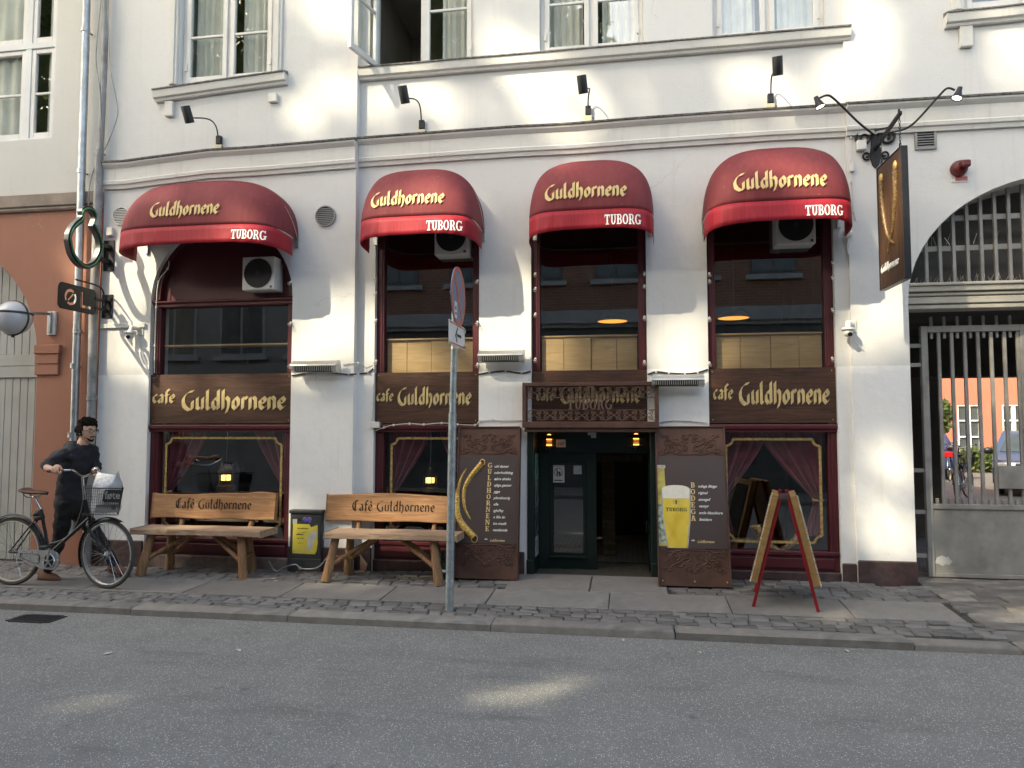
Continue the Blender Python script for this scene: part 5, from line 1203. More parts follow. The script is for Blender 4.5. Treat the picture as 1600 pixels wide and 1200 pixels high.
MB().tube([Vector((aL.x+.13, ay+.02, aL.z+.52)), Vector((top.x, ay+.02, aL.z+.50)), Vector((aR.x-.13, ay+.02, aR.z+.52))], .004, 6).build('stay_cord', m_rubber, af)

af.rotation_euler = (0, 0, R(-10))

# ------------------------------------------------------------------ no-stopping sign on its bent pole
pb = S(702, 953); zt_ = U(716, 432, pb.y).z; ps = thing('street_sign', 'no-stopping sign hung edge-on from a bent galvanised pole at the kerb', 'street sign', pb)
xt = U(711, 470, pb.y).x; r_ = .036
pts = [pb-Vector((0,0,.05)), Vector((pb.x+(xt-pb.x)*.55, pb.y, 1.75)), Vector((xt, pb.y, zt_-.30))]
z1_ = U(712, 640, pb.y).z
MB().tube(pts[:1]+[pb+(pts[1]-pb)*k/4 for k in range(1, 5)], r_, 16).build('pole', m_galv, ps, smooth=60)
bend = [pts[1]-Vector((0,0,.02)), pts[2]]+[pts[2]+Vector((.005*k, -.12*(1-math.cos(R(a))), .14*math.sin(R(a)))) for k, a in enumerate((25,50,75,95,115))]
MB().tube(bend, r_*.82, 16).build('pole_bend', m_galv, ps, smooth=60)
sd_c = U(720, 467, pb.y-.20); rr = .258; sx = sd_c.x; cy_ = pb.y-.30
m_sred = mat('faded_sign_red', (.52,.12,.09), .45, var=.1, vs=4, bump=0); m_sblue = mat('faded_sign_blue', (.16,.19,.26), .45, var=.12, vs=4, bump=0); m_swhite = mat('sign_white', (.62,.62,.62), .45, var=.05, bump=0)
sgn = bpy.data.objects.new('sign_disc', None); col.objects.link(sgn); sgn.parent = ps; sgn.location = Vector((sx, cy_, sd_c.z))-pb
exs = Vector((0, 1, 0)); ezs = Vector((0,0,1)); fn = lambda u, v, d: Vector((sx+.004+d, cy_, sd_c.z))+exs*u+ezs*v
MB().cyl((sx-.004,cy_,sd_c.z), (sx+.004,cy_,sd_c.z), rr, n=48).build('disc', m_sblue, sgn)
letters(ring(0,0,rr-.002,rr-.002,.036,.036,0,360,48)+[[(-.16,-.19),(-.12,-.19),(.18,.17),(.14,.17)]], fn, .0008, 'red_ring', m_sred, sgn); letters([[(.16,-.19),(.12,-.19),(-.18,.17),(-.14,.17)]], fn, .0028, 'red_bar', m_sred, sgn)
letters([rc(-.15,-.20,-.07,-.06)], fn, .0035, 'sticker', m_swhite, sgn); letters([rc(-.13,-.17,-.09,-.15), rc(-.13,-.13,-.10,-.10)], fn, .0042, 'sticker_print', m_ink, sgn)
MB().tube([bend[-1]-Vector((0,0,.02)), Vector((sx, cy_, sd_c.z+rr-.01))], .008, 8).build('hook', m_brass, sgn)
zp0, zp1 = U(722, 548, pb.y-.3).z+.03, U(722, 512, pb.y-.3).z+.03; pl = MB().box(sx-.003, sx+.003, pb.y-.62, pb.y-.05, zp0, zp1).build('arrow_plate', m_swhite, ps, bevel=.002)
f2 = lambda u, v, d: Vector((sx+.0032+d, pb.y-.335+u, (zp0+zp1)/2+v)); hh = (zp1-zp0)/2
letters([rc(-.28,hh-.022,.28,hh-.008), rc(-.28,-hh+.008,.28,-hh+.022)], f2, .0008, 'plate_edging', m_sred, pl); letters([[(-.08,-.01),(-.02,-.07),(.0,-.05),(-.04,-.01)], [(-.08,-.01),(-.04,-.01),(.02,.06),(-.0,.075)], rc(-.01,-.012,.14,.012)], f2, .0008, 'arrow', m_ink, pl)
for zz in (zp0+.03, zp1-.03): m = MB(); m.tube([(sx-.02,pb.y+.05,zz),(sx+.02,pb.y-.12,zz)], .008, 6); m.build('clamp', m_alu, pl); MB().cyl((pts[2].x-.0,pb.y,zz-.012), (pts[2].x,pb.y,zz+.012), r_*1.02, n=16).build('clamp_ring', m_alu, pl)
# ------------------------------------------------------------------ things fixed to the facade
def spot(px0, py0, px1, py1, px2, py2, label, y=0.0):
    """base at (px0,py0), head centre at (px2,py2); the arm reaches out over the street"""
    b = U(px0, py0, y-.03); hd = U(px2, py2, y-.42); t = thing('wall_spotlight', label, 'lamp', b, 'black spotlights above the awnings')
    MB().box(b.x-.03, b.x+.03, y-.05, y, b.z-.05, b.z+.05).build('bracket', m_black, t, bevel=.004); MB().box(b.x-.04, b.x+.04, y-.045, y-.001, b.z-.135, b.z-.055).build('junction_box', m_beige, t, bevel=.004)
    MB().tube(bez(b+Vector((0,-.02,.03)), b+Vector((0,-.05,.25)), hd+Vector((.10 if px2 < px0 else -.02,.22,.05)), hd+Vector((.03,.05,-.02)), 14), .008, 8).build('arm', m_black, t, smooth=60)
    d = Vector((.10, .45, -1)).normalized(); MB().lathe([(0,-.09),(.047,-.09),(.05,-.085),(.05,.09),(.044,.09),(.044,.07),(0,.07)], hd, d, 22).build('head', m_black, t, smooth=40)
    MB().tube([b+Vector((.03,.01,-.09)), b+Vector((.055,-.01,-.08)), b+Vector((.05,-.01,-.12))], .005, 6).build('cable', m_black, t)
    return t
spot(342, 219, 0, 0, 293, 179, 'black wall spotlight above the leftmost awning, arm reaching left', YL); spot(659, 195, 0, 0, 631, 148, 'black wall spotlight above the awning behind the street sign')
spot(919, 173, 0, 0, 910, 132, 'black wall spotlight above the entrance awning'); spot(1204, 154, 0, 0, 1215, 103, 'black wall spotlight above the rightmost awning')
def vent_round(px, py, rpx, label, y):
    c = U(px, py, y); r = rpx/FPX*8.0; t = thing('round_vent', label, 'vent', c, 'round wall vents')
    MB().lathe([(r*.86,-.0),(r*.88,-.022),(r*.98,-.022),(r,-.0)], c, (0,1,0), 32).build('rim', m_plastic if px < 300 else m_oldpipe, t, smooth=40); MB().cyl(c+Vector((0,-.002,0)), c+Vector((0,-.004,0)), r*.87, n=32).build('backing', m_dark, t)
    n = 9
    for k in range(n):
        z = -r*.8+1.6*r*(k+.5)/n; w_ = math.sqrt(max(0, (r*.86)**2-z*z)); MB().hexa([c+Vector(q) for q in ((-w_,-.018,z-.012),(w_,-.018,z-.012),(w_,-.005,z-.0),(-w_,-.005,z-.0),(-w_,-.02,z-.008),(w_,-.02,z-.008),(w_,-.007,z+.006),(-w_,-.007,z+.006))]).build('louvre', m_plastic if px < 300 else m_oldpipe, t)
vent_round(190, 338, 16, 'round white louvred vent left of the first awning', YL); vent_round(509, 338, 17.5, 'round grey louvred vent between the two left awnings', YL)
a, b = U(1428, 201, YR), U(1463, 233, YR); t = thing('square_vent', 'square grey louvred vent beside the hanging sign', 'vent', ((a.x+b.x)/2, YR, b.z))
m = MB(); f = .022
for q in ((a.x,a.x+f,b.z,a.z),(b.x-f,b.x,b.z,a.z),(a.x+f,b.x-f,b.z,b.z+f),(a.x+f,b.x-f,a.z-f,a.z)): m.box(q[0], q[1], YR-.02, YR-.001, q[2], q[3])
m.build('frame', m_oldpipe, t); MB().box(a.x+f, b.x-f, YR-.004, YR-.002, b.z+f, a.z-f).build('backing', m_dark, t)
for k in range(7):
    z = b.z+f+(a.z-b.z-2*f)*(k+.4)/7; MB().hexa([Vector(q) for q in ((a.x+f,YR-.016,z-.010),(b.x-f,YR-.016,z-.010),(b.x-f,YR-.005,z),(a.x+f,YR-.005,z),(a.x+f,YR-.019,z-.006),(b.x-f,YR-.019,z-.006),(b.x-f,YR-.008,z+.006),(a.x+f,YR-.008,z+.006))]).build('louvre', m_oldpipe, t)
# air conditioners under the awnings
m_fan = mat('fan_grille_dark', (.015,.015,.016), .6, var=.3, bump=0)
def aircon(px0, py0, px1, py1, y, label):
    a, b = U(px0, py0, y), U(px1, py1, y); t = thing('air_conditioner', label, 'air conditioner', ((a.x+b.x)/2, y, b.z), 'air conditioners under the awnings')
    MB().box(a.x, b.x, y, y+.22, b.z, a.z).build('case', m_plastic, t, bevel=.01, seg=2); c = Vector(((a.x+b.x)/2+.0, y-.001, (a.z+b.z)/2)); r = min((a.z-b.z), (b.x-a.x))*.44
    MB().cyl(c, c+Vector((0,-.004,0)), r, n=32).build('fan_opening', m_fan, t)
    for k in range(6): q = r*(k+1)/6; MB().tube([c+Vector((q*math.cos(R(15*i)), -.008, q*math.sin(R(15*i)))) for i in range(24)], .0022, 4, closed=True).build('grille_ring', m_fan if k < 5 else m_black, t)
    MB().ball(c+Vector((0,-.006,0)), (.03,.006,.03)).build('hub', m_cab, t, smooth=180); MB().box(b.x-.05, b.x-.025, y-.002, y-.0005, b.z+.02, b.z+.045).build('badge', m_cab, t)
    return t
aircon(379, 402, 428, 452, YL+.0-.10, 'white air conditioner on the arched panel under the left awning'); aircon(679, 342, 731, 397, -.06, 'air conditioner peeking out below the awning behind the street sign'); aircon(1212, 322, 1275, 380, -.08, 'white air conditioner under the rightmost awning')
# infrared heaters
def heater(px0, py0, px1, py1, y, label):
    a, b = U(px0, py0, y-.14), U(px1, py1, y-.14); t = thing('patio_heater', label, 'heater', ((a.x+b.x)/2, y, b.z), 'infrared heaters on the wall'); h_ = a.z-b.z
    pr = [(y-.19, b.z+.02), (y-.20, b.z+h_*.6), (y-.15, a.z), (y-.07, a.z), (y-.06, b.z+.03), (y-.10, b.z)]
    MB().prism([(a.x, q[0], q[1]) for q in pr], (b.x-a.x,0,0)).build('housing', m_alu, t, bevel=.006)
    m = MB(); m.hexa([Vector(q) for q in ((a.x+.03,y-.198,b.z+.018),(b.x-.05,y-.198,b.z+.018),(b.x-.05,y-.13,b.z+.006),(a.x+.03,y-.13,b.z+.006),(a.x+.03,y-.2045,b.z+h_*.5),(b.x-.05,y-.2045,b.z+h_*.5),(b.x-.05,y-.13,b.z+h_*.5),(a.x+.03,y-.13,b.z+h_*.5))]); m.build('reflector', m_fan, t)
    for k in range(20):
        xx = a.x+.04+(b.x-a.x-.10)*k/19; MB().tube([(xx,y-.203,b.z+.018),(xx,y-.2085,b.z+h_*.5)], .0022, 4).build('guard_wire', m_alu, t)
    for xx in (a.x-.004, b.x-.004): MB().prism([(xx, q[0]-.003 if q[0] < y-.1 else q[0]+.003, q[1]+(.003 if q[1] > b.z+h_/2 else -.003)) for q in pr], (.010,0,0)).build('end_cap', m_alu, t, bevel=.002)
    for xx in (a.x+.12, b.x-.12): MB().bar((xx,y-.09,b.z+h_*.6), (xx,y,b.z+h_*.75), .025, .006).build('bracket', m_alu, t)
heater(459, 564, 527, 582, YL, 'silver patio heater between the two left windows'); heater(749, 548, 818, 566, 0, 'silver patio heater left of the entrance grille'); heater(1019, 586, 1099, 604, 0, 'silver patio heater right of the entrance grille')
# cables along the wall
def cable(pts, y, label, mt_=None, r=.008, clips=0):
    w_ = [U(px, py, y-.012) for px, py in pts]; t = thing('wall_cable', label, 'cable', w_[0], 'cables along the facade'); MB().tube(curve(w_, 5), r, 6).build('cable', mt_ or m_rubber, t, smooth=60)
    for p in w_[1:-1]: MB().box(p.x-.008, p.x+.008, y-.022, y-.001, p.z-.012, p.z+.012).build('clip', m_plastic, t)
cable([(456,587),(480,583),(510,582),(545,585),(557,584)], YL, 'black cable below the leftmost heater', None, .009); cable([(562,584),(575,582),(583,576)], 0, 'short black cable left of the second window', None, .009)
cable([(748,585),(765,582),(790,580),(815,583),(829,580)], 0, 'black cable below the heater left of the entrance', None, .009); cable([(1012,585),(1025,581),(1045,583),(1070,584),(1090,582),(1106,577)], 0, 'black cable above the heater right of the entrance', None, .009)
cable([(536,570),(560,567),(572,575),(582,571)], YL, 'thin grey cable from the leftmost heater to the window', m_zinc, .005); cable([(584,674),(600,668),(615,664),(640,662),(662,663),(690,661),(715,663),(742,664),(750,658),(770,656),(790,657),(815,656)], -.0, 'pale cable clipped along the rail under the second name board', m_plastic, .005)
cable([(1032,660),(1050,657),(1080,658),(1105,661)], 0, 'pale cable above the beer advertising board', m_plastic, .005)
cable([(583,600),(583,630),(581,655),(578,664)], 0, 'pale cable running down beside the second name board', m_plastic, .006); cable([(264,408),(262,420),(248,440),(244,480),(242,540),(241,583)], YL+.02, 'thin pale cable down the left edge of the first window', m_plastic, .006)
p = U(587, 664, -.02); tag(MB().box(p.x-.06, p.x+.05, -.05, -.001, p.z-.035, p.z+.035).build('junction_box', m_plastic, bevel=.006, base=p), 'white junction box at the left end of the second shop rail', 'junction box', 'white junction boxes')
p = U(1345, 228, YR-.02); tag(MB().box(p.x-.045, p.x+.045, YR-.06, YR-.001, p.z-.05, p.z+.05).build('junction_box', m_plastic, bevel=.006, base=p), 'white junction box beside the scrolled sign bracket', 'junction box', 'white junction boxes')
p = U(1331, 261, YR-.02); tag(MB().box(p.x-.02, p.x+.02, YR-.04, YR-.001, p.z-.05, p.z+.05).build('junction_box', m_plastic, bevel=.006, base=p), 'narrow white box on the cable below the sign bracket', 'junction box', 'white junction boxes')
cable([(1329,168),(1329,215),(1330,250),(1331,285),(1334,330),(1338,345)], YR, 'thin white cable running down beside the rightmost awning', m_plastic, .005)
p = U(172, 362, YL-.03); tag(MB().box(p.x-.04, p.x+.04, YL-.05, YL-.001, p.z-.05, p.z+.05).build('junction_box', m_plastic, bevel=.006, base=p), 'white junction box below the round vent on the left', 'junction box', 'white junction boxes')
# light bulbs strung up the window jambs
m_bulb = glass('bulb_glass', (.95,.93,.88), .0, 4.0); bulbs = 0
for jn, (px, y, ys) in zip(('left jamb of the second window', 'right jamb of the second window', 'left jamb of the pane above the door', 'right jamb of the pane above the door', 'left jamb of the rightmost window', 'right jamb of the rightmost window', 'right jamb of the arched window'), ((586,0,(437,460,503,567)),(745,0,(441,506,572)),(836,0,(430,453,493,564)),(1007,0,(429,449,498,568)),(1109,0,(430,441,500,570)),(1302,0,(412,436,486,563)),(452,YL,(443,507,573)))):
    for bi, py in enumerate(ys):
        p = U(px, py, y-.045); t = thing('string_light_bulb', ['topmost', 'second', 'third', 'lowest'][bi if bi < len(ys)-1 else 3]+' clear bulb on the '+jn, 'light bulb', p, 'bulbs strung along the window jambs')
        MB().ball(p, (.020,.020,.024), 10, 7).build('bulb', m_bulb, t, smooth=180); MB().cyl(p+Vector((0,.012,.012)), p+Vector((0,.045,.03)), .012, n=8).build('holder', m_plastic, t)
# cameras
def cctv(px, py, y, label):
    p = U(px, py, y-.05); t = thing('security_camera', label, 'security camera', p, 'white security cameras')
    MB().box(p.x+.02, p.x+.10, y-.012, y, p.z-.02, p.z+.10).build('plate', m_plastic, t, bevel=.004); MB().tube([p+Vector((.05,.04,.06)), p+Vector((-.0,-.03,.07)), p+Vector((-.005,-.04,.02))], .028, 12).build('arm', m_plastic, t, smooth=50)
    MB().lathe([(.0,.03),(.062,.02),(.066,.0),(.05,-.012),(.0,-.012)], p+Vector((-.005,-.04,.0)), n=22).build('collar', m_plastic, t, smooth=40); MB().ball(p+Vector((-.005,-.045,-.03)), .045).build('ball', m_plastic, t, smooth=180)
    MB().cyl(p+Vector((0,-.075,-.045)), p+Vector((.002,-.093,-.055)), .022, n=14).build('lens', m_black, t)
    MB().tube(curve([p+Vector((.05,.03,-.01)), p+Vector((.07,.03,-.10)), p+Vector((.12,.03,-.16)), p+Vector((.16,.04,-.20))], 4), .004, 5).build('cable', m_plastic, t)
cctv(208, 521, YL, 'white dome camera left of the first window'); cctv(1324, 516, YR, 'white dome camera right of the last window')
p = U(1325, 365, YR-.04); t = thing('motion_sensor', 'white motion sensor under the right edge of the last awning', 'sensor', p); MB().ball(p, (.05,.045,.045)).build('head', m_plastic, t, smooth=180); MB().tube([p+Vector((0,.0,-.03)), p+Vector((0,.03,-.12)), p+Vector((.01,.035,-.20))], .008, 6).build('cable', m_plastic, t)
# fire bell with its label
m_bell = mat('red_bell', (.10,.008,.008), .35, var=.2, bump=.05); p = U(1500, 262, YR-.05); t = thing('alarm_sounder', 'red alarm sounder on the wall above the gateway arch', 'alarm', p)
MB().lathe([(0,.05),(.075,.05),(.08,.02),(.07,-.02),(.055,-.03),(0,-.03)], p, (0,1,0), 22).build('base', m_bell, t, smooth=40); MB().box(p.x-.02, p.x+.065, p.y-.10, p.y-.03, p.z-.02, p.z+.05).build('horn', m_bell, t, bevel=.015, seg=2)
a, b = U(1486, 275, YR), U(1513, 284, YR); t = thing('alarm_label', 'small red and white label below the alarm sounder', 'label', (a.x, YR, b.z)); MB().box(a.x, b.x, YR-.006, YR-.001, b.z, a.z).build('plate', m_swhite, t); MB().box(a.x+.035, b.x-.008, YR-.0075, YR-.0062, b.z+.012, a.z-.012).build('red_panel', m_sred, t)
# ------------------------------------------------------------------ hanging sign on its scrolled bracket
hb = U(1367, 233, YR); t = thing('sign_bracket', 'black wrought iron scroll bracket with two lit swan-neck lamps', 'bracket', hb)
ex, ez = Vector((1,0,0)), Vector((0,0,1)); q = hb+Vector((0,-.02,0))
MB().prism([q+ex*a+ez*b for a, b in ((-.035,.20),(.035,.20),(.04,.02),(.055,-.06),(.03,-.17),(.0,-.20),(-.03,-.17),(-.055,-.06),(-.04,.02))], (0,.018,0)).build('back_plate', m_iron, t, bevel=.003)
for s in (-1, 1):
    MB().tube(spiral(q+ex*(s*.11)+ez*.11, .085, .02, R(90), -1.45*s if False else 1.45, ex*(-s), ez, 22), .014, 6).build('scroll', m_iron, t, smooth=60); MB().tube(spiral(q+ex*(s*.085)+ez*-.07, .045, .012, R(60), 1.2, ex*(-s), -ez, 14), .010, 6).build('scroll', m_iron, t, smooth=60)
tip = U(1407, 176, YR-.95); MB().bar(q+ez*.0, tip, .03, .035).build('arm', m_iron, t, bevel=.004); MB().bar(q+ez*.185, q+(tip-q)*.62+ez*.0, .018, .018).build('stay', m_iron, t)
MB().bar(tip+(q-tip)*.05, tip+(q-tip)*.05+ez*.05, .014, .02).build('finial', m_iron, t); m_bright = emis('lamp_face', (1,.93,.8), 3)
for nm, pts, hd, dr in (('l', [(1362,208),(1340,190),(1305,156),(1293,149),(1281,153)], (1279,161), (.35,-.1,-1)), ('r', [(1395,206),(1425,195),(1465,152),(1480,138),(1492,141)], (1497,147), (-.35,-.1,-1))):
    dep = [-.10,-.16,-.22,-.25,-.26]; w_ = [U(a[0], a[1], YR+d) for a, d in zip(pts, dep)]; MB().tube(curve([q+ez*.15+ex*(.02 if nm == 'r' else -.02)]+w_, 6), .011, 8).build('lamp_arm', m_black, t, smooth=60)
    h_ = U(hd[0], hd[1], YR-.26); d = Vector(dr).normalized(); hd_ = MB().lathe([(0,-.07),(.022,-.07),(.026,-.03),(.05,.05),(.046,.05),(.04,.035),(0,.035)], h_, d, 20).build('lamp_head', m_black, t, smooth=40)
    MB().lathe([(0,.040),(.04,.040)], h_, d, 18).build('lamp_face', m_bright, hd_)
# board: seen nearly edge-on, its left face towards us
ftop, fbot = U(1408, 227, YR-1.0), U(1415, 435, YR-1.0); btop = U(1371, 268, YR-.42)
xs_ = (ftop.x+btop.x)/2; hs = thing('hanging_sign', 'carved wooden sign with gold horns hanging from the iron bracket', 'sign', (xs_, YR-.7, fbot.z))
y0, y1 = YR-1.0, YR-.40; z0 = fbot.z; z1 = ftop.z; X0, X1 = ftop.x-.0, btop.x+.0
# the board hangs a little turned: near edge at X0, wall edge at X1
e1 = Vector((X1-X0, y1-y0, 0)); Lb = e1.length; e1.normalize(); nb = Vector((e1.y, -e1.x, 0))
if nb.x > 0: nb = -nb
o_ = Vector((X0, y0, z0)); Pb = lambda u, v, d=0: o_+e1*(u*Lb)+ez*(v*(z1-z0))+nb*d
def slab3(u0, u1, v0, v1, d0, d1, nm, mt_, bv=.003, par=hs):
    return MB().hexa([Pb(u0,v0,d0),Pb(u1,v0,d0),Pb(u1,v0,d1),Pb(u0,v0,d1),Pb(u0,v1,d0),Pb(u1,v1,d0),Pb(u1,v1,d1),Pb(u0,v1,d1)]).build(nm, mt_, par, bevel=bv)
m_horn2 = NT('dark_gilt'); v = m_horn2.coord(); m_horn2.base(m_horn2.ramp(m_horn2.noise(v, 55, 4, .75), [(.38, (.06,.03,.012)), (.58, (.20,.12,.045)), (.7, (.42,.29,.12))])); m_horn2.set(.45, .2); m_horn2 = m_horn2.m
slab3(.015, .985, .008, .992, -.02, .0, 'board', m_signwood)
for (u0, u1, v0, v1) in ((0,.014,0,1), (.986,1,0,1), (.0145,.9855,0,.0075), (.0145,.9855,.9925,1)): slab3(u0, u1, v0, v1, -.055, .006, 'frame', m_black)
slab3(.0145, .9855, .008, .992, -.05, -.021, 'back', m_black)
m = MB(); m.tube(curve([Pb(.22,.86,.004), Pb(.26,.62,.004), Pb(.40,.42,.004), Pb(.62,.26,.004)], 7), [.032-.0011*k for k in range(22)], 10); m.build('carved_horn', m_horn2, hs, smooth=60)
m = MB(); m.tube(curve([Pb(.80,.86,.004), Pb(.76,.62,.004), Pb(.60,.40,.004), Pb(.34,.30,.004)], 7), [.032-.0011*k for k in range(22)], 10); m.build('carved_horn', m_horn2, hs, smooth=60)
for u in (.22, .80): MB().ball(Pb(u,.885,.006), (.018,.035,.05)).build('horn_mouth', m_leaf, hs, smooth=180)
# lettering reads from the left face: its right-hand direction runs towards the street
ex2 = e1 if e1.cross(ez).dot(nb) > 0 else -e1; st = Pb(.92 if ex2.dot(e1) < 0 else .08, .13, .001)
polys, w_ = blackletter('Guldhornene', .15); letters(polys, on_plane(st, ex2, ez, Lb*.72/w_), .006, 'lettering', m_whitep, hs)
for u in (.12, .88):
    c = Pb(u, 1.0, -.02)+ez*.03; MB().tube([c+Vector((0,.02*math.cos(R(a)),.02*math.sin(R(a)))) for a in range(0, 360, 30)], .005, 6, closed=True).build('ring', m_iron, hs)
    ztip = q.z+(tip.z-q.z)*((q.y-c.y)/(q.y-tip.y)); k = 0; zz = c.z+.03
    while zz < ztip-.02:
        cc_ = Vector((c.x, c.y, zz)); pts_ = [cc_+Vector(((.008 if k % 2 else 0)*math.cos(R(a)), (0 if k % 2 else .008)*math.cos(R(a)), .016*math.sin(R(a)))) for a in range(0, 360, 45)]; MB().tube(pts_, .0028, 5, closed=True).build('chain_link', m_iron, hs); zz += .026; k += 1

# ------------------------------------------------------------------ downpipes
def downpipe(name, label, pts, r, y, mt_, joints, shoe=None):
    w_ = [U(px, py, y) for px, py in pts]; t = thing(name, label, 'downpipe', (w_[-1].x, y, max(0, w_[-1].z))); path = w_[:]
    if shoe: path = w_[:-1]+[w_[-1]+Vector((0,0,.12)), w_[-1]+Vector((-.02,-.03,.04)), w_[-1]+Vector((-.10,-.14,-.06)), w_[-1]+Vector((-.15,-.22,-.10))]
    MB().tube(path, r, 16).build('pipe', mt_, t, smooth=60)
    for px, py in joints:
        p = U(px, py, y); MB().lathe([(r*1.02,-.03),(r*1.16,-.028),(r*1.18,-.01),(r*1.12,0),(r*1.18,.01),(r*1.16,.028),(r*1.02,.03)], p, n=18).build('collar', mt_, t, smooth=40); MB().bar(p, p+Vector((0,.12,0)), .012, .012).build('bracket', m_iron, t)
    return t
XPA = X(127, 300, YL-.09)
downpipe('downpipe', 'shiny zinc downpipe on the terracotta house', [(137,-60),(133,100),(128,250),(124,400),(119,560),(115,700),(110,842)], .043, YL-.09, m_zinc, [(134,47),(127,268),(121,518),(117,572),(113,680)], True)
downpipe('downpipe', 'dirty grey downpipe where the two houses meet', [(166,-60),(163,100),(157,235)], .036, YL-.08, m_oldpipe, [(156,238)])
downpipe('downpipe', 'wide lower downpipe standing behind the walking man', [(155,240),(150,400),(146,480),(143,620),(139,760),(135,880)], .048, YL-.08, m_oldpipe, [(150,356),(143,622)])
for k, (lab, pts) in enumerate((('loose grey wire hanging left of the upper downpipe', [(158,0),(152,60),(150,95),(156,140),(159,200),(163,232)]), ('loose wires bowed out right of the upper downpipe', [(168,0),(170,60),(173,110),(181,150),(184,178),(174,210),(163,236)]), ('thin wire beside the lower junction of the downpipes', [(149,258),(141,285),(138,320),(143,345),(150,352)]))):
    w_ = [U(a, b, YL-.12) for a, b in pts]; tag(MB().tube(curve(w_, 6), .006, 6).build('loose_wire', m_oldpipe, smooth=60, base=w_[0]), lab, 'wire', 'loose wires by the downpipes')

# ------------------------------------------------------------------ projecting signs on the left
m_neon = mat('green_neon_tube', (.03,.16,.08), .3, var=.1, bump=0); m_steel = mat('sign_steel', (.12,.12,.12), .35, .85, .2, 12, .05)
def project(px, py, xw): d = ray(px, py); return _C+d*((xw-_C.x)/d.x)      # a point on the plane square to the wall at xw
xw = X(168, 420, YL-.0)+.02
SG = thing('outline_sign', 'steel bulb-shaped outline sign with green tube projecting from the wall', 'sign', (xw, YL-.4, project(130, 420, xw).z))
outline = [(100,375),(101,365),(105,356),(112,347),(118,342),(122,337),(121,330),(123,325),(129,322.5),(137,324),(143,331),(144,338),(142,344),(141,349),(146,358),(151,369),(154,381),(154,392),(150,404),(144,413),(137,418),(128,420),(119,416),(110,406),(104,394)]
op = [project(a+3, b, xw) for a, b in outline]; oc = curve(op+[op[0]], 4)[:-1]; ctr = sum(oc, Vector())/len(oc)
m = MB(); n = len(oc)
for p in oc:
    d = (p-ctr); d.x = 0; d.normalize(); m.v += [p+Vector((-.03,0,0)), p+Vector((.03,0,0)), p+Vector((.03,0,0))-d*.05, p+Vector((-.03,0,0))-d*.05]
for i in range(n):
    j = (i+1) % n
    for k in range(4): m.f.append((i*4+k, j*4+k, j*4+(k+1) % 4, i*4+(k+1) % 4))
m.build('steel_band', m_steel, SG, smooth=40)
m = MB(); 
for p in oc:
    d = (p-ctr); d.x = 0; d.normalize(); m.v += [p+Vector((.0315,0,0))+d*.006, p+Vector((.0315,0,0))-d*.055, p+Vector((.033,0,0))-d*.055, p+Vector((.033,0,0))+d*.006]
for i in range(n):
    j = (i+1) % n
    for k in range(4): m.f.append((i*4+k, j*4+k, j*4+(k+1) % 4, i*4+(k+1) % 4))
m.build('black_face', m_black, SG)
MB().tube([p+Vector((.040,0,0))-(Vector((0,p.y-ctr.y,p.z-ctr.z)).normalized()*.024) for p in oc], .010, 8, closed=True).build('green_tube', m_neon, SG, smooth=60)
for py in (381, 404):
    a = project(155, py, xw); MB().box(xw-.03, xw+.03, a.y, YL-.001, a.z-.03, a.z+.02).build('arm', m_black, SG, bevel=.003)
MB().box(xw-.07, xw+.07, YL-.015, YL-.0005, project(155, 415, xw).z-.03, project(155, 378, xw).z+.06).build('wall_plate', m_black, SG, bevel=.003)
# OL sign with letters cut through
SO = thing('beer_sign', 'black metal sign with cut-out letters projecting below the outline sign', 'sign', (xw, YL-.4, project(120, 470, xw).z))
ya, yb = project(90, 465, xw).y, project(150, 475, xw).y; zc_ = project(118, 466, xw).z; hh = .145; yc = (ya+yb)/2; wv = (yb-ya)/2
def rr_(w_, h_, r, n=6): return [(sx*(w_-r)+r*math.cos(R(a0+90*k/n)), sz*(h_-r)+r*math.sin(R(a0+90*k/n))) for sx, sz, a0 in ((1,1,0),(-1,1,90),(-1,-1,180),(1,-1,270)) for k in range(n+1)]
outer = [(a, b) for a, b in rr_(wv, hh, .06)]
def arcpoly(cx, cz, rx, rz, tx, a0, a1, n=10): return [(cx+rx*math.cos(R(a0+(a1-a0)*k/n)), cz+rz*math.sin(R(a0+(a1-a0)*k/n))) for k in range(n+1)]+[(cx+(rx-tx)*math.cos(R(a1-(a1-a0)*k/n)), cz+(rz-tx)*math.sin(R(a1-(a1-a0)*k/n))) for k in range(n+1)]
ocx = -wv*.36; ro = min(hh*.62, wv*.36)
holes = [arcpoly(ocx, 0, ro, ro, .030, 55, 215), arcpoly(ocx, 0, ro, ro, .030, 235, 395), [(ocx-ro*.62,-ro*.86),(ocx-ro*.40,-ro*.98),(ocx+ro*.98,ro*.72),(ocx+ro*.80,ro*.92)] if False else [(ocx-ro*.52,-ro*.40),(ocx-ro*.36,-ro*.54),(ocx+ro*.52,ro*.40),(ocx+ro*.36,ro*.54)], [(wv*.14,hh*.62),(wv*.14,-hh*.62),(wv*.72,-hh*.62),(wv*.72,-hh*.40),(wv*.28,-hh*.40),(wv*.28,hh*.62)]]
m = wall(outer, holes, 0, .006); m.v = [Vector((xw+.003-p.y, yc+p.x, zc_+p.z)) for p in m.v]; m.f += [tuple(reversed(f)) for f in m.f[:0]]; m.build('plate', m_black, SO, solid=.004)
for dz in (.05, -.06): MB().box(xw-.012, xw+.012, yb-.02, YL-.001, zc_+dz-.015, zc_+dz+.015).build('arm', m_black, SO, bevel=.002)
MB().box(xw-.07, xw+.07, YL-.012, YL-.0005, zc_-.15, zc_+.13).build('wall_plate', m_black, SO, bevel=.003)
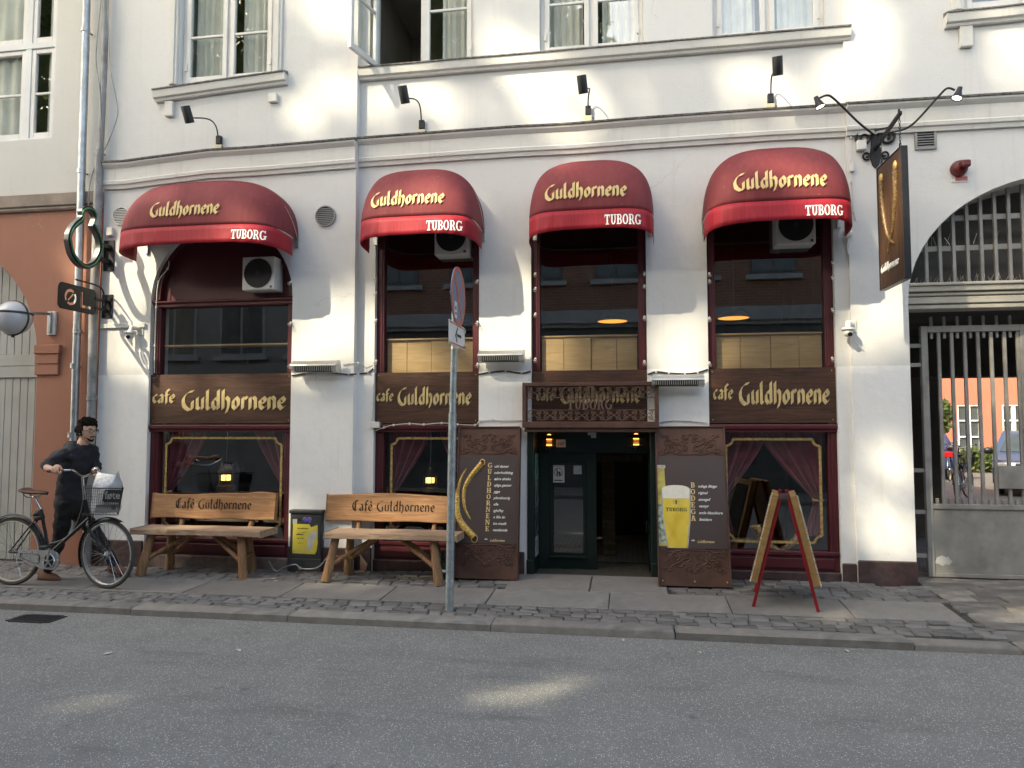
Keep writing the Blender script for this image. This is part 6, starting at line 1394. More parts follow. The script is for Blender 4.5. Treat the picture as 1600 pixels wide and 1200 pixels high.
MB().tube(curve([Vector((xw,YL-.06,zc_-.02)), Vector((xw,YL-.07,zc_+.12)), Vector((xw,YL-.16,zc_+.20)), Vector((xw,ya+.25,zc_+.21))], 6), .010, 8).build('lamp_rod', m_black, SO, smooth=60)
# ------------------------------------------------------------------ globe lamp on the terracotta wall
c = U(21, 497, YL-.62); t = thing('globe_lamp', 'white globe lamp on a bar arm before the grey plank gate', 'lamp', c); m_globe = mat('opal_glass', (.50,.50,.52), .18, var=.05, bump=0, spec=.7); rr = 27/FPX*7.9
MB().ball(c, rr, 28, 18).build('globe', m_globe, t, smooth=180); MB().tube([c+Vector((rr*1.03*math.cos(R(a)), 0, rr*1.03*math.sin(R(a)))) for a in range(0, 360, 10)], .010, 6, closed=True).build('band', m_cab, t, smooth=60); MB().lathe([(rr*1.02,-.012),(rr*1.04,0),(rr*1.02,.012)], c+Vector((0,0,.05)), n=32).build('band', m_cab, t, smooth=60); MB().cyl(c-Vector((0,0,rr)), c-Vector((0,0,rr+.03)), .016, n=10).build('knob', m_black, t)
wb = U(83, 495, YL); MB().bar(c+Vector((0,0,.06)), wb+Vector((0,-.03,.03)), .018, .03).build('arm', m_oldpipe, t); MB().box(wb.x-.055, wb.x+.055, YL-.03, YL-.001, wb.z-.22, wb.z+.06).build('wall_plate', m_plastic, t, bevel=.004); MB().box(wb.x-.018, wb.x+.018, YL-.06, YL-.031, wb.z-.20, wb.z+.05).build('hinge_tube', m_zinc, t, bevel=.004)

# ------------------------------------------------------------------ gate in the archway
yg = .30; GT = thing('steel_gate', 'grey steel bar gate with solid lower panel under the arch', 'gate', (GX0+1.4, yg, .1))
gx0 = X(1437, 520, yg); zt_, zp, zb_ = Z(1500, 509, yg), Z(1500, 787, yg), Z(1500, 902, yg); gx1 = X(1599, 520, yg)+.02; W_ = gx1-gx0
def leaf(x0, x1):
    MB().box(x0, x0+.065, yg-.03, yg+.03, zb_, zt_).build('stile', m_gate, GT, bevel=.004); MB().box(x1-.065, x1, yg-.03, yg+.03, zb_, zt_).build('stile', m_gate, GT, bevel=.004)
    MB().box(x0+.066, x1-.066, yg-.029, yg+.029, zt_-.065, zt_-.0).build('top_rail', m_gate, GT, bevel=.004); MB().box(x0+.066, x1-.066, yg-.029, yg+.029, zp-.055, zp-.005).build('mid_rail', m_gate, GT, bevel=.004)
    MB().box(x0+.066, x1-.066, yg-.029, yg+.029, zb_, zb_+.04).build('bottom_rail', m_gate, GT, bevel=.004); MB().box(x0+.066, x1-.066, yg-.012, yg+.012, zb_+.041, zp-.056).build('panel', m_gate, GT, bevel=.002)
    n = 7; sp = (x1-x0-.13)/n
    for k in range(n):
        xx = x0+.065+sp*(k+.9)
        if k < n: MB().box(xx-.016, xx+.016, yg-.014, yg+.014, zp-.006, zt_-.066).build('bar', m_gate, GT, bevel=.003)
        xx -= sp*.5
        MB().box(xx-.014, xx+.014, yg-.0, yg+.025, zt_-.13, zt_+.10).build('spike', m_gate, GT, bevel=.003) if True else None
        MB().box(xx-.014, xx+.014, yg-.012, yg+.016, zp-.006, zp+.05).build('short_bar', m_gate, GT, bevel=.003)
leaf(gx0, gx1); leaf(gx1+.02, gx1+.02+W_)
lk0 = U(1560, 728, yg-.03); lk1 = U(1600, 764, yg-.03); MB().box(lk0.x, lk1.x+.02, yg-.032, yg+.03, lk1.z, lk0.z).build('lock_plate', m_gate, GT, bevel=.003)
m_white_sm = mat('paint_splash', (.55,.54,.5), .7, var=.1)
q = U(1474, 876, yg-.013); MB().prism([q+Vector((.085*math.cos(R(a))*(1+.2*math.sin(a)), 0, .045*math.sin(R(a))*(1+.25*math.cos(a*3)))) for a in range(0, 360, 24)], (0,-.002,0)).build('paint_patch', m_white_sm, GT)
for py in (540, 570, 735, 800, 868): p = U(1431, py, yg-.02); MB().bar((GX0, yg, p.z), (gx0, yg, p.z), .02, .04).build('hinge', m_gate, GT)
MB().box(GX0+.001, GX0+.05, yg-.1, yg+.02, .02, GZS-.3).build('gate_post', m_gate, GT, bevel=.004)
# lintel with mouldings and the grille in the arch above
zl0, zl1 = Z(1500, 481, .0), Z(1500, 441, .0); LT = thing('gateway_lintel', 'moulded cream wooden lintel across the gateway', 'lintel', (GX0+1.45, .05, zl0)); m_lint = painted('old_cream_paint', (.42,.39,.33), .5, (.2,.17,.13), .6, .68)
hgt = zl1-zl0
for k, (a, b, d) in enumerate(((0,.16,.06),(.161,.20,.045),(.201,.46,.075),(.461,.50,.06),(.501,.62,.085),(.621,.66,.065),(.661,.88,.11),(.881,1.0,.13))): MB().box(GX0+.001, GX1-.001, .15-d-.06, .25, zl0+hgt*a, zl0+hgt*b).build('moulding', m_lint, LT, bevel=.008, seg=2)
AG = thing('arch_grille', 'grey steel bar grille filling the arch over the gateway', 'grille', (GX0+1.45, .2, zl1)); cxa = (GX0+GX1)/2; sp = X(1542, 430, .2)-X(1520, 430, .2)
def arch_z(x): u = (x-cxa)/((GX1-GX0)/2); return GZS+1.24*math.sqrt(max(0, 1-u*u))
xx = X(1448, 430, .2)
while xx < GX1-.1:
    MB().box(xx-.016, xx+.016, .185, .215, zl1+.001, arch_z(xx)+.03).build('bar', m_gate, AG, bevel=.003); xx += sp
for pz in (Z(1500, 387, .2), Z(1500, 340, .2)):
    u = math.sqrt(max(0, 1-((pz-GZS)/1.24)**2))*(GX1-GX0)/2; MB().box(cxa-u-.02, cxa+u+.02, .216, .235, pz-.028, pz+.028).build('cross_bar', m_gate, AG, bevel=.003)
m = MB(); k = GX0+.12
while k < GX1-.1:
    for zz in (zl1, Z(1500, 387, .2)+.028):
        if zz > zl1 and rnd.random() < .7: continue
        m.tube([(k+rnd.uniform(-.02,.02),.19,zz), (k+rnd.uniform(-.05,.05),.16+rnd.uniform(-.05,.05),zz+rnd.uniform(.07,.12))], .0018, 3)
    k += .028
m.build('bird_spikes', m_alu, AG, kind='stuff')
# left side of the passage: pink ledge and panel
MB().box(GX0-.018, GX0+.16, .9, 4.2, 1.42, 1.58).build('passage_ledge', m_terra, B, bevel=.01); MB().box(GX0-.018, GX0+.1, 1.0, 4.1, .06, .5).build('passage_base', m_plinth, B, bevel=.01)

# ------------------------------------------------------------------ behind the shop glass
m_velvet = NT('burgundy_curtain'); v = m_velvet.coord(); m_velvet.base(m_velvet.ramp(m_velvet.noise(v, 6, 4), [(.3, (.17,.03,.045)), (.7, (.27,.06,.08))])); m_velvet.set(.8, 0, .2, **{'Sheen Weight': .4}); m_velvet = m_velvet.m
def drape(i, side, label, wide=.30):
    x0, x1, yw = SH[i]; y = yw+.235; W_ = x1-x0; xe = x0+.10 if side < 0 else x1-.10; s = 1 if side < 0 else -1; t = thing('curtain', label, 'curtain', (xe, y, .9), 'burgundy curtains behind the shop windows')
    def fn(u, v):
        z = 1.60-1.1*v; k = min(1, v/.66); wd = W_*wide*(1-.86*k**1.3) if v < .66 else W_*wide*(.14+.16*(v-.66)/.34); return (xe+s*wd*u, y+.03*math.sin(u*24+1.2*math.sin(v*3))*(.4+.6*(1-k*.5))+.02*u, z-.10*u*(1-k)*0)
    MB().grid(fn, 48, 22).build('cloth', m_velvet, t, smooth=180)
    zt = 1.60-1.1*.66; MB().tube([(xe,y-.03,zt),(xe+s*W_*wide*.08,y-.05,zt-.01),(xe+s*W_*wide*.17,y-.02,zt)], .012, 8).build('tie_back', m_leaf, t)
drape(1, -1, 'left burgundy curtain in the window behind the first bench'); drape(1, 1, 'right burgundy curtain in the window behind the first bench', .26); drape(2, -1, 'left burgundy curtain in the window behind the second bench', .42); drape(2, 1, 'right burgundy curtain in the window behind the street sign pole', .34)
drape(4, -1, 'left burgundy curtain in the window with the horns', .42); drape(4, 1, 'right burgundy curtain in the window with the horns', .52)
def table_lantern(px, py, y, s, label):
    p = U(px, py, y); t = thing('ship_lantern', label, 'lantern', p, 'brass lanterns behind the shop windows'); m_l = emis('warm_flame', (1,.62,.2), .9)
    MB().lathe([(0,-.14*s),(.10*s,-.14*s),(.11*s,-.09*s),(.085*s,-.07*s)], p, n=20).build('base', m_brass, t, smooth=40); MB().cyl(p-Vector((0,0,.02*s)), p+Vector((0,0,.045*s)), .055*s, n=18).build('flame_glass', m_l, t)
    for k in range(6): a = R(60*k); MB().tube([p+Vector((.085*s*math.cos(a), .085*s*math.sin(a), -.07*s)), p+Vector((.085*s*math.cos(a), .085*s*math.sin(a), .07*s))], .006*s, 5).build('guard', m_brass, t)
    MB().lathe([(.10*s,.07*s),(.105*s,.085*s),(.06*s,.12*s),(.045*s,.19*s),(.0,.21*s)], p, n=20).build('hood', m_brass, t, smooth=40); MB().tube([p+Vector((0,0,.2*s)), p+Vector((.01,0,.5*s)), p+Vector((-.01,0,1.0*s))], .004, 5).build('cord', m_zinc, t)
table_lantern(353, 748, .5, 1.0, 'brass lantern in the window behind the first bench'); table_lantern(672, 752, .5, .9, 'brass lantern in the window behind the second bench')
# pendant discs above the panels
for px, py, lab in ((957, 502, 'amber pendant lamp disc glowing in the pane above the door'), (1146, 497, 'amber pendant lamp disc glowing in the pane of the right window')):
    p = U(px, py, .75); t = thing('pendant_lamp', lab, 'lamp', p, 'pendant lamps'); MB().lathe([(0,0),(.17,0)], p, n=28).build('diffuser', emis('pendant_glow', (1,.42,.08), .4), t); MB().lathe([(.175,-.004),(.178,.01),(.12,.07),(.03,.09),(0,.09)], p, n=28).build('lamp_shade', m_brass, t, smooth=40); MB().tube([p+Vector((0,0,.09)), p+Vector((0,0,1.0))], .006, 6).build('cord', m_black, t)
# horns and neon in the right window
p0 = [(1180,822),(1196,848),(1222,862),(1252,868)]; t = thing('drinking_horn', 'carved pale horn lying in the right window, mouth up left', 'horn', U(1210, 860, .2)); m = MB(); c_ = curve([U(a+0, b, .15) for a, b in p0], 7); m.tube(c_, [.052-.0015*k for k in range(len(c_))], 12); m.build('horn', m_horn, t, smooth=60); MB().tube([c_[0]+Vector((.05*math.cos(R(a)), .05*math.sin(R(a)), .012*math.cos(R(a)))) for a in range(0, 360, 30)], .008, 6, closed=True).build('rim', m_leaf, t)
p0 = [(1253,824),(1246,840),(1228,856),(1204,866)]; t = thing('drinking_horn', 'second carved horn in the right window, mouth up right', 'horn', U(1240, 855, .27)); m = MB(); c_ = curve([U(a, b, .16) for a, b in p0], 7); m.tube(c_, [.050-.0014*k for k in range(len(c_))], 12); m.build('horn', m_horn, t, smooth=60); MB().tube([c_[0]+Vector((.046*math.cos(R(a)), .046*math.sin(R(a)), -.01*math.cos(R(a)))) for a in range(0, 360, 30)], .007, 6, closed=True).build('rim', m_leaf, t)
o = U(1211, 710, .30); e = U(1240, 692, .30); t = thing('neon_sign', 'small mirrored purple and white neon bar sign at the window top', 'neon sign', ((o.x+e.x)/2, .3, o.z)); MB().box(o.x-.01, e.x+.01, .31, .32, o.z-.015, e.z+.012).build('backing', mat('neon_board', (.03,.02,.10), .4, var=.1, bump=0), t)
n1, n2 = emis('violet_neon', (.45,.12,.8), 1.2), emis('white_neon', (.7,.75,1), 1.4); hx = (e.x-o.x); 
def nline(pts, mt_): MB().tube([Vector((o.x+u*hx, .300, o.z+v*(e.z-o.z))) for u, v in pts], .0045, 5).build('tube', mt_, t)
for v0 in (.0, .52):
    h_ = .42
    nline([(.16,v0),(.16,v0+h_),(.02,v0+h_),(.0,v0+h_*.75),(.04,v0+h_*.5),(.16,v0+h_*.5),(.0,v0)], n1); nline([(.22,v0),(.29,v0+h_),(.36,v0)], n1); nline([(.56,v0),(.56,v0+h_),(.46,v0+h_),(.43,v0+h_*.75),(.46,v0+h_*.52),(.56,v0+h_*.52),(.46,v0+h_*.5),(.42,v0+h_*.25),(.46,v0),(.56,v0)], n1); nline([(.66,v0+h_),(.98,v0+h_),(.82,v0+h_*.5),(.66,v0+h_)], n2); nline([(.82,v0+h_*.5),(.82,v0)], n2); nline([(.72,v0),(.92,v0)], n2)
# ------------------------------------------------------------------ bicycle
yb_ = -1.12; bw = U(20, 862, yb_); base = Vector((bw.x, yb_, zs(bw.x, yb_)))
m_bframe = mat('black_enamel', (.010,.010,.012), .3, .1, .2, 10, 0, spec=.6); m_chrome = mat('chrome', (.62,.62,.63), .15, 1.0, .1, 10, 0); m_tan = mat('brown_leather', (.10,.038,.026), .42, 0, .25, 12, .15, 60); m_tyre = mat('tyre_rubber', (.055,.052,.048), .8, 0, .2, 20, .1); m_silver = mat('silver_paint', (.45,.45,.46), .3, .6, .06, 4, 0); m_cream_t = mat('cream_tyre_wall', (.46,.41,.32), .7, 0, .1, 10, 0); m_mesh = mat('black_wire', (.012,.012,.013), .5, .3, .2, 20, 0)
BK = thing('bicycle', 'black step-through city bicycle with wire basket pushed by the man', 'bicycle', base, 'bicycles')
Q = lambda px, py, dy=0.0: U(px, py, yb_+dy)
RW = .345
rh = Vector((bw.x, yb_, base.z+RW)); fx = U(168, 867, yb_).x; fh = Vector((fx, yb_, zs(fx, yb_)+RW))
def wheel(c, ang, nm):
    t = bpy.data.objects.new('wheel', None); col.objects.link(t); t.parent = BK; t.location = c-base; e1 = Vector((math.cos(ang), math.sin(ang), 0)); ez = Vector((0,0,1)); ax = e1.cross(ez)
    circ = lambda r, n, d=0: [c+e1*(r*math.cos(2*math.pi*k/n))+ez*(r*math.sin(2*math.pi*k/n))+ax*d for k in range(n)]
    MB().tube(circ(RW-.019, 48), .019, 8, closed=True).build('tyre', m_tyre, t, smooth=180); m = MB()
    for d in (-.012, .012): m.tube(circ(RW-.040, 48, d*.8), .0075, 6, closed=True)
    m.build('rim', m_silver if nm == 'f' else m_cream_t, t, smooth=180); m = MB()
    for k in range(32):
        a = 2*math.pi*k/32; s = 1 if k % 2 else -1; b = a+s*.9*(1 if (k//2) % 2 else -1); m.tube([c+ax*(.03*s)+(e1*math.cos(b)+ez*math.sin(b))*.022, c+(e1*math.cos(a)+ez*math.sin(a))*(RW-.046)], .0013, 3, cap=False)
    m.build('spokes', m_chrome, t, kind='stuff'); MB().tube([c-ax*.05, c-ax*.03, c+ax*.03, c+ax*.05], [.012,.022,.022,.012], 12).build('hub', m_chrome, t, smooth=40)
    return t
FA = R(-9); wheel(rh, 0, 'r'); wheel(fh, FA, 'f')
def mud(c, ang, a0, a1, mt_, r=RW+.022):
    e1 = Vector((math.cos(ang), math.sin(ang), 0)); ax = e1.cross(Vector((0,0,1)))
    def fn(u, v): a = R(a0+(a1-a0)*u); w_ = (v-.5)*2; return c+(e1*math.cos(a)+Vector((0,0,1))*math.sin(a))*(r-.012*w_*w_)+ax*(.030*w_)
    MB().grid(fn, 30, 6).build('mudguard', mt_, BK, smooth=180, solid=.002)
mud(rh, 0, -8, 178, m_bframe, RW+.025); mud(fh, FA, 62, 205, m_bframe)
MB().tube([rh+Vector((math.cos(R(a))*(RW+.03), .0, math.sin(R(a))*(RW+.03))) for a in range(-5, 176, 6)], .008, 6).build('mudguard_trim', m_chrome, BK, smooth=60)
bb = Q(77, 866); hd0, hd1 = Q(140, 809), Q(132, 781); st = Q(64, 796); stl = Q(77, 850)
m = MB(); m.tube([st, bb], .016, 10); m.tube([hd0+Vector((.004,0,-.01)), hd1], .019, 10); m.tube([hd0, bb], .019, 10); m.tube(curve([hd1, Q(127, 803), Q(115, 829), Q(98, 844), stl], 5), .014, 10)
for s in (-.045, .045): m.tube([bb+Vector((0,s*.6,0)), rh+Vector((0,s,0))], .010, 8); m.tube([st+Vector((0,s*.4,-.05)), rh+Vector((0,s,0))], .008, 8)
m.build('frame', m_bframe, BK, smooth=60); m = MB()
ft = hd0+Vector((.012,0,-.03)); e1 = Vector((math.cos(FA), math.sin(FA), 0)); axf = e1.cross(Vector((0,0,1)))
for s in (-1, 1): m.tube(curve([ft+axf*(.02*s), ft+axf*(.05*s)+Vector((.02,0,-.06)), fh+axf*(.05*s)+Vector((-.045,0,.08)), fh+axf*(.05*s)], 5), [.013]*11+[.011,.010,.009,.008,.008], 8)
m.build('fork', m_bframe, BK, smooth=60); MB().tube([ft+axf*.05+Vector((.012,0,-.02)), ft+axf*.05+Vector((.03,0,-.1))], .009, 8).build('fork_trim', m_chrome, BK)
# handlebar, stem, grips
hs_ = Q(129, 744); gr0, gr1 = U(76, 736, yb_-.27), U(101, 735, yb_-.26); gl0, gl1 = U(141, 744, yb_+.30), U(151, 739, yb_+.27)
MB().tube([hd1, hs_], .013, 10).build('stem', m_chrome, BK, smooth=60); hb_ = MB().tube(curve([gr0, gr1, U(114, 735, yb_-.20), U(122, 741, yb_-.10), hs_, U(136, 743, yb_+.10), U(146, 739, yb_+.22), U(150, 737, yb_+.27), U(143, 738, yb_+.36)], 5), .011, 10).build('handlebar', m_chrome, BK, smooth=60)
MB().tube([gr0-Vector((.01,0,0)), gr1], .017, 12).build('grip', m_tan, hb_, smooth=60); MB().tube([U(150, 737, yb_+.29), U(144, 738, yb_+.40)], .017, 12).build('grip', m_tan, hb_, smooth=60); MB().ball(U(150, 733, yb_+.22), (.03,.03,.022)).build('bell', m_chrome, hb_, smooth=180)
MB().tube(curve([U(128, 747, yb_-.08), U(135, 752, yb_-.1), U(134, 765, yb_-.05), hd0], 5), .003, 5).build('brake_cable', m_rubber, hb_)
# saddle
sc0 = Q(54, 770)
def sad(u, v):
    a = 2*math.pi*v; x_ = -.135+.285*u; w_ = .082*(1-u)**.7*min(1, (u*9+.3))+.022; h_ = .030*(1-.35*u)*min(1, .45+u*5) if u < .9 else .02
    return sc0+Vector((x_, w_*math.cos(a)*(1 if 0 < u < 1 else .3), .012-.015*u+.02*math.exp(-((u-.0)/.2)**2)+h_*math.sin(a)*(1.0 if math.sin(a) > 0 else .8)))
MB().grid(lambda v, u: sad(u, v), 20, 16, close_u=True).build('saddle', m_tan, BK, smooth=180); m = MB()
for s in (-.03, .03): m.tube(curve([sc0+Vector((-.10,s*1.3,-.01)), sc0+Vector((-.05,s,-.045)), sc0+Vector((.04,s*.6,-.04)), sc0+Vector((.11,0,-.012))], 5), .005, 6)
m.build('saddle_rails', m_chrome, BK); MB().tube([sc0+Vector((.0,0,-.04)), st], .013, 10).build('seat_post', m_chrome, BK, smooth=60)
MB().tube([st+Vector((-.04,-.03,-.05)), st+Vector((.03,-.04,-.02)), st+Vector((.05,-.03,-.07)), st+Vector((-.02,-.05,-.09))], .028, 10).build('lock', m_rubber, BK, smooth=60)
# chain case, crank
pts = [Q(28, 859, -.06), Q(62, 860, -.06)]+[Q(78+13.5*math.cos(R(a)), 875.5-15.5*math.sin(R(a)), -.06) for a in range(80, -100, -20)]+[Q(60, 887, -.06), Q(28, 872, -.06)]
MB().prism(pts, (0,.022,0)).build('chain_case', m_silver, BK, bevel=.006, seg=2); cc0 = Q(76, 877, -.065); MB().tube([cc0+Vector((.062*math.cos(R(15*k)), 0, .068*math.sin(R(15*k)))) for k in range(24)], .006, 6, closed=True).build('chain_ring', m_chrome, BK)
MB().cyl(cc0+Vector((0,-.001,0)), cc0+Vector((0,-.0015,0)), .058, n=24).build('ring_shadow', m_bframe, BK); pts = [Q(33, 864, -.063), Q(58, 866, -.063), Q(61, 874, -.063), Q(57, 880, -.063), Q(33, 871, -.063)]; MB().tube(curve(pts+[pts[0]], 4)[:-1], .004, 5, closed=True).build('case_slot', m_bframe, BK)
ck = MB(); ck.bar(cc0+Vector((0,-.015,0)), cc0+Vector((.02,-.02,.15)), .022, .016); cr_ = ck.build('crank', m_silver, BK, bevel=.004); p = cc0+Vector((.02,-.06,.155)); MB().box(p.x-.045, p.x+.045, p.y-.05, p.y+.035, p.z-.012, p.z+.012).build('pedal', m_rubber, cr_, bevel=.004)
for k in range(5): a = R(72*k+20); MB().bar(cc0+Vector((0,-.006,0)), cc0+Vector((.055*math.cos(a),-.006,.06*math.sin(a))), .010, .012, (0,1,0)).build('spider_arm', m_silver, cr_)
MB().bar(bb+Vector((.0,.05,-.02)), bb+Vector((-.20,.07,-.16)), .012, .012).build('kick_stand', m_bframe, BK)
# wire basket
bt = [U(133, 763, yb_-.15), U(193, 763, yb_-.15), U(190, 759, yb_+.15), U(133, 758, yb_+.15)]; bo = [U(131, 803, yb_-.12), U(185, 804, yb_-.12), U(182, 800, yb_+.12), U(132, 800, yb_+.12)]
for k, l in enumerate((bt, bo)):
    zm = sum(p.z for p in l)/4
    for p in l: p.z = zm
bk_ = bpy.data.objects.new('basket', None); col.objects.link(bk_); bk_.parent = BK; bk_.location = sum(bo, Vector())/4-base
m = MB()
for l, r_ in ((bt, .006), (bo, .004)): m.tube([l[i].lerp(l[(i+1) % 4], f) for i in range(4) for f in (.04, .5, .96)], r_, 6, closed=True)
m.build('rim_wire', m_mesh, bk_); m = MB()
for i in range(4):
    a0, a1, b0, b1 = bt[i], bt[(i+1) % 4], bo[i], bo[(i+1) % 4]; n = 18 if i % 2 == 0 else 12
    for k in range(n): f = k/n; m.tube([a0.lerp(a1, f), b0.lerp(b1, f)], .0017, 3, cap=False)
    for k in range(1, 9): f = k/9; m.tube([a0.lerp(b0, f), a1.lerp(b1, f)], .0017, 3, cap=False)
for k in range(1, 9): m.tube([bo[0].lerp(bo[1], k/9), bo[3].lerp(bo[2], k/9)], .0017, 3, cap=False)
m.build('wire_mesh', m_mesh, bk_, kind='stuff'); m = MB()
for s in (-.1, .1): m.tube([fh+axf*(.055 if s > 0 else -.055), sum(bo, Vector())/4+Vector((.05,s,0))], .004, 6)
m.build('basket_stay', m_chrome, BK) if False else None
# shopping bag in the basket
m_bag = NT('plastic_bag'); v = m_bag.coord(); m_bag.base(m_bag.ramp(m_bag.noise(v, 9, 4), [(.3, (.50,.51,.54)), (.7, (.66,.67,.70))])); m_bag.set(.35); m_bag.bump(m_bag.noise(v, 14, 5, .6, 1.5), .9, .03); m_bag = m_bag.m
SBG = thing('shopping_bag', 'white plastic shopping bag with dark label in the bicycle basket', 'bag', sum(bo, Vector())/4+Vector((0,0,.01)))
bx0, bx1, zlo, zhi = bo[0].x+.03, bo[1].x-.07, bo[0].z+.012, bt[0].z+.14; cyb = yb_
def bag(u, v):
    a = 2*math.pi*u; z = zlo+(zhi-zlo)*v; w_ = (bx1-bx0)/2*(.80+.06*v)*(1 if v < .72 else 1-.5*(v-.72)); d = .105*(1 if v < .7 else max(.12, 1-2.6*(v-.7))); cxx = (bx0+bx1)/2-.02+.01*v+(.02*max(0, v-.7))
    ca, sa = math.cos(a), math.sin(a); ca = math.copysign(abs(ca)**.5, ca); sa = math.copysign(abs(sa)**.5, sa); w2 = noise.noise(Vector((a*1.3, v*4, 2)))*.014
    zt2 = z+(.022*math.sin(a*2+1)+.012*math.sin(a*3))*max(0, (v-.6)/.4)
    return Vector((cxx+ca*(w_+w2), cyb+sa*(d+w2), zt2))
MB().grid(bag, 40, 16, close_u=True).build('bag', m_bag, SBG, smooth=180); m_bl = mat('bag_label_black', (.035,.033,.036), .5, var=.15, vs=8, bump=0); m_bg2 = mat('bag_label_grey', (.13,.13,.135), .5, var=.2, vs=10, bump=0); yf = yb_-.128
a, b = U(160, 765, yf), U(190, 785, yf); MB().prism([(a.x,yf,b.z+.015),(a.x+.02,yf,b.z),(b.x-.01,yf,b.z-.004),(b.x,yf,a.z),(a.x+.03,yf,a.z)], (0,.003,0)).build('label', m_bl, SBG); font_mesh('føte', .105, (a.x+.028, yf-.0005, b.z+.035), (1,0,0), (0,0,1), 'label_text', m_bag, SBG, bold=.002)
a2, b2 = U(148, 787, yf), U(186, 801, yf); MB().prism([(a2.x,yf,b2.z),(b2.x-.01,yf,b2.z),(b2.x,yf,a2.z),(a2.x+.02,yf,a2.z-.01)], (0,.003,0)).build('label', m_bg2, SBG); c_ = U(177, 793, yf-.002); MB().box(c_.x-.022, c_.x+.022, yf-.002, yf-.0002, c_.z-.022, c_.z+.022).build('print_square', m_bl, SBG)
# two more bicycles parked inside the gateway
for k, (gp_, rz) in enumerate(((G(1497, 783, .06), 58), (G(1484, 752, .06), 62))):
    d = dup(BK, None, ['dark bicycle parked just inside the gateway passage', 'second dark bicycle parked deeper in the courtyard passage'][k], 'bicycles'); d.location = (gp_.x, gp_.y, .062); d.rotation_euler = (0, 0, R(rz))

# ------------------------------------------------------------------ the man pushing it
m_skin = mat('skin', (.60,.36,.26), .5, 0, .08, 8, .05, 80, **{'Subsurface Weight': .08, 'Subsurface Radius': (.02,.008,.005)}); m_hair = mat('dark_hair', (.010,.007,.005), .75, 0, .4, 30, .9, 60, .02, spec=.15); m_shirt = mat('black_jumper', (.018,.020,.027), .9, 0, .2, 9, .5, 14, .02); m_pant = mat('black_trousers', (.006,.006,.007), .8, 0, .25, 8, .6, 12, .025); m_shoe = mat('brown_suede_shoe', (.17,.075,.048), .75, 0, .15, 14, .2); m_sole = mat('shoe_sole', (.12,.07,.05), .8, 0, .1)
def skinmesh(name, nodes, edges, mt_, parent, root=0, extra=None, sub=2, fold=0):
    """nodes: (point, rx, ry); grown into one surface"""
    org = parent.location if parent else Vector((0,0,0)); me = bpy.data.meshes.new(name); me.from_pydata([tuple(Vector(n[0])-org) for n in nodes], edges, [])
    o = bpy.data.objects.new(name, me); col.objects.link(o); o.modifiers.new('skin', 'SKIN').use_smooth_shade = True
    for i, n in enumerate(nodes):
        sv = me.skin_vertices[0].data[i]; sv.radius = (n[1], n[2]); sv.use_root = (i == root)
    s = o.modifiers.new('sub', 'SUBSURF'); s.levels = sub; s.render_levels = sub
    dg = bpy.context.evaluated_depsgraph_get(); me2 = bpy.data.meshes.new_from_object(o.evaluated_get(dg)); bpy.data.objects.remove(o)
    vs = [Vector(v.co)+org for v in me2.vertices]; fs = [tuple(p.vertices) for p in me2.polygons]; bpy.data.meshes.remove(me2)
    m = MB(); m.v = vs; m.f = fs
    if extra: extra(m)
    if fold:
        me_ = MB(); tmp = bpy.data.meshes.new('t'); tmp.from_pydata([tuple(q) for q in m.v], [], m.f); tmp.update(); nn = [Vector(q.normal) for q in tmp.vertices]; bpy.data.meshes.remove(tmp)
        m.v = [q+k*fold*(noise.noise(Vector((q.x*9+q.z*5, q.y*9, q.z*13)))+.6*noise.noise(Vector((q.x*24, q.y*24, q.z*30-q.x*14)))) for q, k in zip(m.v, nn)]
    return m.build(name, mt_, parent, smooth=180)
ym = -.80
mb0 = S(80, 905); MAN = thing('person', 'man with glasses in black jumper and trousers pushing a bicycle', 'person', (U(110, 900, ym).x, ym, mb0.z))
J = lambda px, py, y: U(px, py, y)
neck, nb_ = J(130, 692, ym), J(126, 700, ym); chest = J(119, 722, ym); belly = J(113, 752, ym); pel = J(108, 783, ym)
rs, re_, rwr = J(104, 704, ym-.17), J(70, 730, ym-.33), J(86, 735, ym-.55); ls, le, lw = J(142, 706, ym+.18), J(150, 731, ym+.15), J(148, 740, ym+.02)
rhp, rk, ra = J(101, 795, ym-.09), J(93, 842, ym-.10), J(74, 893, ym-.06); lhp, lk, la = J(117, 795, ym+.09), J(150, 832, ym+.14), J(180, 884, ym+.18)
hc = J(136, 674, ym)
rgrip, lgrip = U(90, 735, yb_-.265), U(149, 738, yb_+.30)
def hand(m, wr, gp, axis, side):
    """palm and five fingers closed round a bar through gp along axis"""
    axis = Vector(axis).normalized(); d = (gp-wr).normalized(); up = Vector((0,0,1)); pc = gp+up*.030-d*.012
    m.tube([wr, wr+(pc-wr)*.45, pc], [.026,.030,.034], 10); m.ball(pc, (.044,.034,.022), 12, 8)
    nrm = axis.cross(up).normalized()
    if nrm.dot(d) < 0: nrm = -nrm
    for k in range(4):
        o = pc+axis*((k-1.5)*.021); L = (.9,1.05,1.0,.8)[k]
        pts = [o+nrm*.012, o+nrm*.034*L+up*-.010, gp+axis*((k-1.5)*.021)+nrm*.032*L-up*.014, gp+axis*((k-1.5)*.021)+nrm*.008-up*.030, gp+axis*((k-1.5)*.021)-nrm*.012-up*.024]; m.tube(curve(pts, 3), [.0105,.0105,.0105,.010,.010,.010,.0095,.0095,.009,.009,.0085,.008,.007], 7)
    th = pc+axis*(.040*side); m.tube(curve([pc+axis*(.02*side)-nrm*.01, th-nrm*.004-up*.012, gp+axis*(.045*side)+nrm*.012-up*.018, gp+axis*(.036*side)+nrm*.026-up*.022], 3), [.014,.014,.013,.012,.012,.011,.011,.010,.009,.008], 7)
FD = Vector((.97, -.20, -.05)).normalized()             # where he looks
